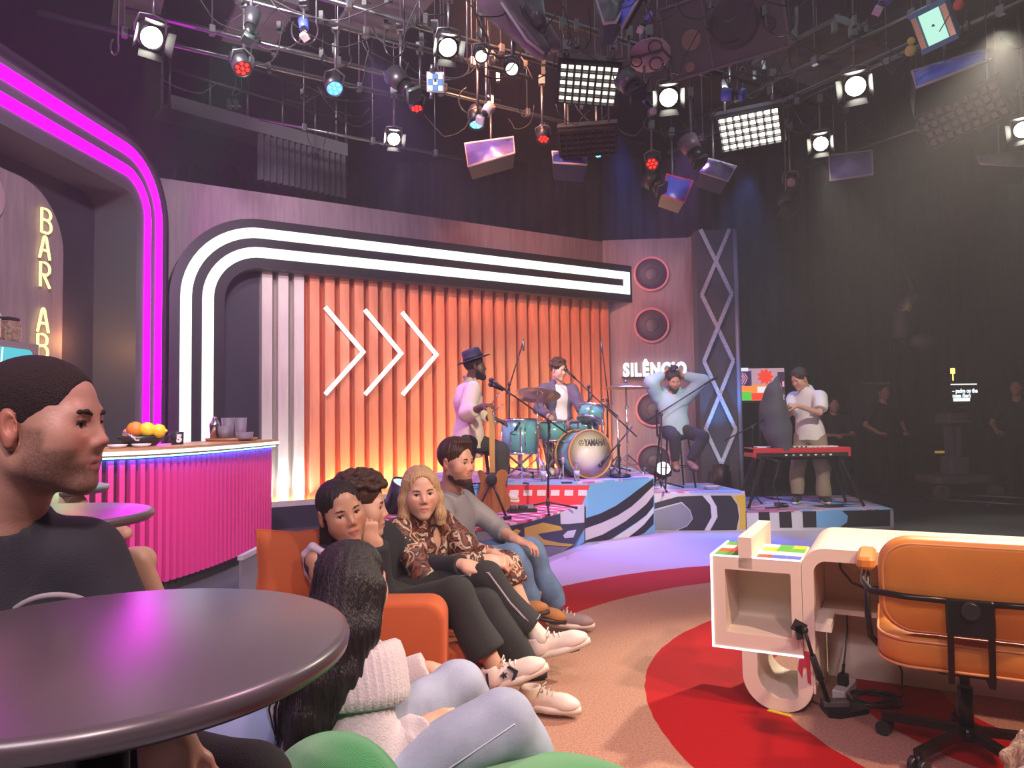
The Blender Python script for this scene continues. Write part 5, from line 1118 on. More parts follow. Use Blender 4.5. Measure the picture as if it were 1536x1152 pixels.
c=onz(653,123,4.6); t=thing('lit_box','small square lamp box with blue-white glowing face','softlight',tuple(c)); M=aimframe(c,CAM-c); u=1/1100*np.linalg.norm(c-CAM); m=MB(M); m.box((-12*u,-13*u,-.12),(12*u,13*u,-.01)); m.build('housing',MAT['pale_metal'],t)
k=0
emis('box_blue',(.25,.45,1),1.0); emis('box_white',(.8,.92,1),1.6)
for i in range(3):
    for j in range(3): m=MB(M); m.box((-10*u+i*7*u,-11*u+j*7.5*u,-.01),(-10*u+i*7*u+6*u,-11*u+j*7.5*u+6.5*u,.0)); m.build('lit_cell',MAT['box_blue' if (i+j)%2 else 'box_white'],t)
m=MB(); m.cyl(tp(M,(-5*u,13*u,0)),tp(M,(-4*u,22*u,0)),.02); m.cyl(tp(M,(-5*u,-13*u,0)),tp(M,(-6*u,-22*u,0)),.02); hang(m,c); m.build('hanger',MAT['steel'],t)
# big loudspeaker cabinet
c=onz(1085,42,5.1); t=thing('loudspeaker','big grey loudspeaker cabinet hanging at the top right of centre','loudspeaker',tuple(c)); M=aimframe(c,CAM+np.array((0,.6,0))-c)@np.array(Matrix.Rotation(R(8),4,'Z')); u=1/1100*np.linalg.norm(c-CAM)
mat('speaker_grey',(.085,.078,.088),.6); mat('speaker_cone',(.05,.045,.055),.7); mat('horn_tan',(.22,.15,.13),.5); mat('speaker_edge',(.13,.115,.13),.5)
m=MB(M); m.box((-76*u,-46*u,-.45),(76*u,46*u,0)); m.build('cabinet',MAT['speaker_grey'],t)
def ringd(x,y,r,mm,nm,z=.0): M2=M.copy(); M2[:3,3]=tp(M,(x*u,y*u,z)); MB(M2).lathe([(r*u,0),(r*u,.015),(r*u*.82,.018),(r*u*.35,-.0+.004),(0,.006)],28).build(nm,MAT[mm],t)
ringd(14,2,31,'speaker_cone','woofer'); ringd(-42,-2,13,'horn_tan','horn'); ringd(-50,-36+2,6.5,'horn_tan','tweeter'); ringd(53,28,8,'speaker_cone','port'); ringd(56,-12,8,'speaker_cone','port')
for lo,hi in (((-77*u,-47*u,0),(77*u,-44*u,.02)),((-77*u,44*u,0),(77*u,47*u,.02)),((-77*u,-47*u,0),(-74*u,47*u,.02)),((74*u,-47*u,0),(77*u,47*u,.02)),((-22*u,-46*u,0),(-20*u,46*u,.012))): m=MB(M); m.box(lo,hi); m.build('edge_trim',MAT['speaker_edge'],t)
m=MB(); hang(m,tp(M,(-50*u,46*u,-.2)),6.9); hang(m,tp(M,(50*u,46*u,-.2)),6.9); m.build('hanger',MAT['steel'],t)
# oval lilac reflector with cables
c=onz(974,84,4.9); t=thing('oval_reflector','oval lilac reflector plate wrapped in black cables','reflector',tuple(c)); M=aimframe(c,CAM+np.array((0,3,-2))-c)@np.array(Matrix.Rotation(R(12),4,'Z')); u=1/1100*np.linalg.norm(c-CAM); M2=M.copy(); M2[:3,1]*=.8; MB(M2).lathe([(0,-.03),(28*u,-.03),(29*u,-.01),(28*u,0),(0,.01)],28).build('plate',mat('lilac',(.40,.29,.37),.5),t)
m=MB(M); 
for k,(x,y,r) in enumerate(((-18,0,7),(12,10,9),(6,-12,9))): m.tube([(x*u+r*u*math.cos(a),y*u+r*u*math.sin(a),.02+.004*k) for a in np.linspace(0,6.0,16)],.008,5)
m.tube([(-45*u,14*u,.02),(-10*u,6*u,.03),(20*u,2*u,.02),(26*u,-14*u,.02)],.014,6); o=m.build('cable_loops',MAT['black_plastic'],t); m=MB(); hang(m,c); m.build('hanger',MAT['steel'],t)
# profile spots (unlit bodies)
def profile(lab,a,b,r,Z=4.7,mm='black_housing',tip='gel_green_grey'):
    A=onz(*a,Z); B=at(*b,A[1]-.1); t=thing('profile_spotlight',lab,'spotlight',tuple(A),0,'unlit profile spotlights'); m=MB(); m.cyl(A,A+(B-A)*.6,r*1.25,r,14); m.build('rear_housing',MAT[mm],t); m=MB(); m.cyl(A+(B-A)*.6,B,r*.8,r*.9,14); m.build('lens_tube',MAT['black_metal'],t); d=unit(B-A); m=MB(); m.cyl(B,B+d*.05,r*1.15,r*1.2,4); m.build('colour_frame',MAT[tip],t); m=MB(); hang(m,A+(B-A)*.4); m.build('hanger',MAT['steel'],t)
profile('black profile spotlight left of the small lit box',(590,112),(618,140),.085); profile('black profile spotlight hanging at the top by the blue bottle',(380,18),(372,55),.05); profile('greenish profile spotlight right of the half lit panel',(938,118),(955,138),.10,mm='gel_green_grey',tip='black_housing'); profile('slim grey profile spotlight above the cyan can light',(735,160),(722,178),.05,4.6,'pale_metal','pale_metal'); profile('blue wrapped slim lamp at the top right of centre',(975,22),(962,42),.03,5.,'gel_blue','pale_metal'); profile('blue hanging bottle shaped lamp at the top left',(455,32),(457,52),.04,5.,'gel_bright_blue','white_paint'); profile('blue edged slim lamp below the greenish profile',(960,138),(978,164),.03,4.6,'gel_blue','pale_metal'); profile('dark moving lamp body left of the unlit violet softlight',(1030,210),(1048,240),.10,4.6,'scoop_mauve','black_housing')
profile('dark lamp body carrying the red framed blue box',(972,268),(990,282),.10,4.45,'black_housing','black_housing'); profile('dark lamp hanging under the unlit pinkish lens',(1180,295),(1180,318),.1,4.2,'black_housing','black_housing'); profile('blue wrapped lamp above the brightest panel',(1085,142),(1110,142),.06,4.8,'gel_bright_blue','gel_bright_blue'); profile('tiny blue lamp tip at the top right',(1330,-2),(1318,14),.04,5.,'gel_blue','pale_metal')
# catwalk with pleated curtain
cw=thing('catwalk','grey maintenance catwalk with a pleated curtain at upper left','catwalk',tuple(at(400,170,10.)))
a=at(255,168,8.9); b=at(520,192,10.6); a[2]=b[2]=5.35; dv=unit(b-a); pv=np.array((-dv[1],dv[0],0)); L=np.linalg.norm(b-a)
CM=frame(a,dv); mat('catwalk_grey',(.13,.14,.14),.6); mat('pleat_grey',(.06,.065,.075),.8)
m=MB(CM); m.box((0,0,-.06),(L,.6,0)); m.build('deck',MAT['catwalk_grey'],cw); m=MB(CM); m.box((0,-.03,-.12),(L,.0,.06)); m.build('kick_board',MAT['catwalk_grey'],cw)
for k in range(6): m=MB(CM); m.cyl((L*k/5,.02,0),(L*k/5,.02,.75),.02); m.build('rail_post',MAT['pipe_metal'],cw)
for z in (.4,.75): m=MB(CM); m.cyl((0,.02,z),(L,.02,z),.02); m.build('guard_rail',MAT['pipe_metal'],cw)
for x in (0,L): m=MB(CM); m.cyl((x,.3,0),(x,.3,1.6),.02); m.build('hanger_rod',MAT['steel'],cw)
n=60; vs=[]; fs=[]
for z in (-.12,-.75):
    for i in range(n+1): vs.append((L*.45+L*.55*i/n,.0+.05*math.sin(i*1.6),z))
for i in range(n): fs.append((i,i+1,n+2+i,n+1+i))
vs2=[(x,y+.02,z) for x,y,z in vs]; m=MB(CM); m.add(vs,fs,True); m.build('pleated_curtain',MAT['pleat_grey'],cw)
# ceiling boards and loose cables
for k,(p,q) in enumerate((((330,8),(440,60)),((150,-20),(260,30)),((520,-20),(640,40)),((1180,60),(1290,110)))):
    a=onz(*p,5.8); b=onz(*q,5.8); t=thing('ceiling_board',('grey acoustic board above the red can light','grey acoustic board at the top left corner','dark acoustic board above the scoop light','dark acoustic board right of the loudspeaker')[k],'ceiling board',tuple((a+b)/2),_a); Lx=abs(b[0]-a[0]); m=MB(frame((a+b)/2,WU)); m.box((-Lx/2,-.6,0),(Lx/2,.6,.06)); m.build('board',mat('board_grey%d'%k,(.09,.095,.095),.8,var=.3,vs=3),t); m=MB(frame((a+b)/2,WU)); m.box((-Lx/2,-.62,-.02),(Lx/2,-.58,.08)); m.build('board_edge',MAT['steel'],t)
    for sx in (-.4,.4): m=MB(frame((a+b)/2,WU)); m.cyl((Lx*sx,0,.06),(Lx*sx,0,1.1),.012); m.build('hanger_rod',MAT['steel'],t)
rg=np.random.RandomState(11)
cabl=['looped cable round the blue bottle lamp','cable loop beside the lit blue can','cable hanging left of the small lit box','cable loop under the left bright fresnel','sagging cable between the cream lamps','cable arc right of the loudspeaker','thin cable below the loudspeaker','cable bundle under the oval reflector','cable arc above the red framed softlight','cable loop at the left bright spot','curled cable above the cyan can light','cable sagging above the brightest panel']
for k,(x,y,w_,h_) in enumerate(((457,45,20,22),(505,88,22,14),(592,62,16,24),(680,100,24,18),(745,96,30,22),(1170,30,22,24),(1080,105,40,10),(960,110,16,20),(1005,185,40,14),(172,70,6,12),(712,150,24,22),(1150,105,40,10))):
    Y=onz(x,y,4.9)[1]; pts=[at(x+w_*math.cos(a),y+h_*math.sin(a),Y+.1*math.sin(a*2)) for a in np.linspace(-.5,3.6+.8*rg.rand(),18)]
    pts=[np.array((pts[0][0],pts[0][1],6.92))]+pts
    setp(MB().tube(pts,.009,5).build('hanging_cable',MAT['steel' if k%3==0 else 'black_plastic']),cabl[k],'cable',None if 0 else 'cables looped on the lighting grid')

# tangle of thin cables strung between the pipes: nobody could count them
rg=np.random.RandomState(21); m=MB()
for k in range(90):
    x0,y0=rg.uniform(330,1500),rg.uniform(-10,190); c=onz(x0,y0,5.3-.5*rg.rand()); d=A_=np.array((rg.normal()*.5,rg.normal()*.5,0)); L=rg.uniform(.3,1.1); d=d/np.linalg.norm(d)*L
    sag=rg.uniform(.05,.35); pts=[c+d*u+np.array((0,0,-sag*4*u*(1-u)))+np.array((.03*math.sin(u*9+k),.03*math.cos(u*7+k),0)) for u in np.linspace(0,1,9)]
    m.tube(pts,.006,4)
setp(m.build('cable_tangle',MAT['rubber']),'tangle of thin dark cables strung through the lighting grid','cables',kind='stuff')
m=MB()
for k in range(60):
    x0,y0=rg.uniform(300,1500),rg.uniform(-10,150); c=onz(x0,y0,5.2); q=c-np.array((0,0,.06)); m.box(q-np.array((.02,.03,.05)),q+np.array((.02,.03,.05))); m.cyl(q,q+np.array((.05,.02,-.02)),.01,n=6)
setp(m.build('pipe_fittings',MAT['pipe_metal']),'small steel clamps and hooks scattered along the grid pipes','fittings',kind='stuff')
# ---------------------------------------------------------------- drum kit
DZ=.655
mat('drum_turq',(.13,.42,.40),.22,coat=.6); mat('hoop_wood',(.52,.27,.09),.35); mat('drum_head',(.80,.76,.60),.5); mat('brass',(.72,.52,.30),.28,metal=1.,bump=.15,bs=4,stretch=(1,1,40)); mat('logo_dark',(.06,.06,.06),.5)
def facing(c,n,up=(0,0,1)):
    n=unit(n); x=unit(np.cross(up,n)); M=np.eye(4); M[:3,0]=x; M[:3,1]=np.cross(n,x); M[:3,2]=n; M[:3,3]=c; return M
c=at(886,681,8.42); n=np.array((.37,-.93,0.02)); M=facing(c,n); r=.262
t=thing('bass_drum','turquoise bass drum with a cream front head and wooden hoop','drum',(c[0],c[1],DZ))
MB(M).lathe([(r,-.36),(r,-.03)],48).build('shell',MAT['drum_turq'],t)
for z0,z1 in ((-.03,.012),(-.39,-.35)): MB(M).lathe([(r+.004,z0),(r+.022,z0),(r+.022,z1),(r+.004,z1),(r+.004,z0)],48).build('hoop',MAT['hoop_wood'],t)
MB(M).lathe([(r+.004,-.006),(.0,-.004)],48).build('front_head',MAT['drum_head'],t)
MB(M).lathe([(r+.004,-.37),(.0,-.372)],40).build('rear_head',MAT['drum_head'],t)
for k in range(8):
    a=k*math.pi/4+.2; m=MB(M); d=np.array((math.cos(a),math.sin(a),0)); m.cyl(d*(r+.018)+np.array((0,0,-.34)),d*(r+.018)+np.array((0,0,.0)),.005,n=6); m.bar(d*(r)+np.array((0,0,-.22)),d*(r+.02)+np.array((0,0,-.22)),.022,.05,up=(0,0,1)); m.build('tension_lug',MAT['chrome'],t)
for s in (-1,1): m=MB(M); m.cyl((s*r*.9,-.1,-.22),(s*(r+.10),-.285,-.10),.009); m.build('spur_leg',MAT['chrome'],t)
Mt=M.copy(); Mt[:3,3]=tp(M,(-.135,.125,.0)); text_mesh('head_lettering','YAMAHA',M@np.array([[1,0,0,-.075],[0,1,0,.095],[0,0,1,.0],[0,0,0,1.]]),.105,MAT['logo_dark'],t,.004,.002,.62)
m=MB(M); m.tube([(-.115+.030*math.cos(a),.13+.030*math.sin(a),0) for a in np.linspace(0,6.283,24,endpoint=False)],.0028,5,True)
for a in (90,210,330): m.bar((-.115,.13,0),(-.115+.024*math.cos(R(a)),.13+.024*math.sin(R(a)),0),.006,.004,up=(0,0,1))
m.build('head_emblem',MAT['logo_dark'],t)
def drum(name,lab,c,r,h,tilt=(0,0,1),lugs=6,shell='drum_turq',grp='turquoise drums of the kit'):
    M=facing(c,tilt,up=(0,1,.01)); t=thing(name,lab,'drum',(c[0],c[1],c[2]-h/2),0,grp)
    MB(M).lathe([(r,-h/2),(r,h/2)],36).build('shell',MAT[shell],t)
    for z in (-h/2,h/2): MB(M).lathe([(r-.004,z-.012),(r+.010,z-.012),(r+.010,z+.012),(r-.004,z+.012),(r-.004,z-.012)],36).build('rim',MAT['chrome'],t)
    MB(M).lathe([(r,h/2-.004),(0,h/2-.003)],30).build('drum_head',MAT['drum_head'],t)
    MB(M).lathe([(0,-h/2+.003),(r,-h/2+.004)],30).build('bottom_head',MAT['drum_head'],t)
    for k in range(lugs):
        a=2*math.pi*k/lugs+.3; d=np.array((math.cos(a),math.sin(a),0)); m=MB(M); m.cyl(d*(r+.008)+np.array((0,0,-h/2)),d*(r+.008)+np.array((0,0,h/2)),.004,n=6); m.bar(d*r+np.array((0,0,h*.22)),d*(r+.016)+np.array((0,0,h*.22)),.016,.045,up=(0,0,1)); m.bar(d*r-np.array((0,0,h*.22)),d*(r+.016)-np.array((0,0,h*.22)),.016,.045,up=(0,0,1)); m.build('tension_lug',MAT['chrome'],t)
    return t,M
c=at(779,654,8.62); t,M=drum('floor_tom','large turquoise floor tom at the left of the kit',c,.205,.385,(0,-.02,1),8)
for k in range(3):
    a=2.1*k+.6; d=np.array((math.cos(a),math.sin(a),0)); m=MB(); m.tube([c+d*.23+np.array((0,0,.1)),c+d*.235+np.array((0,0,-.2)),(c[0]+d[0]*.27,c[1]+d[1]*.27,DZ+.012)],.009,6); m.build('leg',MAT['chrome'],t)
def xstand(name,lab,c,w,z1,grp='folding chrome stands of the kit'):
    t=thing(name,lab,'stand',(c[0],c[1],DZ),0,grp)
    for s in (-1,1):
        m=MB(); m.bar((c[0]-s*w,c[1]-.05,z1),(c[0]+s*w,c[1]-.05,DZ+.02),.018,.022,up=(0,1,0)); m.bar((c[0]-s*w,c[1]+.09,z1),(c[0]+s*w,c[1]+.09,DZ+.02),.018,.022,up=(0,1,0)); m.build('brace',MAT['chrome'],t)
        m=MB(); m.sphere((c[0]+s*w,c[1]-.05,DZ+.018),.02,8,6); m.sphere((c[0]+s*w,c[1]+.09,DZ+.018),.02,8,6); m.build('rubber_foot',MAT['rubber'],t)
    m=MB(); m.cyl((c[0],c[1]+.02,DZ+.1),(c[0],c[1]+.02,z1+.03),.014); m.build('centre_tube',MAT['chrome'],t)
    m=MB(); m.bar((c[0]-w,c[1]-.05,z1),(c[0]+w,c[1]-.05,z1),.016,.016,up=(0,1,0)); m.bar((c[0]-w,c[1]+.09,z1),(c[0]+w,c[1]+.09,z1),.016,.016,up=(0,1,0)); m.build('cradle_arm',MAT['chrome'],t)
xstand('drum_stand','chrome crossed stand under the large floor tom',c+np.array((0,.02,0)),.15,.935)
c=at(829,646,8.85); drum('tom_drum','middle turquoise tom left of the bass drum',c,.165,.22,(0,-.02,1),6); xstand('drum_stand','chrome crossed stand under the middle tom',c,.11,c[2]-.13)
c=at(886,621,8.72); t,M=drum('tom_drum','small turquoise tom mounted over the bass drum',c,.145,.155,(.25,.30,.92),6); m=MB(); m.cyl(c-np.array((0,0,.06)),at(892,655,8.65),.013); m.build('mount_arm',MAT['chrome'],t)
c=at(876,640,9.0); drum('snare_drum','violet-lit snare drum behind the bass drum',c,.175,.12,(0,.05,1),8); xstand('snare_stand','chrome snare stand behind the bass drum',c+np.array((0,.02,0)),.11,c[2]-.08)
def cymbal(name,lab,c,r,tilt,thick=.012,grp='cymbals of the kit',top=None,n2=False):
    M=facing(c,tilt,up=(0,1,.01)); t=thing(name,lab,'cymbal',tuple(c),0,grp); q=[(r,-.028*r/.25),(r*.6,-.008),(r*.3,0),(r*.22,.004),(r*.15,.02),(.01,.026)]
    MB(M).lathe([(a,z-.003) for a,z in q[::-1]]+q[::1],44).build('cymbal_plate',MAT['brass'],t)
    MB(M).cyl((0,0,-.02),(0,0,.07),.006,n=8).build('cymbal_rod',MAT['chrome'],t); m=MB(M); m.cyl((0,0,.03),(0,0,.045),.018,n=12); m.build('felt',MAT['rubber'],t); m=MB(M); m.cyl((0,0,.05),(0,0,.062),.015,.006,10); m.build('wing_nut',MAT['chrome'],t); return t
c1=at(806,589,8.55); cymbal('ride_cymbal','big tilted cymbal in front of the drummer\'s chest',c1,.275,(.06,.30,.95)); c2=at(939,578,8.95); cymbal('crash_cymbal','flat cymbal at the right of the drum kit',c2,.285,(.02,.02,1)); c3=at(904,604,9.05); cymbal('hi_hat','small pink lit hi-hat behind the small tom',c3,.13,(0,.05,1))
def tripod(t,base,z1,r=.011,spread=.26,metal='chrome',leg_h=.24,a0=.3):
    x,y,z=base; m=MB(); m.cyl((x,y,z+.08),(x,y,z1),r,n=8); m.build('upright_tube',MAT[metal],t)
    for k in range(3):
        a=a0+2.094*k; m=MB(); m.bar((x,y,z+leg_h),(x+spread*math.cos(a),y+spread*math.sin(a),z+.015),.016,.012); m.bar((x,y,z+.1),(x+spread*.55*math.cos(a),y+spread*.55*math.sin(a),z+leg_h*.5),.012,.008); m.sphere((x+spread*math.cos(a),y+spread*math.sin(a),z+.014),.016,8,5); m.build('leg',MAT[metal],t)
def cstand(name,lab,c,metal='chrome',**k):
    t=thing(name,lab,'stand',(c[0],c[1],DZ),0,'chrome cymbal stands of the kit'); tripod(t,(c[0],c[1],DZ),c[2]-.02,metal=metal,**k)
    for z in (.35,.6,.8):
        if DZ+z<c[2]-.05: m=MB(); m.box((c[0]-.018,c[1]-.018,DZ+z),(c[0]+.022,c[1]+.018,DZ+z+.035),.005); m.build('clamp',MAT['chrome'],t)
cstand('cymbal_stand','chrome stand under the big tilted cymbal',c1,a0=.9); cstand('cymbal_stand','chrome stand under the flat right cymbal',c2); cstand('hi_hat_stand','chrome stand under the small hi-hat',c3,a0=1.2)
# spare chrome stand leaning at the right of the kit
t=thing('hardware_stand','extra chrome double braced stand right of the bass drum','stand',(*at(928,700,8.75)[:2],DZ)); b=at(928,700,8.75); tripod(t,(b[0],b[1],DZ),1.38,.014,.3,a0=2.2); m=MB(); m.bar((b[0],b[1],1.36),(b[0]-.18,b[1]-.1,1.5),.014,.014); m.build('boom_arm',MAT['chrome'],t)
# drummer's seat
t=thing('drum_stool','round black drum stool under the drummer','stool',(.62,9.35,DZ)); MB(rotz(0,(.62,9.35,0))).lathe([(.15,DZ+.44),(.165,DZ+.46),(.165,DZ+.51),(.15,DZ+.53),(0,DZ+.535)],28).build('seat',MAT['black_matte'],t); tripod(t,(.62,9.35,DZ),DZ+.45,.016,.24)
# ---------------------------------------------------------------- microphones on stands
def micstand(name,lab,base,z0,pivot,tail,tip,mics=(('tip',0),),round_base=False,metal='black_metal',pencil=False,hold=None):
    base=np.array(base,float); t=thing(name,lab,'microphone stand',(base[0],base[1],z0),0,'microphone stands on the stage')
    m=MB(); m.cyl((base[0],base[1],z0+.03),pivot,.011,n=8); m.build('upright_tube',MAT[metal],t); m=MB(); h=(pivot[2]-z0); m.cyl((base[0],base[1],z0+h*.45),(base[0],base[1],z0+h*.45+.07),.017,n=10); m.build('height_clutch',MAT['black_plastic'],t)
    if round_base: MB(rotz(0,(base[0],base[1],0))).lathe([(.12,z0),(.125,z0+.01),(.12,z0+.035),(.03,z0+.045),(0,z0+.05)],28).build('round_base',MAT['black_metal'],t)
    else:
        m=MB(); m.cyl((base[0],base[1],z0+.06),(base[0],base[1],z0+.14),.022,.014,10); m.build('leg_hub',MAT['black_plastic'],t)
        for k in range(3):
            a=.5+2.094*k; m=MB(); m.cyl((base[0],base[1],z0+.10),(base[0]+.34*math.cos(a),base[1]+.34*math.sin(a),z0+.016),.010,n=6); m.sphere((base[0]+.34*math.cos(a),base[1]+.34*math.sin(a),z0+.016),.016,8,5); m.build('leg',MAT[metal],t)
    m=MB(); m.cyl(tail,tip,.008,n=8); m.build('boom_arm',MAT[metal],t); m=MB(); m.sphere(pivot,.024,10,7); m.build('boom_clutch',MAT['black_plastic'],t)
    d=unit(np.array(tip)-np.array(tail))
    m=MB()
    if pencil: m.cyl(np.array(tip)-np.array((0,0,.12)),np.array(tip)+np.array((0,0,.03)),.012,n=10); m.build('pencil_microphone',MAT['steel'],t)
    else: m.cyl(np.array(tip)-d*.02,np.array(tip)+d*.13,.012,.019,10); m.sphere(np.array(tip)+d*.15,.026,12,8); m.build('microphone',MAT['black_plastic'],t)
    return t
Yg=7.42; b=onz(822,768,.41)
t=micstand('microphone_stand','black boom stand with two microphones before the guitarist',b,.41,at(823,632,Yg),at(851,650,Yg),at(755,583,Yg-.05))
m=MB(); a=at(755,586,Yg); q=at(736,577,Yg); m.cyl(a,q,.011,.018,10); m.sphere(q,.025,12,8); m.build('microphone',MAT['black_plastic'],t)
m=MB(); m.cyl(at(738,606,Yg-.1),at(749,588,Yg-.1),.006,n=6); m.cyl(at(742,616,Yg-.1),at(755,606,Yg-.1),.005,n=6); m.build('side_rod',MAT['steel'],t)
micstand('microphone_stand','tall overhead microphone stand left of the drummer',at(763,700,9.0),DZ,at(764,576,9.0),at(760,592,9.0),at(785,512,9.0),pencil=True)
micstand('microphone_stand','tall overhead microphone stand right of the drummer',at(912,700,9.2),DZ,at(911,600,9.2),at(914,612,9.2),at(902,514,9.2),pencil=True)
micstand('microphone_stand','boom stand with the drummer\'s singing microphone',at(884,690,9.15),DZ,at(883,580,8.8),at(955,655,8.8),at(862,567,8.8))
b=onz(930,716,DZ); t=micstand('microphone_stand','short stand with round base and microphone at the bass drum',b,DZ,at(928,668,8.2),at(948,640,8.2),at(913,683,8.12),round_base=True)
Ys=8.95; b=onz(992,735,.465); micstand('microphone_stand','boom stand reaching across the seated musician',(b[0],b[1]),.465,at(992,622,Ys),at(970,632,Ys),at(1058,576,Ys))
b=onz(1130,752,.228); micstand('microphone_stand','boom microphone stand lit blue left of the keyboard',(b[0],b[1]),.228,at(1129,642,9.0),at(1087,661,9.0),at(1152,627,9.0))
for k,(x,y,Y,l) in enumerate(((765,645,8.4,'small clip microphone over the large floor tom'),(874,603,8.7,'small clip microphone above the small tom'))):
    c=at(x+8,y,Y); t=thing('clip_microphone',l,'microphone',tuple(c),0,'clip microphones on the drums'); m=MB(); m.cyl(c,c+np.array((.05,0,.09)),.016,n=10); m.build('microphone_body',MAT['black_plastic'],t); m=MB(); m.tube([c,c-np.array((.06,0,.04)),c-np.array((-.02,-.03,.06))],.006,5); m.build('clip_arm',MAT['black_plastic'],t)
# ---------------------------------------------------------------- guitar on its stand, pedals, bottles
Yt=7.08; zz=lambda x,y: at(680+x/5.4875,580+y/5.4875,Yt)
gt=thing('electric_guitar','natural wood electric guitar seen from behind, on a stand','guitar',tuple(zz(320,1030)))
out=[(200,705),(212,686),(236,688),(258,716),(290,732),(345,732),(362,706),(388,684),(425,688),(446,712),(446,745),(430,800),(438,850),(462,900),(470,950),(458,995),(420,1022),(340,1034),(260,1032),(212,1012),(188,970),(188,915),(212,860),(226,800),(214,748)]
P=[zz(x,y) for x,y in out]; out2=[(p[0]-P[0][0],p[2]-P[0][2]) for p in P]; GM=np.array([[1,0,0,P[0][0]],[0,0,-1,Yt],[0,1,0,P[0][2]],[0,0,0,1.]])
out2=[tuple(v) for v in (lambda Q:[.5*((2*Q[i])+(-Q[i-1]+Q[(i+1)%len(Q)])*u+(2*Q[i-1]-5*Q[i]+4*Q[(i+1)%len(Q)]-Q[(i+2)%len(Q)])*u*u+(-Q[i-1]+3*Q[i]-3*Q[(i+1)%len(Q)]+Q[(i+2)%len(Q)])*u**3) for i in range(len(Q)) for u in (0,.33,.66)])(np.array(out2))]
mat('guitar_wood',(.50,.22,.07),.28,col2=(.38,.15,.045),vs=3,stretch=(10,10,1),coat=.4); mat('neck_maple',(.62,.36,.13),.3,coat=.3)
m=MB(GM); m.prism(out2,-.022,.022,True); m.build('body',MAT['guitar_wood'],gt)
m=MB(); a=zz(322,735); b=zz(318,330); m.bar(a+np.array((0,-.012,0)),b+np.array((0,-.012,0)),.052,.022,up=(0,1,0)); m.build('neck',MAT['neck_maple'],gt)
P=[zz(x,y) for x,y in ((300,330),(282,240),(276,190),(296,176),(322,186),(345,300),(335,330))]; m=MB(np.array([[1,0,0,0],[0,0,-1,Yt-.02],[0,1,0,0],[0,0,0,1.]])); m.prism([(p[0],p[2]) for p in P],0,.015); m.build('headstock',MAT['neck_maple'],gt)
for k in range(6): p=zz(318+4*k,205+20*k); m=MB(); m.cyl(p+np.array((.0,-.045,0)),p+np.array((.028,-.035,.0)),.009,n=8); m.build('tuning_peg',MAT['chrome'],gt)
m=MB(); p=zz(318,748); m.box(p+np.array((-.032,-.03,-.025)),p+np.array((.032,-.021,.05))); m.build('neck_plate',MAT['chrome'],gt)
t=thing('guitar_stand','black tubular guitar stand holding the wooden guitar','stand',tuple(zz(320,1090))); y0=np.array((0,-.07,0)); hb=zz(315,765)+y0
m=MB(); m.sphere(hb,(.055,.035,.06),12,8); m.build('yoke_hub',MAT['rubber'],t)
for px_,nm in ((178,'l'),(440,'r')): e=onz(680+px_/5.4875,580+1098/5.4875,.415); m=MB(); m.cyl(hb,e+np.array((0,0,.015)),.011,n=8); m.cyl(e+np.array((-.03,0,.018)),e+np.array((.04,.02,.02)),.019,n=10); m.build('leg',MAT['black_metal'],t)
e=onz(740,765,.415)+np.array((0,.45,0)); m=MB(); m.cyl(hb+np.array((0,.03,0)),np.array((e[0],e[1],.42)),.011,n=8); m.build('leg',MAT['black_metal'],t)
c=onz(785,768,.41); t=thing('pedal_board','small black pedal board on the checked platform','effects pedal',tuple(c)); M=rotz(.15,c); m=MB(M); m.box((-.15,-.06,.0),(.13,.10,.035)); m.build('board_base',MAT['black_metal'],t)
for k in range(3): m=MB(M); m.box((-.13+.085*k,-.04,.035),(-.065+.085*k,.07,.065),.006); pdl=m.build('pedal',MAT[('dark_grey','black_plastic','paint_grey')[k]],t); m=MB(M); m.cyl((-.098+.085*k,-.01,.065),(-.098+.085*k,-.01,.078),.010,n=8); m.build('foot_switch',MAT['chrome'],pdl)
mat('bottle_plastic',(.85,.9,1),.08,trans=.9); mat('bottle_cap',(.2,.3,.7),.5); mat('bottle_label',(.5,.55,.7),.5)
for k,(x,y,z,l) in enumerate(((815,724,DZ,'clear water bottle in front of the middle tom'),(865,725,DZ,'clear water bottle left of the bass drum front'),(968,726,.465,'small water bottle by the seated musician\'s stand'))):
    c=onz(x,y,z) ; c=c if k==2 else np.array((at(x,700,8.12)[0],8.12,DZ)); t=thing('water_bottle',l,'bottle',tuple(c),0,'water bottles on the platforms')
    MB(rotz(0,c)).lathe([(0,0),(.031,.003),(.032,.05),(.030,.06),(.032,.12),(.030,.15),(.013,.185),(.013,.20)],18).build('bottle_body',MAT['bottle_plastic'],t); MB(rotz(0,c)).lathe([(.015,.198),(.015,.215),(0,.216)],14).build('cap',MAT['bottle_cap'],t); MB(rotz(0,c)).lathe([(.0325,.065),(.0325,.115)],18).build('label_band',MAT['bottle_label'],t)
c=np.array((*at(845,718,8.15)[:2],DZ)); t=thing('drum_microphone','thin pink lit rod microphone beside the bass drum','microphone',tuple(c)); m=MB(); m.cyl(c,c+np.array((0,0,.20)),.006); m.cyl(c,c+np.array((0,0,.012)),.03); m.build('microphone_stem',MAT['pale_metal'],t); m=MB(); m.cyl(c+np.array((0,0,.19)),c+np.array((0,0,.26)),.016,n=10); m.build('microphone_head',MAT['pale_metal'],t)
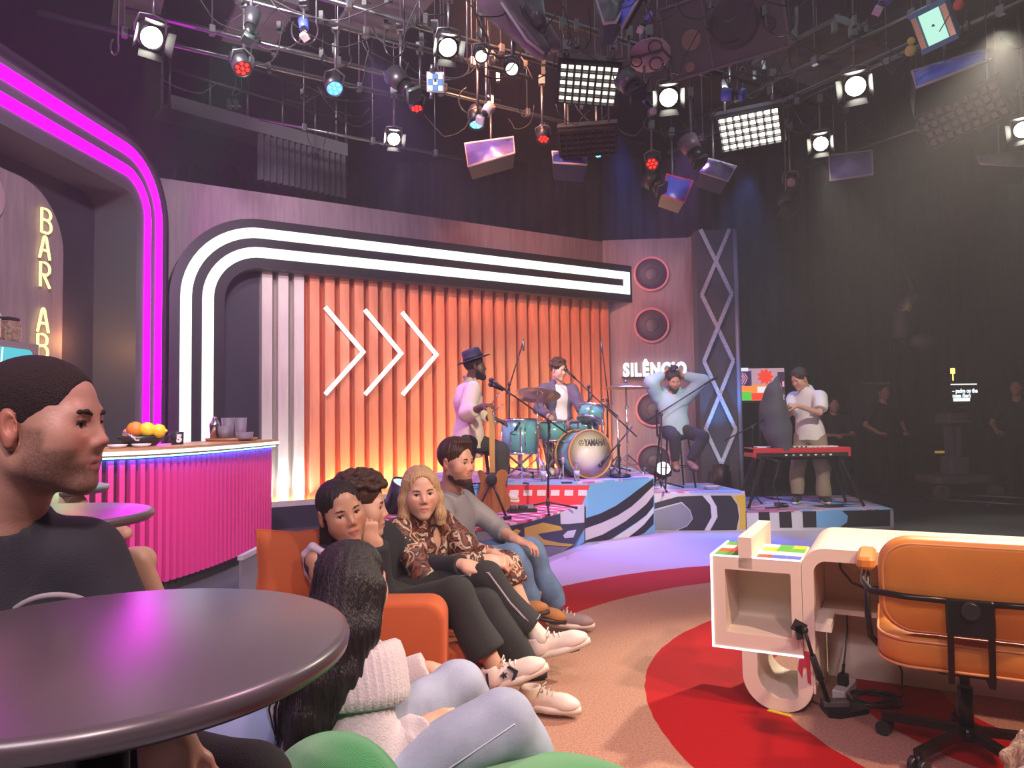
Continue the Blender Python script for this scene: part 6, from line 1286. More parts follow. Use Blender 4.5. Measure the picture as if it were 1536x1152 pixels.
# ---------------------------------------------------------------- stools
def stool(lab,c,z0,h,back=False,metal='black_metal',rot=0.,w=.17):
    t=thing('bar_stool',lab,'stool',(c[0],c[1],z0),rot,'black bar stools'); M=rotz(rot,(c[0],c[1],z0))
    m=MB(M); m.box((-w,-w,h-.045),(w,w,h),.03); m.build('seat',MAT['black_matte'],t)
    for sx in (-1,1):
        for sy in (-1,1): m=MB(M); m.cyl((sx*w*.8,sy*w*.8,h-.04),(sx*w*1.15,sy*w*1.15,0),.012,n=8); m.build('leg',MAT[metal],t)
    q=w*1.07; m=MB(M); m.tube([(-q,-q,.25),(q,-q,.25),(q,q,.25),(-q,q,.25)],.009,6,True); m.build('foot_rail',MAT[metal],t)
    if back: m=MB(M); m.tube([(-w*.9,w,h-.03),(-w*.9,w*1.15,h+.30),(w*.9,w*1.15,h+.30),(w*.9,w,h-.03)],.012,6); m.build('back_frame',MAT[metal],t)
    return t
stool('black bar stool under the guitarist in the hat',(-.42,7.72),.41,.64); stool('black bar stool with low back under the seated musician',(2.03,9.28),.465,.66,True,rot=.15)
# ---------------------------------------------------------------- keyboard
Yk=8.95; x0=at(1129,678,Yk)[0]; x1=at(1275,678,Yk)[0]; KZ=.84
t=thing('keyboard','long red electric keyboard on folding legs','keyboard',((x0+x1)/2,Yk,KZ)); mat('keyboard_red',(.55,.035,.045),.35); 
m=MB(); m.box((x0,Yk-.03,KZ+.045),(x1,Yk+.34,KZ+.105),.01); m.build('top_case',MAT['keyboard_red'],t); m=MB(); m.box((x0+.015,Yk-.028,KZ),(x1-.015,Yk+.33,KZ+.046)); m.build('lower_case',MAT['black_plastic'],t)
for xx in (x0,x1-.035): m=MB(); m.box((xx,Yk-.032,KZ-.002),(xx+.035,Yk+.342,KZ+.107),.008); m.build('end_cheek',MAT['keyboard_red'],t)
m=MB(); m.box((x0+.1,Yk+.14,KZ+.10),(x1-.08,Yk+.33,KZ+.118)); m.build('white_keys',MAT['white_plain'],t)
for k in range(9): m=MB(); x=x0+.45+.055*k; m.cyl((x,Yk+.05,KZ+.1),(x,Yk+.05,KZ+.125),.012,n=10); m.build('control_knob',MAT['white_plain' if k>4 else 'black_plastic'],t)
for k in range(7): m=MB(); x=x0+.38+.09*k; m.box((x,Yk-.032,KZ+.012),(x+.03,Yk-.026,KZ+.03)); m.build('rear_socket',MAT['pale_metal' if k%2 else 'white_plain'],t)
st_=thing('keyboard_stand','black folding stand with spread legs under the red keyboard','stand',((x0+x1)/2,Yk,.228))
for xs,s in ((x0+.12,-1),(x1-.12,1)):
    for yy in (Yk+.02,Yk+.28):
        m=MB(); m.bar((xs,yy,KZ-.02),(xs+s*.22,yy-.12 if yy<Yk+.1 else yy+.1,.24),.03,.02,up=(0,1,0)); m.build('leg',MAT['black_metal'],st_)
        m=MB(); m.bar((xs+.03*-s,yy,KZ-.03),(xs-s*.12+s*.2,yy,.5),.02,.015,up=(0,1,0)); m.build('brace',MAT['black_metal'],st_)
    m=MB(); m.bar((xs,Yk,KZ-.015),(xs,Yk+.32,KZ-.015),.05,.03); m.build('cross_bar',MAT['black_metal'],st_)
m=MB(); m.bar((x0+.08,Yk+.15,KZ-.03),(x1-.08,Yk+.15,KZ-.03),.04,.03); m.build('long_rail',MAT['black_metal'],st_)
m=MB(); m.tube([(x0+.15,Yk-.05,KZ-.01),(x0+.3,Yk-.07,KZ-.05),(x0+.2,Yk-.1,.5),(x0+.28,Yk-.12,.25),(x0+.1,Yk-.1,.236),(x0+.3,Yk-.05,.236)],.007,5); setp(m.build('keyboard_cable',MAT['black_plastic']),'black cable drooping from the red keyboard','cable')
m=MB(); m.box((x0+.3,Yk-.0,.228),(x0+.42,Yk+.18,.27),.01); t=thing('sustain_pedal','black pedal on the floor below the keyboard','pedal',(x0+.36,Yk+.09,.228)); m.build('pedal_base',MAT['black_plastic'],t); m=MB(); m.box((x0+.33,Yk-.06,.262),(x0+.39,Yk+.1,.275)); m.build('foot_plate',MAT['chrome'],t)
c=onz(1068,734,.465); t=thing('plastic_box','small clear box on the edge of the stool platform','box',tuple(c)); m=MB(rotz(.1,c)); m.box((-.08,-.05,0),(.08,.05,.035),.006); m.build('box_body',MAT['bottle_plastic'],t); m=MB(rotz(.1,c)); m.box((-.082,-.052,.035),(.082,.052,.042),.004); m.build('lid',MAT['paint_pale'],t)
# ---------------------------------------------------------------- floor uplights
def uplight(lab,c,d,r,glow,Lb=.3):
    t=thing('floor_light',lab,'floor light',tuple(c),0,'black floor lights'); M=aimframe(c,d); MB(M).lathe([(0,-Lb),(r*.85,-Lb),(r,-Lb*.6),(r*1.05,0),(r*.95,0),(r*.93,-.02)],24).build('housing',MAT['black_housing'],t); MB(M).lathe([(r*.94,-.015),(0,-.008)],24).build('lens',MAT[glow],t)
    m=MB(M); m.tube([(-r*1.1,0,-.1),(-r*1.15,-r*.2,-Lb),(0,-r*.2,-Lb-.06),(r*1.15,-r*.2,-Lb),(r*1.1,0,-.1)],.012,6); m.build('yoke',MAT['black_metal'],t)
emis('uplight_cyan',(.25,.8,1),4.); emis('uplight_white',(1,.97,.9),6.); emis('uplight_pale',(.75,.9,1),1.1)
uplight('black uplight glowing cyan at the foot of the tower',at(1081,697,11.05),(.02,.08,1),.12,'uplight_cyan',.36)
uplight('black floor light with a white lens under the musician\'s stool',at(995,702,9.9),(-.1,-.9,.45),.10,'uplight_white',.22); uplight('black floor light behind the blonde woman\'s head',at(606,724,7.4),(.35,-.25,.85),.12,'uplight_pale',.34)
# ---------------------------------------------------------------- television on a stand, showing the set
Yv=11.6; a=at(1107,553,Yv); b=at(1176,601,Yv); t=thing('television','television on a stand showing a bright picture of a colourful studio','television',((a[0]+b[0])/2,Yv,0))
m=MB(); m.box((a[0]-.02,Yv,b[2]-.03),(b[0]+.02,Yv+.06,a[2]+.02)); m.build('screen_case',MAT['black_plastic'],t)
pc=lambda x0,y0,x1,y1,mm,k: (lambda m_: m_.build('screen_picture',MAT[mm],t))(MB().box((at(x0,y0,Yv)[0],Yv-.004-.001*k,at(x0,y1,Yv)[2]),(at(x1,y0,Yv)[0],Yv-.0,at(x0,y0,Yv)[2])))
for nme,cc,s in (('tv_wall',(.55,.32,.40),1),('tv_dark',(.06,.03,.08),1),('tv_red',(.9,.06,.03),1.1),('tv_green',(.12,.65,.08),1),('tv_orange',(1,.28,.05),1.1),('tv_white',(.9,.85,.9),1.),('tv_blue',(.08,.1,.35),1),('tv_pink',(.95,.35,.45),1.)): emis(nme,cc,s)
pc(1107,553,1176,601,'tv_wall',0); pc(1107,556,1127,580,'tv_blue',1); pc(1116,558,1126,579,'tv_dark',2); pc(1107,578,1176,601,'tv_orange',1); pc(1108,588,1127,601,'tv_green',2); pc(1127,590,1160,600,'tv_red',2); pc(1136,580,1151,589,'tv_white',3); pc(1166,558,1176,592,'tv_dark',2); pc(1173,572,1176,580,'tv_pink',3); pc(1109,552,1122,557,'tv_white',3)
q=at(1148,565,Yv-.012); m=MB(frame(q,(1,0,0))@np.array([[1,0,0,0],[0,0,-1,0],[0,1,0,0],[0,0,0,1.]])); 
fl=[(.11*(1+.18*math.cos(9*x))*math.cos(x),.11*(1+.18*math.cos(9*x))*math.sin(x)) for x in np.linspace(0,2*math.pi,54,endpoint=False)]; m.prism(fl,0,.003); m.build('screen_picture',MAT['tv_red'],t)
for k in range(3): m=MB(); p=at(1109+4*k,560,Yv-.01); r_=at(1115+3*k,567,Yv-.01); s_=at(1109+4*k,576,Yv-.01); m.bar(p,r_,.012,.004,up=(0,1,0)); m.bar(r_,s_,.012,.004,up=(0,1,0)); m.build('screen_picture',MAT['tv_pink'],t)
cx=(a[0]+b[0])/2; m=MB(); m.cyl((cx,Yv+.1,.05),(cx,Yv+.1,a[2]-.1),.03); m.build('upright_tube',MAT['black_metal'],t); m=MB(); m.box((cx-.45,Yv-.2,0),(cx+.45,Yv+.35,.05)); m.build('base_plate',MAT['black_metal'],t); m=MB(); m.box((cx-.4,Yv-.1,.70),(cx+.4,Yv+.2,.73)); m.build('shelf',MAT['steel'],t)
# ---------------------------------------------------------------- studio camera pedestal with prompter
pz=onz(1434,746); X,Y=pz[0],pz[1]; mat('pedestal_grey',(.16,.13,.14),.5); t=thing('camera_pedestal','grey studio camera pedestal with a lit text prompter','studio camera',(X,Y,0))
u=Y/1100; z=lambda y: at(1435,y,Y)[2]
m=MB(); m.prism(rrect(X-46*u,Y-.35,X+40*u,Y+.35,.1),z(722),z(712)); m.build('base_plate',MAT['pedestal_grey'],t)
for sx,sy in ((-.4,-.3),(.42,-.32),(.4,.35)): m=MB(); m.cyl((X+sx-.05,Y+sy,.115),(X+sx+.05,Y+sy,.115),.11,n=20) if 0 else m.cyl((X+sx,Y+sy-.05,.115),(X+sx,Y+sy+.05,.115),.11,n=20); w_=m.build('wheel',MAT['pedestal_grey'],t); m=MB(); m.cyl((X+sx,Y+sy-.055,.115),(X+sx,Y+sy+.055,.115),.03,n=12); m.build('wheel_cap',MAT['steel'],w_)
m=MB(); m.box((X-14*u,Y-.15,z(712)),(X+14*u,Y+.15,z(685)),.03); m.build('lower_column',MAT['pedestal_grey'],t)
for sx in (-8,4): m=MB(); m.box((X+sx*u-3*u,Y-.06,z(690)),(X+sx*u+4*u,Y+.06,z(640))); m.build('column_tube',MAT['pedestal_grey'],t)
MB(rotz(0,(X,Y,z(634)))).lathe([(23*u,0),(24*u,.02),(23*u,.04),(18*u,.04),(18*u,0),(23*u,0)],32).build('steering_ring',MAT['pedestal_grey'],t)
m=MB(); m.box((X-14*u,Y-.15,z(631)),(X+14*u,Y+.25,z(620)),.02); m.build('pan_head',MAT['pedestal_grey'],t); m=MB(); m.box((X-12*u,Y-.05,z(618)),(X+16*u,Y+.6,z(596)),.02); m.build('camera_body',MAT['black_plastic'],t)
m=MB(); m.box((X-20*u,Y-.32,z(606)),(X+20*u,Y-.26,z(572)),.01); pr=m.build('prompter',MAT['black_plastic'],t)
emis('prompt_text',(.85,.95,1),1.3); TM=np.array([[1,0,0,X-17*u],[0,0,-1,Y-.325],[0,1,0,0],[0,0,0,1.]])
for txt,y,s in (('– padre on the',590,8.5),('mesa (bar)',597,8.5)): M=TM.copy(); M[2,3]=z(y); text_mesh('prompt_text',txt,M,s*u,MAT['prompt_text'],pr,.003,.002,.72)
m=MB(); m.box((X-19*u,Y-.328,z(578.5)),(X+19*u,Y-.322,z(577))); m.build('prompt_bar',MAT['prompt_text'],pr); m=MB(); m.box((X-16*u,Y-.328,z(602.5)),(X+8*u,Y-.322,z(597.8))); m.build('prompt_box',MAT['prompt_text'],pr); m=MB(); m.bar((X-14*u,Y-.3,z(611)),(X+10*u,Y-.3,z(611)),.03,.03); m.build('hood_rod',MAT['steel'],t)
emis('tally_amber',(1,.62,.12),3.); c=at(1429,556,Y+.1); m=MB(); m.box(c-np.array((.03,.02,.05)),c+np.array((.03,.02,.04)),.008); m.cyl(c-np.array((0,0,.05)),(c[0],c[1],z(600)),.008); t2=thing('amber_lamp','small amber work lamp above the camera prompter','lamp',tuple(c)); m.build('lamp_head',MAT['tally_amber'],t2)
c=at(1412,678,Y+.3); t2=thing('amber_lamp','low amber work lamp beside the pedestal column','lamp',tuple(c)); m=MB(); m.box(c-np.array((.1,.02,.02)),c+np.array((.06,.02,.02)),.006); m.build('lamp_tube',mat('amber_dim',(.5,.28,.03),.4,emit=(1,.6,.1),es=.25),t2); m=MB(); m.box(c+np.array((.07,-.02,-.02)),c+np.array((.1,.02,.02))); m.build('lamp_end',MAT['tally_amber'],t2); m=MB(); m.cyl(c,(c[0],c[1],0),.012); m.build('lamp_post',MAT['black_metal'],t2)
t=thing('dolly_track','pair of pale metal dolly rails on the dark floor','track',tuple(onz(1450,760)))
for p,q in (((1368,753),(1600,768)),((1400,746),(1600,757))): a=onz(*p); b=onz(*q); m=MB(); m.cyl(a+np.array((0,0,.06)),b+np.array((0,0,.06)),.022,n=8); m.build('rail',MAT['steel'],t)
for k in range(5): f_=k/4; a=onz(1375,753)*(1-f_)+onz(1600,768)*f_; b=onz(1405,746)*(1-f_)+onz(1600,757)*f_; m=MB(); m.bar(a+np.array((0,0,.03)),b+np.array((0,0,.03)),.06,.03); m.build('sleeper',MAT['steel'],t)
# robot camera arm in the dark
Yr=12.3; t=thing('camera_crane','dark articulated camera crane head against the right wall','camera crane',tuple(at(1360,500,Yr))); P=lambda x,y: at(x,y,Yr); mat('arm_grey',(.10,.10,.105),.5)
m=MB(); m.cyl(P(1372,440),P(1355,468),.10,.12,12); m.build('upper_arm',MAT['arm_grey'],t); m=MB(); m.cyl(P(1352,468),P(1350,508),.12,.10,12); m.build('fore_arm',MAT['arm_grey'],t); m=MB(); m.cyl(P(1353,460),P(1361,464),.13,n=14); m.build('yellow_band',MAT['knob_yellow'],t); m=MB(); m.sphere(P(1385,512),(.22,.15,.14),14,9); m.build('remote_head',MAT['arm_grey'],t); m=MB(); m.tube([P(1350,508),P(1365,520),P(1385,522),P(1400,512)],.05,8); m.build('head_bracket',MAT['black_metal'],t); m=MB(); m.cyl(P(1383,503),P(1388,500),.04,n=12); m.build('lens_ring',MAT['chrome'],t); m=MB(); m.cyl(P(1372,440),P(1385,436)+np.array((0,1.2,1.6)),.06); m.build('boom_arm',MAT['black_metal'],t); m=MB(); m.cyl(P(1350,508)+np.array((0,.2,0)),(P(1350,508)[0],Yr+.2,0),.07); m.build('support_post',MAT['black_metal'],t)
# ---------------------------------------------------------------- people: materials
A=np.array
skin('skin_light',(.60,.34,.235),(.46,.15,.13)); skin('skin_fair',(.64,.38,.27),(.55,.20,.17)); skin('skin_tan',(.48,.26,.17),(.40,.13,.11)); skin('skin_brown',(.13,.065,.042),(.12,.05,.045)); skin('skin_olive',(.38,.20,.125),(.30,.11,.09),(.025,.018,.014)); skin('skin_man',(.56,.31,.22),(.44,.17,.15),(.07,.045,.035))
mat('eye_white',(.62,.60,.58),.25); mat('lash',(.012,.009,.008),.6); mat('iris_brown',(.035,.018,.010),.12); mat('brow_dark',(.025,.016,.012),.85); mat('brow_fair',(.22,.13,.07),.85)
hairm('hair_black',(.020,.013,.013),(.008,.005,.006),.46); hairm('hair_brown',(.075,.036,.020),(.03,.014,.009),.38); hairm('hair_blond',(.62,.43,.24),(.40,.25,.12),.38); hairm('hair_buzz',(.045,.03,.028),(.025,.016,.016),.85,(120,120,120)); hairm('hair_dark',(.04,.024,.018),(.015,.009,.007),.36)
cloth('tee_charcoal',(.030,.033,.040)); cloth('knit_black',(.017,.019,.026)); cloth('trouser_black',(.013,.013,.015)); cloth('vest_navy',(.013,.016,.033)); cloth('trim_lilac',(.62,.56,.66)); cloth('denim_blue',(.13,.24,.42),.85,.3,420,var=.25,vs=9); cloth('denim_pale',(.33,.37,.49),.85,.3,420,var=.16,vs=7); cloth('shirt_cream',(.74,.64,.50)); cloth('trouser_olive',(.035,.037,.030)); cloth('tee_white',(.74,.70,.68)); cloth('jacket_slate',(.09,.085,.13)); cloth('hoodie_blue',(.25,.37,.47)); cloth('trouser_khaki',(.30,.235,.16)); cloth('felt_hat',(.02,.024,.05),.7,.2,200); cloth('jacket_grey',(.075,.08,.10)); cloth('crew_black',(.012,.012,.014)); cloth('shorts_grey',(.25,.28,.35)); cloth('sweat_lilac',(.40,.33,.36)); cloth('sock_white',(.68,.63,.56))
mat('sneaker_white',(.74,.64,.57),.5,bump=.1,bs=120); mat('sole_white',(.72,.64,.55),.45); mat('lace_white',(.74,.68,.62),.7); mat('suede_tan',(.36,.15,.045),.75,var=.2,vs=10); mat('sole_black',(.02,.016,.014),.5); mat('sneaker_grey',(.28,.20,.20),.6); mat('lace_red',(.42,.09,.11),.7); mat('shoe_brown',(.20,.10,.06),.6); mat('shoe_beige',(.5,.42,.32),.6); mat('shoe_dark',(.03,.03,.04),.6); mat('mark_navy',(.015,.017,.035),.5)
def knit_white():
    m,nt,b=nodes('knit_white'); b.inputs['Base Color'].default_value=(.56,.49,.50,1); b.inputs['Roughness'].default_value=.9; b.inputs['Sheen Weight'].default_value=.4
    tc=nt.nodes.new('ShaderNodeTexCoord'); n=nt.nodes.new('ShaderNodeTexNoise'); n.inputs['Scale'].default_value=160; lk(nt,tc.outputs['Object'],n.inputs['Vector']); bp=nt.nodes.new('ShaderNodeBump'); bp.inputs['Strength'].default_value=.5; bp.inputs['Distance'].default_value=.006; lk(nt,n.outputs['Fac'],bp.inputs['Height']); lk(nt,bp.outputs[0],b.inputs['Normal']); MAT['knit_white']=m
knit_white()
def print_mat(name,cols,sc):
    m,nt,b=nodes(name); tc=nt.nodes.new('ShaderNodeTexCoord'); n=nt.nodes.new('ShaderNodeTexNoise'); n.inputs['Scale'].default_value=sc; n.inputs['Detail'].default_value=3; n.inputs['Distortion'].default_value=1.5; lk(nt,tc.outputs['Object'],n.inputs['Vector'])
    r=nt.nodes.new('ShaderNodeValToRGB'); r.color_ramp.interpolation='CONSTANT'; e=r.color_ramp.elements; e[0].color=(*cols[0],1); e[0].position=0; e[1].color=(*cols[1],1); e[1].position=.38
    for i,c in enumerate(cols[2:]): q=e.new(.38+.075*(i+1)); q.color=(*c,1)
    lk(nt,n.outputs['Fac'],r.inputs[0]); lk(nt,r.outputs[0],b.inputs['Base Color']); b.inputs['Roughness'].default_value=.6; MAT[name]=m
print_mat('blouse_print',[(.02,.012,.012),(.20,.045,.025),(.03,.015,.013),(.55,.42,.30),(.24,.07,.035),(.02,.012,.012)],13)
print_mat('marl_grey',[(.20,.20,.225),(.235,.23,.25),(.26,.255,.27),(.28,.275,.29)],260)
def mk(**k): return {a:A(v,float) for a,v in k.items()}
def headM(c,yaw,pitch=0,roll=0,s=1.05): return euler(c,yaw,pitch,roll,s)
def person(label,J,M,skinm,h=.008,fem=0.,jaw=1.,nose=1.,hands=(),legs=False,beard=0.,iris='iris_brown',brow='brow_dark',brow_w=1.,group=None,ears=True,arms=(1,1),arm_r=(.046,.037,.026),gaze=0.,lash=True,torso=True,btop=-.022,neck_r=.052):
    base=(J['pelvis'][0],J['pelvis'][1],J.get('floor',A(0.))); root=thing('person',label,'person',(float(base[0]),float(base[1]),float(np.min(base[2]))),0,group)
    f=SF(); head_prims(f,M,jaw,nose,fem,ears); s=np.linalg.norm(M[:3,0])
    f.cone(tp(M,(0,-.022,-.055)),J['neck'],neck_r*s*(1-.12*fem),neck_r*s*(1.08-.1*fem),k=.03); x,fw,up=torso_axes(J)
    f.cone(J['neck'],J['neck']-up*.05,neck_r*s,.075,k=.03)
    if torso: torso_prims(f,J,e=-.022,k=.04)
    for q,sd in zip(arms,'RL'):
        if q: arm_prims(f,J,sd,arm_r)
    for hd in hands: hand_prims(f,**hd)
    if legs:
        for sd in legs: leg_prims(f,J,sd,(.075,.052,.036),1.05)
    at_={'lip':lip_attr(M),'flush':flush_attr(M)}
    if beard: bq=beard_attr(M,btop); at_['beard']=lambda P: beard*bq(P)
    fobj('body',f,h,MAT[skinm],root,attrs=at_)
    face_parts(root,M,MAT[skinm],MAT[iris],MAT[brow],brow_w,h=max(.0028,h*.6),gaze=gaze,lash=lash)
    return root
def beard_mesh(root,M,mm,h,vol=.006,low=0.):
    g=SF(M); g.ell((0,.026,-.034),(.0625+vol,.059+vol,.087+vol),k=0)
    for x in (-1,1): g.cone((x*.047,.0,-.062),(x*.012,.066,-.100-low),.0225+vol,.019+vol,k=.03)
    g.ell((0,.078,-.1-low),(.021+vol,.017+vol,.019+vol),k=.02); g.path([(-.026,.081,-.062),(-.012,.0905,-.052),(0,.091,-.051),(.012,.0905,-.052),(.026,.081,-.062)],[.005,.0062,.005,.0062,.005],k=.006)
    g.ell((0,.088,.012),(.046,.06,.062),k=.012,op='s'); g.ell((0,.096,-.067),(.018,.024,.008),k=.004,op='s'); g.ell((0,.05,.09),(.14,.12,.103),k=.012,op='s'); g.box((0,-.10,-.05),(.2,.085,.3),k=.015,op='s')
    fobj('beard',g,h,mm,root,disp=wob(.0022,170,2))
def cap(M,t=.006,z=.0,fc=(.105,-.03,.085,.078,.118),low=-.055,side=-.012,back=0.):
    g=SF(M); g.ell((0,-.016-back*.5,.035+z),(.075+t,.097+t+back*.5,.083+t+z*.6),k=0); g.ell((0,fc[0],fc[1]),fc[2:],k=.008,op='s')
    g.box((0,.10,side-.15),(.2,.108,.15),k=.016,op='s'); g.box((0,-.1,low-.1),(.2,.2,.1),k=.01,op='s'); return g
def curls(g,n,r0,r1,reg,seed=1,rad=(.082,.104,.092),c=(0,-.014,.045)):
    rg=np.random.RandomState(seed); k=0
    while k<n:
        d=rg.normal(size=3); d/=np.linalg.norm(d)
        if not reg(d): continue
        p=A(c)+d*A(rad)*rg.uniform(.97,1.08); g.ell(p,rg.uniform(r0,r1),k=.006); k+=1
def groove(M,amp=.0016,fr=70,fz=6,seed=0):
    Mi=np.linalg.inv(M)
    def f(P): L=tp(Mi,P); a=np.arctan2(L[:,0],-L[:,1]+.0); return amp*(np.sin(a*fr+L[:,2]*fz+2*np.sin(a*9+seed))+.6*np.sin(a*fr*.43+seed+L[:,2]*fz*2))
    return f
def top_of(root,J,mm,name='jumper',e=.012,h=.010,sleeves='RL',short=0.,r=(.064,.055,.043),cuff=.97,hem=None,neck=.066,w=1.,belly=0.,fold=(.006,26,1),collar=None,openv=None,relax=1):
    f=SF(); torso_prims(f,J,e=e,w=w,belly=belly); x,fw,up=torso_axes(J)
    for s in sleeves: sleeve(f,J,s,*r,cuff=cuff,short=short)
    if hem is not None: f.cone(J['pelvis']+up*.05,J['pelvis']-up*hem,.145*w+e,.158*w+e,k=.04,flat=(fw,1.15),cut=True)
    f.cone(J['neck']-up*.03+fw*.008,J['neck']+up*.2+fw*.015,neck,neck+.02,k=.01,op='s')
    if openv: f.ell(J['neck']-up*openv[0]+fw*.13,(openv[1],.09,openv[0]*1.3),rot=(0,0,math.degrees(math.atan2(fw[1],fw[0]))-90),k=.01,op='s')
    return fobj(name,f,h,MAT[mm],root,disp=wob(*fold),relax=relax)
def trousers_of(root,J,mm,name='trousers',h=.011,legs='RL',r=(.098,.075,.062),cuff=.95,hem=None,e=.012,fold=(.006,24,5),top=.10,relax=1):
    f=SF(); pelvis_prims(f,J,e,top)
    for s in legs: leg_prims(f,J,s,r,cuff,hem=hem)
    return fobj(name,f,h,MAT[mm],root,disp=wob(*fold),relax=relax)
# ---------------------------------------------------------------- man at the left edge (profile, buzz cut)
J=mk(pelvis=(-.95,1.33,.74),neck=(-.915,1.315,1.19),shL=(-.80,1.37,1.105),shR=(-1.11,1.23,1.105),elL=(-.72,1.38,.88),wrL=(-.53,1.13,.885),elR=(-1.16,1.10,.92),wrR=(-1.02,.98,.79),hipL=(-.85,1.36,.75),hipR=(-1.03,1.27,.74),knL=(-.45,1.25,.74),knR=(-.80,.88,.70),anL=(-.43,1.30,.30),anR=(-.78,.95,.28))
M=headM((-.820,1.285,1.352),-86,-2,0,1.0)
p=person('man with buzz cut and dark grey T-shirt in profile at the left table',J,M,'skin_man',.0042,jaw=1.08,nose=1.1,brow_w=1.25,beard=.6,hands=[dict(w=J['wrL'],d=(.12,-.15,-1),n=(.2,-.9,.1),side=-1,curl=(18,25,15))],arms=(0,1),neck_r=.060)
g=cap(M,.0028,fc=(.108,-.026,.09,.078,.112),low=-.062,side=-.012); fobj('hair',g,.004,MAT['hair_buzz'],p,disp=wob(.0005,300),relax=2)
top_of(p,J,'tee_charcoal','t_shirt',e=.016,h=.009,short=.72,r=(.072,.072,.06),hem=.04,fold=(.007,22,3),neck=.068,relax=2)
x,fw,up=torso_axes(J); cc=J['pelvis']+up*.262+fw*.112-x*.105; pm=frame(cc,x); m=MB(); tt=[cc+x*.075*math.cos(a)+up*.075*math.sin(a)+fw*(.006-.035*abs(math.cos(a))**2) for a in np.linspace(-.3,3.5,26)]; m.tube(tt,.0055,6); m.build('chest_print',mat('print_grey',(.36,.34,.36),.8),p)
trousers_of(p,J,'trouser_black',r=(.095,.078,.06),h=.014)
for s in 'LR': shoe(p,J['an'+s]-A((0,0,.03)),(.6,-.5,-.1),(0,0,1),MAT['shoe_dark'],MAT['sole_white'],hs=.009)
stool('black bar stool under the man with the buzz cut',(-.95,1.33),0,.645)
# ---------------------------------------------------------------- seated guest behind him: only the bare knees show
J=mk(pelvis=(-1.98,2.98,.76),neck=(-2.02,2.98,1.24),shL=(-1.98,3.15,1.17),shR=(-2.0,2.80,1.17),elL=(-1.85,3.2,.95),wrL=(-1.60,3.05,.90),elR=(-1.8,2.72,.95),wrR=(-1.55,2.74,.875),hipL=(-1.93,3.08,.76),hipR=(-1.93,2.90,.76),knL=(-1.50,2.98,.80),knR=(-1.43,2.80,.83),anL=(-1.45,2.92,.40),anR=(-1.30,2.88,.46))
M=headM((-2.0,2.97,1.36),-88,0,0,1.)
p=person('seated person with bare knees and grey shorts behind the buzz cut man',J,M,'skin_fair',.008,legs='RL',hands=[dict(w=J['wrR'],d=(.85,.1,-.35),n=(.3,-.2,.9),side=1,curl=(25,30,20))],lash=False)
g=cap(M,.008); fobj('hair',g,.007,MAT['hair_brown'],p,disp=wob(.003,90)); top_of(p,J,'shirt_cream','t_shirt',h=.014,short=.6); 
f=SF(); pelvis_prims(f,J,.012,.10)
for s in 'RL': f.cone(J['hip'+s],J['hip'+s]+(J['kn'+s]-J['hip'+s])*.66,.095,.088,k=.04,cut=True)
fobj('shorts',f,.012,MAT['shorts_grey'],p,disp=wob(.006,24,5))
for s in 'LR': shoe(p,J['an'+s]-A((0,0,.02)),(.9,-.1,-.3),(.3,0,.95),MAT['sneaker_white'],MAT['sole_white'],hs=.009)
stool('black bar stool under the guest with bare knees',(-1.98,2.98),0,.66)
# ---------------------------------------------------------------- dark haired woman on the sofa
J=mk(pelvis=(-.66,3.44,.46),neck=(-.765,3.30,.835),shL=(-.70,3.47,.765),shR=(-.835,3.12,.765),elL=(-.66,3.56,.56),wrL=(-.52,3.34,.53),elR=(-.76,3.10,.55),wrR=(-.58,3.14,.51),hipR=(-.62,3.36,.46),hipL=(-.60,3.54,.46),knR=(-.262,3.27,.575),knL=(-.14,3.50,.47),anR=(-.088,3.20,.285),anL=(.085,3.42,.11))
M=headM((-.738,3.16,.965),214,-4,14,1.13)
p=person('dark haired woman in navy vest looking back over the orange sofa arm',J,M,'skin_tan',.0052,fem=1.,jaw=.93,nose=.9,brow_w=.75,legs='R',hands=[dict(w=J['wrL'],d=(.9,-.2,-.3),n=(0,0,1),side=-1),dict(w=J['wrR'],d=(.9,.2,-.3),n=(0,-.3,1),side=1)],gaze=.15,neck_r=.047,ears=True)
g=SF(M); g.ell((0,-.018,.036),(.0795,.1015,.0865),k=0); g.ell((0,.112,-.028),(.083,.078,.133),k=.008,op='s'); g.box((0,.08,-.172),(.2,.085,.15),k=.006,op='s'); g.box((0,-.1,-.2),(.2,.2,.14),k=.01,op='s')
g.cone((0,-.085,.02),(.0,-.105,-.10),.05,.062,k=.04,flat=((0,1,0),1.4)); g.cone((0,-.105,-.10),(.02,-.13,-.26),.062,.055,k=.03,flat=((0,1,0),1.6)); g.cone((.05,-.04,-.02),(.075,-.06,-.17),.022,.028,k=.02); g.cone((-.05,-.05,-.02),(-.06,-.09,-.2),.024,.03,k=.02)
fobj('hair',g,.0055,MAT['hair_black'],p,disp=groove(M,.0018,40,4))
top_of(p,J,'vest_navy','vest',e=.012,sleeves='',h=.009,neck=.072,fold=(.004,22,2))
x,fw,up=torso_axes(J)
for s,sg in (('R',1),('L',-1)):
    o=J['sh'+s]; q=[o-fw*.075-up*.17-x*sg*.02,o-fw*.072-up*.06-x*sg*.004,o-fw*.046+up*.030-x*sg*.006,o+up*.062-x*sg*.012,o+fw*.05+up*.03-x*sg*.004,o+fw*.078-up*.08-x*sg*.004]
    f=SF(); f.path(q,[.012,.015,.017,.017,.015,.012],k=.01); fobj('vest_trim',f,.008,MAT['trim_lilac'],p,relax=1)
trousers_of(p,J,'trouser_black',r=(.098,.082,.085),cuff=.80,hem=.082,h=.010)
sh1,SM=shoe(p,J['anR'],(.93,-.05,.34),(-.34,0,.93),MAT['sneaker_white'],MAT['sole_white'],1.02,MAT['lace_white'],hs=.0045)
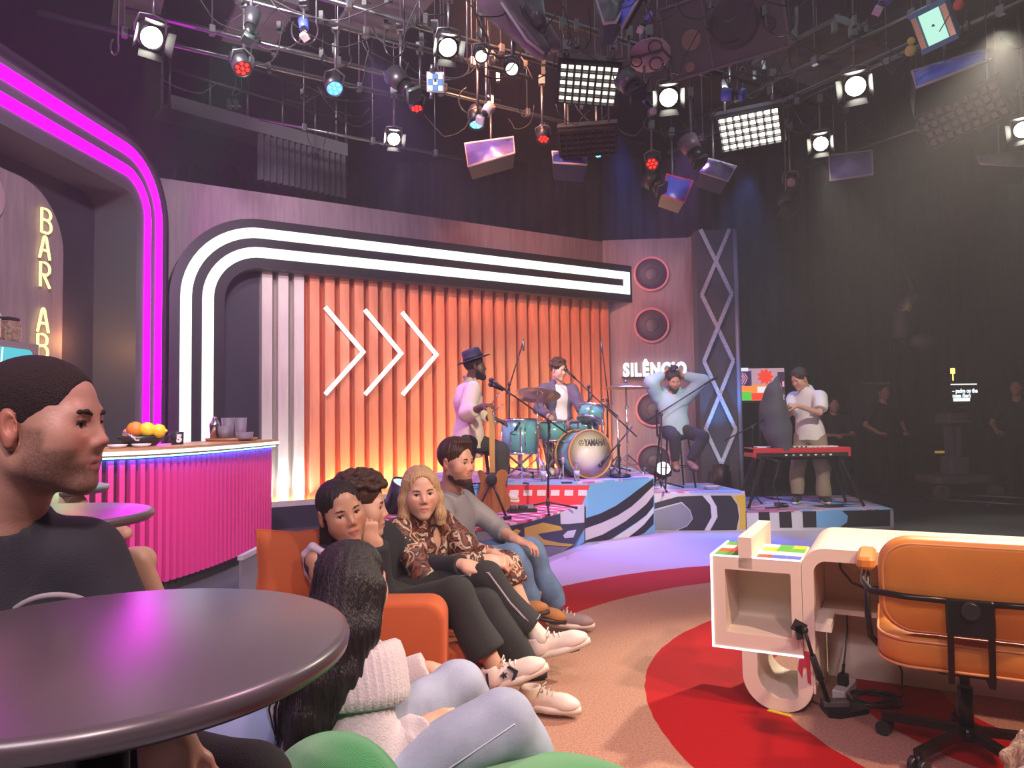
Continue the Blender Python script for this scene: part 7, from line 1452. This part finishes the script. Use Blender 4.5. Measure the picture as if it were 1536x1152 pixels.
MM=SM@A([[0,0,1,.0475],[1,0,0,-.0],[0,1,0,.0],[0,0,0,1.]])
st=[( .016*(1 if k%2==0 else .42)*math.cos(R(90+36*k)),.016*(1 if k%2==0 else .42)*math.sin(R(90+36*k))) for k in range(10)]
m=MB(MM); m.prism([(a+.030,b+.056) for a,b in st],-.006,.0015); m.build('star_mark',MAT['mark_navy'],sh1)
m=MB(MM); m.prism([(.052,.083),(.067,.083),(.092,.052),(.067,.026),(.052,.026),(.075,.053)],-.010,.0005); m.build('chevron_mark',MAT['mark_navy'],sh1)
m=MB(MM); m.prism([(-.055,.026),(-.046,.026),(-.030,.086),(-.040,.088)],-.012,-.0015); m.build('side_stripe',MAT['mark_navy'],sh1)
shoe(p,J['anL'],(.95,-.30,0),(0,0,1),MAT['sneaker_white'],MAT['sole_white'],1.02,MAT['lace_white'],hs=.0045)
# ---------------------------------------------------------------- curly haired man
J=mk(pelvis=(-.68,3.84,.44),neck=(-.755,3.53,.835),shL=(-.67,3.72,.775),shR=(-.80,3.40,.775),elL=(-.45,3.78,.60),wrL=(-.245,3.58,.648),elR=(-.60,3.33,.585),wrR=(-.606,3.275,.812),hipR=(-.64,3.74,.45),hipL=(-.62,3.92,.45),knR=(-.145,3.60,.575),knL=(-.12,3.92,.50),anR=(.105,3.53,.322),anL=(-.06,3.88,.10))
M=headM((-.715,3.455,.952),-86,-4,3,1.19)
p=person('young man with curly brown hair, black jumper, fist at his chin',J,M,'skin_fair',.0052,jaw=.98,nose=.95,hands=[dict(w=J['wrR']+A((-.03,-.02,.0)),d=(.02,-.08,1),n=(.35,-1,.1),side=-1,curl=(72,85,45),thumb=25),dict(w=J['wrL'],d=(.9,-.28,-.22),n=(.1,-.55,.85),side=1,curl=(28,35,25),thumb=20)])
g=cap(M,.008,.012,fc=(.110,-.035,.095,.090,.115),low=-.07,side=.01); curls(g,120,.011,.020,lambda d:(d[2]>.38 and not(d[1]>.45 and d[2]<.55)) or (d[1]<-.25 and d[2]>-.5),3,(.082,.104,.092)); curls(g,26,.010,.016,lambda d:d[1]>.35 and .42<d[2]<.8,8,(.085,.112,.100),(0,-.01,.04))
fobj('hair',g,.0055,MAT['hair_brown'],p,disp=wob(.003,150,4))
top_of(p,J,'knit_black','jumper',e=.016,h=.009,r=(.070,.060,.047),fold=(.007,26,7),neck=.062,hem=.05,cuff=.93)
trousers_of(p,J,'trouser_black',r=(.102,.085,.078),cuff=.86,hem=.074,h=.010,fold=(.010,24,5))
f=SF(); f.cone(J['knR']+(J['anR']-J['knR'])*.75,J['anR']+A((.012,-.005,-.01)),.043,.044,k=.01); fobj('sock',f,.007,MAT['sock_white'],p,disp=wob(.001,300))
m=MB(); k_=J['knR']; a_=J['anR']; side=A((.15,-1,.25)); side/=np.linalg.norm(side)
for dz in (0,.007): m.tube([J['hipR']*.35+k_*.65+side*.092+A((0,0,dz+.035)),k_+side*.086+A((.01,0,dz+.02)),k_+(a_-k_)*.45+side*.083+A((0,0,dz)),k_+(a_-k_)*.86+side*.078+A((0,0,dz))],.0016,4)
d_=unit(a_-k_); e_=k_+(a_-k_)*.83; u2=np.cross(d_,side); m.tube([e_+side*.0775*math.cos(t)+u2*.0775*math.sin(t) for t in np.linspace(-1.3,1.3,10)],.0016,4); o=m.build('white_stitching',MAT['trim_lilac'],p); o['kind']='stuff'
shoe(p,J['anR']+A((.012,0,-.012)),(.94,-.05,.27),(-.27,0,.94),MAT['sneaker_white'],MAT['sole_white'],1.06,MAT['lace_white'],MAT['black_plastic'],hs=.0045)
shoe(p,J['anL'],(1,-.1,0),(0,0,1),MAT['shoe_dark'],MAT['sole_black'],1.05,hs=.009)
# ---------------------------------------------------------------- blonde woman
J=mk(pelvis=(-.50,4.22,.46),neck=(-.515,3.97,.855),shR=(-.60,3.80,.775),shL=(-.40,4.10,.785),elR=(-.46,3.70,.58),wrR=(-.135,3.80,.628),elL=(-.22,4.05,.60),wrL=(-.115,3.93,.635),hipR=(-.46,4.12,.46),hipL=(-.44,4.30,.46),knR=(-.05,4.02,.545),knL=(-.05,4.22,.50),anR=(.10,3.92,.205),anL=(-.02,4.20,.16))
M=headM((-.487,3.86,.972),197,-4,3,1.10)
p=person('blonde woman with a bob in a brown printed blouse on the sofa',J,M,'skin_fair',.0055,fem=1.,jaw=1.0,nose=1.0,brow='brow_fair',hands=[dict(w=J['wrR'],d=(.85,.15,-.2),n=(.1,-.6,.8),side=1,curl=(38,48,30)),dict(w=J['wrL'],d=(.75,-.5,-.15),n=(.2,.1,1),side=-1,curl=(35,45,30))],legs='RL',neck_r=.048,ears=False)
g=SF(M); g.ell((0,-.016,.040),(.084,.104,.090),k=0)
for x in (-1,1): g.path([(x*.060,.012,.055),(x*.081,.008,-.03),(x*.087,.016,-.11),(x*.086,.018,-.165)],[.026,.027,.027,.022],k=.02)
g.path([(0,-.07,.02),(0,-.085,-.08),(0,-.075,-.165)],[.06,.066,.055],k=.03); g.path([(-.05,-.05,0),(-.065,-.045,-.165)],[.04,.045],k=.02); g.path([(.05,-.05,0),(.065,-.045,-.165)],[.04,.045],k=.02)
g.ell((0,.122,-.018),(.070,.092,.126),k=.010,op='s'); g.box((0,0,-.245),(.3,.3,.08),k=.012,op='s'); g.cone((0,-.05,.135),(0,.09,.115),.006,.006,k=.012,op='s')
fobj('hair',g,.0055,MAT['hair_blond'],p,disp=groove(M,.0016,52,3,1))
top_of(p,J,'blouse_print','blouse',e=.018,h=.009,r=(.074,.064,.055),fold=(.008,26,9),neck=.07,hem=.06,openv=(.10,.035),cuff=.9)
x,fw,up=torso_axes(J); m=MB()
for sg in (-1,1): m.tube([J['neck']-fw*.03+x*sg*.065+up*.0,J['neck']+fw*.06+x*sg*.068-up*.03,J['neck']+fw*.125+x*sg*.055-up*.12,J['neck']+fw*.165+x*sg*.04-up*.24],[.008,.014,.016,.014],8)
m.build('scarf_collar',mat('scarf_brown',(.20,.075,.045),.7),p)
trousers_of(p,J,'blouse_print','skirt',r=(.10,.088,.08),cuff=.28,hem=.085,h=.013); 
shoe(p,J['anR'],(.96,-.10,.10),(-.10,0,.98),MAT['suede_tan'],MAT['sole_black'],1.08,boot=True,hs=.006); shoe(p,J['anL']+A((0,.05,.14)),(.95,-.05,.1),(-.1,0,1),MAT['suede_tan'],MAT['sole_black'],1.0,boot=True,hs=.007)
# ---------------------------------------------------------------- bearded man at the far end of the sofa
J=mk(pelvis=(-.36,4.62,.46),neck=(-.375,4.44,.93),shR=(-.44,4.27,.842),shL=(-.32,4.63,.842),elR=(-.335,4.20,.66),wrR=(-.135,4.12,.605),elL=(-.10,4.62,.66),wrL=(.02,4.42,.62),hipR=(-.32,4.54,.46),hipL=(-.30,4.72,.46),knR=(-.02,4.38,.545),knL=(.10,4.62,.535),anR=(.12,4.45,.24),anL=(.285,4.70,.12))
M=headM((-.337,4.38,1.095),238,-3,0,1.10)
p=person('bearded man in a grey marl jumper at the far end of the sofa',J,M,'skin_light',.006,jaw=1.08,nose=1.05,beard=.35,hands=[dict(w=J['wrR'],d=(.9,.1,-.2),n=(0,-.5,.85),side=1,curl=(30,35,20)),dict(w=J['wrL'],d=(.8,-.4,-.2),n=(0,0,1),side=-1)],arm_r=(.052,.043,.031))
beard_mesh(p,M,MAT['hair_brown'],.0055,.0015,.003)
g=cap(M,.005,.010,fc=(.110,-.022,.085,.084,.112),low=-.07,side=-.005); g.ell((0,.025,.110),(.055,.062,.024),k=.02); fobj('hair',g,.0055,MAT['hair_brown'],p,disp=groove(M,.002,34,8))
top_of(p,J,'marl_grey','jumper',e=.018,h=.010,r=(.074,.064,.052),fold=(.006,22,12),neck=.066,hem=.05,cuff=.42)
trousers_of(p,J,'denim_blue','jeans',r=(.098,.076,.066),cuff=.92,hem=.064,h=.010,fold=(.011,26,5))
shoe(p,J['anL'],(.97,-.15,0),(0,0,1),MAT['sneaker_grey'],MAT['sole_white'],1.03,MAT['lace_white'],hs=.005); shoe(p,J['anR'],(.9,.1,-.2),(.2,0,1),MAT['suede_tan'],MAT['sole_black'],1.0,boot=True,hs=.007)
# ---------------------------------------------------------------- woman in the white sweater on the beanbag
J=mk(pelvis=(-.45,2.06,.34),neck=(-.535,2.215,.722),shR=(-.435,2.095,.655),shL=(-.655,2.345,.665),elR=(-.375,1.99,.41),wrR=(-.265,2.09,.490),elL=(-.47,2.52,.43),wrL=(-.30,2.55,.50),hipR=(-.38,1.98,.34),hipL=(-.48,2.12,.34),knR=(-.035,2.115,.50),knL=(-.205,2.44,.48),anR=(.14,2.32,.10),anL=(.02,2.66,.10))
M=headM((-.470,2.175,.872),-42,-5,-6,1.02)
p=person('long black haired woman in a white off-shoulder sweater, seen from behind',J,M,'skin_light',.006,fem=1.,jaw=.95,hands=[dict(w=J['wrR'],d=(.75,.5,.15),n=(-.2,-.3,1),side=-1,curl=(20,25,15),thumb=40),dict(w=J['wrL'],d=(.9,0,-.2),n=(0,0,1),side=-1)],arm_r=(.042,.034,.024),neck_r=.046)
g=SF(M); g.ell((0,-.018,.038),(.084,.105,.090),k=0); g.ell((0,.12,-.045),(.06,.08,.12),k=.01,op='s')
g.p += SF().path([(-.475,2.10,.885),(-.495,2.035,.77),(-.52,1.985,.66),(-.55,1.955,.575),(-.575,1.945,.515)],[.078,.072,.060,.048,.028],k=.03).p
g.p += SF().path([(-.415,2.115,.87),(-.425,2.06,.77),(-.46,2.00,.67),(-.505,1.955,.57)],[.050,.046,.040,.026],k=.03).p
g.p += SF().path([(-.535,2.16,.86),(-.56,2.09,.75),(-.585,2.03,.64),(-.605,1.98,.55)],[.055,.05,.044,.028],k=.03).p
fobj('hair',g,.007,MAT['hair_black'],p,disp=groove(M,.0022,46,0,2))
rg=np.random.RandomState(5); cs=[]
for k in range(90):
    a=rg.uniform(-1.9,1.5); d=A((math.sin(a)*.088+.0,-math.cos(a)*.095,0)); q=rotz(R(-42))[:3,:3]@d; e=A((rg.normal()*.012,rg.normal()*.012,0)); bot=A((-.562+.055*math.sin(a)+rg.normal()*.014,1.935+.03*rg.rand(),.49+.06*rg.rand()))
    p0=A((-.470,2.17,.955))+q*.5; p1=A((-.470,2.165,.86))+q*.98; p2=p1*.45+bot*.55+A((0,-.05,.05))+e; cs.append([p0,p1,p1*.7+p2*.3+e*.5,p2,p2*.4+bot*.6+e,bot])
strands('hair_strands',MAT['hair_black'],p,cs,.0026,4)
# sweater with ribbed fold-over collar
x,fw,up=torso_axes(J)
f=SF(); torso_prims(f,J,e=.024,w=1.02); sleeve(f,J,'R',.076,.074,.058,cuff=.97); sleeve(f,J,'L',.076,.074,.058,cuff=.97); f.cone(J['pelvis']+up*.06,J['pelvis']-up*.04,.165,.165,k=.04,flat=(fw,1.1),cut=True)
f.cone(J['neck']-up*.035,J['neck']+up*.2,.115,.2,k=.01,op='s'); fobj('sweater',f,.008,MAT['knit_white'],p,disp=wob(.009,20,4),relax=2)
c0=(J['shR']+J['shL'])/2-up*.055
n=150; rows=[]; prof=[(-.006,.055),(.012,.066),(.026,.055),(.034,.02),(.036,-.03),(.034,-.075),(.026,-.105),(.010,-.108)]
vs=[]
for i in range(n):
    a=2*math.pi*i/n; rx,ry=.215,.150; rib=.0038*(1 if (i%3)<1.5 else -1)*1.0
    for (o,z) in prof:
        k=math.cos(a); vs.append(c0+x*((rx+o+rib)*k)+fw*((ry+o+rib)*math.sin(a))+up*(z-.030*k*k+(.02 if k>0 else .0)*0))
mm_=len(prof); fs=[]
for i in range(n):
    j=(i+1)%n
    for k in range(mm_-1): fs.append((i*mm_+k,j*mm_+k,j*mm_+k+1,i*mm_+k+1))
mesh_obj('ribbed_collar',vs,fs,MAT['knit_white'],p,True)
f=SF(); b_=J['elR']+(J['wrR']-J['elR'])*1.02; a_=J['elR']+(J['wrR']-J['elR'])*.72; f.cone(a_,b_,.060,.055,cut=True); fobj('sleeve_cuff',f,.006,MAT['knit_white'],p,disp=wob(.003,120,3))
trousers_of(p,J,'denim_pale','jeans',r=(.104,.085,.08),cuff=.95,hem=.085,h=.008,fold=(.013,24,15))
m=MB(); sd=unit(A((.35,-1,.25)))
m.tube([J['hipR']*.8+J['knR']*.2+sd*.105,J['hipR']*.4+J['knR']*.6+sd*.098,J['knR']+sd*.088,J['knR']*.6+J['anR']*.4+unit(A((.9,-.5,.1)))*.085,J['knR']*.2+J['anR']*.8+unit(A((.9,-.5,.1)))*.085],.0022,5); m.build('side_seam',mat('seam_pale',(.5,.54,.64),.8),p)
for s in 'RL': shoe(p,J['an'+s],(.7,.6,0),(0,0,1),MAT['sneaker_white'],MAT['sole_white'],1.,MAT['lace_white'],hs=.008)
# ---------------------------------------------------------------- fair haired person at the lower right corner
hc=at(1634,1256,1.05)
J=mk(pelvis=(.75,.88,.42),neck=(hc[0]+.11,.95,hc[2]-.0),shL=(hc[0]-.085,.98,hc[2]+.045),shR=(hc[0]+.29,.90,hc[2]-.04),elL=(hc[0]-.10,1.06,.55),wrL=(hc[0]-.1,1.2,.45),elR=(hc[0]+.22,.96,.5),wrR=(hc[0]+.1,1.15,.45),hipL=(.65,.9,.42),hipR=(.83,.88,.42),knL=(.62,1.3,.42),knR=(.95,1.28,.42),anL=(.62,1.3,.1),anR=(.95,1.3,.1))
M=headM((hc[0],1.05,hc[2]),15,-10,0,1.05)
p=person('fair haired person in a lilac grey top at the lower right corner',J,M,'skin_fair',.008,lash=False,legs=False)
g=cap(M,.012,.01,low=-.08); curls(g,90,.012,.018,lambda d:d[2]>-.4 and d[1]<.5,6); fobj('hair',g,.006,MAT['hair_blond'],p,disp=wob(.003,150,4)); top_of(p,J,'sweat_lilac','sweatshirt',e=.02,h=.010,r=(.08,.07,.06),hem=.05); trousers_of(p,J,'denim_blue','jeans',h=.014)
for s in 'RL': shoe(p,J['an'+s],(0,1,0),(0,0,1),MAT['sneaker_white'],MAT['sole_white'],1.,hs=.009)
t=thing('floor_pouf','low dark pouf under the fair haired person','pouf',(.74,.88,0)); MB(rotz(0,(.74,.88,0))).lathe([(.24,0),(.26,.03),(.26,.26),(.24,.30),(0,.31)],32).build('pouf_cover',MAT['dark_grey'],t); MB(rotz(0,(.74,.88,0))).lathe([(.262,.14),(.266,.145),(.262,.15)],32).build('pouf_seam',MAT['black_matte'],t)
# ---------------------------------------------------------------- musicians and crew
def band_shoes(p,J,dirs,mm,sole='sole_white',up=(0,0,1),dz=0.,**k):
    for s,d in zip('RL',dirs): shoe(p,J['an'+s]+A((0,0,dz)),d,up,MAT[mm],MAT[sole],1.05,hs=.011,**k)
# guitarist with the hat
J=mk(floor=.41,pelvis=(-.47,7.74,1.16),neck=(-.435,7.74,1.755),shR=(-.40,7.55,1.665),shL=(-.52,7.92,1.665),elR=(-.46,7.40,1.40),wrR=(-.285,7.20,1.475),elL=(-.36,7.98,1.40),wrL=(-.18,7.86,1.34),hipR=(-.44,7.65,1.12),hipL=(-.48,7.83,1.12),knR=(-.52,7.55,.80),knL=(-.12,7.62,1.03),anR=(-.47,7.66,.51),anL=(-.15,7.62,.60))
M=headM((-.385,7.72,1.905),-78,2,0,1.08)
p=person('guitarist in a dark blue hat and loose cream shirt beside the drums',J,M,'skin_brown',.008,jaw=1.05,nose=1.1,hands=[dict(w=J['wrR'],d=(.7,-.55,.1),n=(-.2,-.2,1),side=1,curl=(30,40,25)),dict(w=J['wrL'],d=(.9,-.2,-.2),n=(0,0,1),side=-1)],lash=False,arm_r=(.05,.042,.032))
beard_mesh(p,M,MAT['hair_black'],.008,.005,.010)
g=cap(M,.006,low=-.06,side=-.02); fobj('hair',g,.008,MAT['hair_black'],p,disp=wob(.002,120))
HM=M@np.array(Matrix.Translation(Vector((0,-.012,.055)))@Matrix.Rotation(R(16),4,'X'))
m=MB(HM); m.lathe([(.155,.012),(.168,.008),(.172,.014),(.155,.020),(.105,.018),(.098,.03),(.094,.09),(.085,.118),(.05,.124),(0,.112)],40); m.build('hat',MAT['felt_hat'],p); m=MB(HM); m.lathe([(.1,.02),(.1035,.022),(.100,.052),(.095,.054)],36); m.build('hat_band',MAT['black_matte'],p)
top_of(p,J,'shirt_cream','shirt',e=.034,h=.012,r=(.088,.08,.062),hem=.21,fold=(.012,17,21),neck=.068,cuff=.55,relax=2)
x,fw,up=torso_axes(J); m=MB(); m.tube([J['neck']-x*.06+fw*.02+up*.02,J['neck']-fw*.07+up*.035,J['neck']+x*.06+fw*.02+up*.02,J['neck']+fw*.085-up*.03],[.02,.022,.02,.014],8); m.build('shirt_collar',MAT['shirt_cream'],p)
trousers_of(p,J,'trouser_olive',r=(.10,.085,.078),cuff=.95,hem=.08,h=.014); band_shoes(p,J,((.8,-.4,0),(.9,-.2,-.1)),'shoe_beige')
# drummer
J=mk(floor=DZ,pelvis=(.60,9.36,1.27),neck=(.575,9.33,1.80),shR=(.40,9.25,1.715),shL=(.765,9.37,1.715),elR=(.32,9.12,1.46),wrR=(.44,8.92,1.38),elL=(.87,9.18,1.46),wrL=(.90,8.96,1.43),hipR=(.52,9.34,1.25),hipL=(.70,9.38,1.25),knR=(.42,8.98,1.19),knL=(.88,9.02,1.19),anR=(.46,8.98,.76),anL=(.90,8.98,.76))
M=headM((.592,9.27,1.955),226,-12,0,1.05)
p=person('curly haired drummer in an open slate jacket behind the drums',J,M,'skin_fair',.008,hands=[dict(w=J['wrR'],d=(.3,-.8,-.3),n=(0,0,1),side=1,curl=(60,70,40)),dict(w=J['wrL'],d=(.1,-.8,-.3),n=(0,0,1),side=-1,curl=(60,70,40))],lash=False)
g=cap(M,.010,.012,low=-.06,side=.0); curls(g,70,.014,.022,lambda d:d[2]>.0 and not(d[1]>.5 and d[2]<.5),3,(.086,.108,.098)); fobj('hair',g,.009,MAT['hair_brown'],p,disp=wob(.003,120,4))
top_of(p,J,'tee_white','t_shirt',e=.008,h=.013,short=.3,hem=.05,sleeves='RL')
f=SF(); torso_prims(f,J,e=.026); x,fw,up=torso_axes(J)
for s in 'RL': sleeve(f,J,s,.078,.068,.052)
f.cone(J['pelvis']+up*.05,J['pelvis']-up*.06,.17,.175,k=.04,cut=True); f.box((J['neck']+J['pelvis'])/2+fw*.17,(.075,.10,.45),rot=(0,0,math.degrees(math.atan2(fw[1],fw[0]))-90),k=.02,op='s'); f.cone(J['neck']-up*.04,J['neck']+up*.2,.07,.09,k=.01,op='s'); fobj('jacket',f,.013,MAT['jacket_slate'],p,disp=wob(.008,20,3),relax=1)
trousers_of(p,J,'trouser_khaki',h=.015); band_shoes(p,J,((0,-1,0),(0,-1,0)),'sneaker_white')
for k,(a,b) in enumerate(((J['wrR'],c1),(J['wrL'],A(at(905,612,8.8))))):
    d=unit(A((.15,-1,.12))); a2=a+d*.07; t=thing('drumstick','wooden drumstick in the drummer\'s '+('right' if k==0 else 'left')+' hand','drumstick',tuple(a2),0,'drumsticks'); m=MB(); m.cyl(a2-d*.08,a2+d*.26,.0075,.0055,8); m.build('stick_shaft',MAT['neck_maple'],t); m=MB(); m.sphere(a2+d*.265,.009,8,6); m.build('stick_tip',MAT['neck_maple'],t)
# musician on the stool, hands behind the head
J=mk(floor=.465,pelvis=(2.04,9.30,1.19),neck=(2.03,9.30,1.685),shR=(1.85,9.32,1.60),shL=(2.215,9.32,1.60),elR=(1.745,9.22,1.79),wrR=(1.92,9.33,1.87),elL=(2.405,9.22,1.785),wrL=(2.17,9.33,1.87),hipR=(1.95,9.28,1.17),hipL=(2.13,9.28,1.17),knR=(1.97,8.93,1.10),knL=(2.33,8.98,1.09),anR=(1.985,9.02,.80),anL=(2.165,9.0,.80))
M=headM((2.035,9.21,1.80),184,-24,4,1.02)
p=person('musician in a pale blue hoodie, arms behind head, on a bar stool',J,M,'skin_olive',.008,jaw=1.03,beard=.9,hands=[dict(w=J['wrR'],d=(.6,.1,.3),n=(0,.6,.3),side=1),dict(w=J['wrL'],d=(-.6,.1,.3),n=(0,.6,.3),side=-1)],lash=False,arms=(1,1))
beard_mesh(p,M,MAT['hair_dark'],.008,.004,.006)
g=cap(M,.008,.005,low=-.06); curls(g,34,.012,.022,lambda d:True,4,(.045,.045,.036),(0,-.02,.15)); fobj('hair',g,.008,MAT['hair_black'],p,disp=wob(.003,120,4))
top_of(p,J,'hoodie_blue','hoodie',e=.034,h=.012,r=(.088,.082,.062),hem=.06,fold=(.012,18,31),neck=.07,cuff=.9,relax=2)
x,fw,up=torso_axes(J); f=SF(); f.path([J['neck']+x*.08+fw*.04-up*.04,J['neck']+x*.09-fw*.05+up*.01,J['neck']-fw*.1+up*.02,J['neck']-x*.09-fw*.05+up*.01,J['neck']-x*.08+fw*.04-up*.04],[.03,.036,.04,.036,.03],k=.02); fobj('hood',f,.012,MAT['hoodie_blue'],p,disp=wob(.005,40,2))
trousers_of(p,J,'trouser_black',h=.014,r=(.095,.075,.06)); band_shoes(p,J,((-.1,-1,-.15),(.15,-1,-.15)),'shoe_brown','sole_black')
# keyboard player holding a jacket
J=mk(floor=.228,pelvis=(3.80,9.40,1.10),neck=(3.755,9.38,1.66),shL=(3.88,9.24,1.575),shR=(3.66,9.54,1.575),elL=(3.80,9.08,1.37),wrL=(3.50,9.03,1.46),elR=(3.55,9.42,1.36),wrR=(3.49,9.16,1.44),hipL=(3.86,9.33,1.06),hipR=(3.74,9.48,1.06),knL=(3.90,9.28,.66),knR=(3.62,9.38,.66),anL=(3.92,9.33,.325),anR=(3.60,9.36,.325))
M=headM((3.665,9.33,1.80),108,-24,0,1.08)
p=person('keyboard player in a white T-shirt and khaki trousers holding a jacket',J,M,'skin_light',.008,hands=[dict(w=J['wrL'],d=(-.9,.1,.1),n=(.1,-.6,.7),side=-1,curl=(55,65,40)),dict(w=J['wrR'],d=(-.8,-.3,.1),n=(0,.3,.9),side=1,curl=(50,60,40))],lash=False)
g=cap(M,.010,.010,low=-.06); fobj('hair',g,.008,MAT['hair_dark'],p,disp=wob(.003,100,4))
top_of(p,J,'tee_white','t_shirt',e=.030,h=.012,short=.85,r=(.076,.078,.070),hem=.07,fold=(.011,17,41),neck=.066,relax=2)
trousers_of(p,J,'trouser_khaki',r=(.108,.088,.085),cuff=.98,hem=.088,h=.014,fold=(.010,20,5)); band_shoes(p,J,((-.5,-.8,0),(-.1,-1,0)),'shoe_dark')
t=thing('jacket','grey jacket held up by the keyboard player','jacket',tuple(at(1164,622,9.02))); q=lambda x,y,dy=0: at(x,y,9.02+dy)
f=SF(); f.path([q(1166,566),q(1162,590),q(1160,620),q(1166,650),q(1172,672)],[.02,.10,.15,.15,.11],k=.04); f.path([q(1158,580,.05),q(1150,610,.08),q(1146,640,.08)],[.05,.07,.055],k=.03); f.path([q(1174,600,-.04),q(1178,640,-.05),q(1178,672,-.04)],[.04,.06,.06],k=.03)
fobj('jacket_body',f,.013,MAT['jacket_grey'],t,disp=wob(.014,16,6,dirs=[(1,.3,.15),(.8,-.4,.1),(1,.1,-.1),(.6,.6,.2)]),relax=1); m=MB(); m.tube([q(1166,566),q(1172,582,-.05),q(1176,600,-.10)],.008,6); m.build('jacket_edge',MAT['trim_lilac'],t)
# crew in the dark
def crew(label,X,Y,h,yaw,arms,skinm='skin_olive',hairm_='hair_dark'):
    fx,fy=-math.sin(R(yaw)),math.cos(R(yaw)); r_=A((fy,-fx,0)); f_=A((fx,fy,0)); b=A((X,Y,0)); Z=lambda k: A((0,0,h*k))
    J=dict(pelvis=b+Z(.53),neck=b+Z(.835)-f_*.01,shR=b+r_*.19+Z(.79),shL=b-r_*.19+Z(.79),hipR=b+r_*.09+Z(.50),hipL=b-r_*.09+Z(.50),knR=b+r_*.11+Z(.27)+f_*.03,knL=b-r_*.11+Z(.27)+f_*.03,anR=b+r_*.12+Z(.06),anL=b-r_*.12+Z(.06))
    for s,sg in (('R',1),('L',-1)):
        if arms=='folded': J['el'+s]=b+r_*sg*.27+Z(.62)+f_*.06; J['wr'+s]=b+r_*sg*.05+Z(.62)+f_*.24
        else: J['el'+s]=b+r_*sg*.34+Z(.63); J['wr'+s]=b+r_*sg*.24+Z(.56)+f_*.22
    M=headM(b+Z(.93)+f_*.02,yaw,0,0,1.02); p=person(label,J,M,skinm,.011,hands=[dict(w=J['wr'+s],d=(-r_*sg*.5+f_*.5),n=(0,0,1),side=sg,curl=(50,60,40)) for s,sg in (('R',1),('L',-1))],lash=False)
    g=cap(M,.009); fobj('hair',g,.010,MAT[hairm_],p,disp=wob(.002,100)); top_of(p,J,'crew_black','t_shirt',h=.016,short=.8,r=(.07,.068,.06),hem=.05); trousers_of(p,J,'crew_black',h=.017)
    for s in 'RL': shoe(p,J['an'+s],f_,(0,0,1),MAT['shoe_dark'],MAT['sole_black'],1.05,hs=.012)
    return p
c=onz(1330,742); crew('crew member in black standing in the dark beside the pedestal',c[0],c[1],1.84,188,'akimbo')
c=at(1532,745,11.3); crew('crew member in dark clothes at the far right edge',c[0],11.3,1.86,140,'akimbo')
c=at(1255,745,12.2); crew('crew member in black in the dark behind the keyboard player',c[0],12.2,1.62,170,'folded')
t=thing('equipment_case','pale edged equipment rack in the dark behind the crew','case',tuple(np.append(at(1308,700,13.0)[:2],0))); a=at(1296,575,13.); b=at(1330,740,13.); m=MB(); m.box((a[0],13.,0),(b[0]+.2,13.5,a[2])); m.build('case_body',MAT['dark_grey'],t)
for z_ in (.02,a[2]): m=MB(); m.box((a[0]-.02,12.97,z_-.02),(b[0]+.22,13.,z_+.02)); m.build('case_edge',MAT['steel'],t)
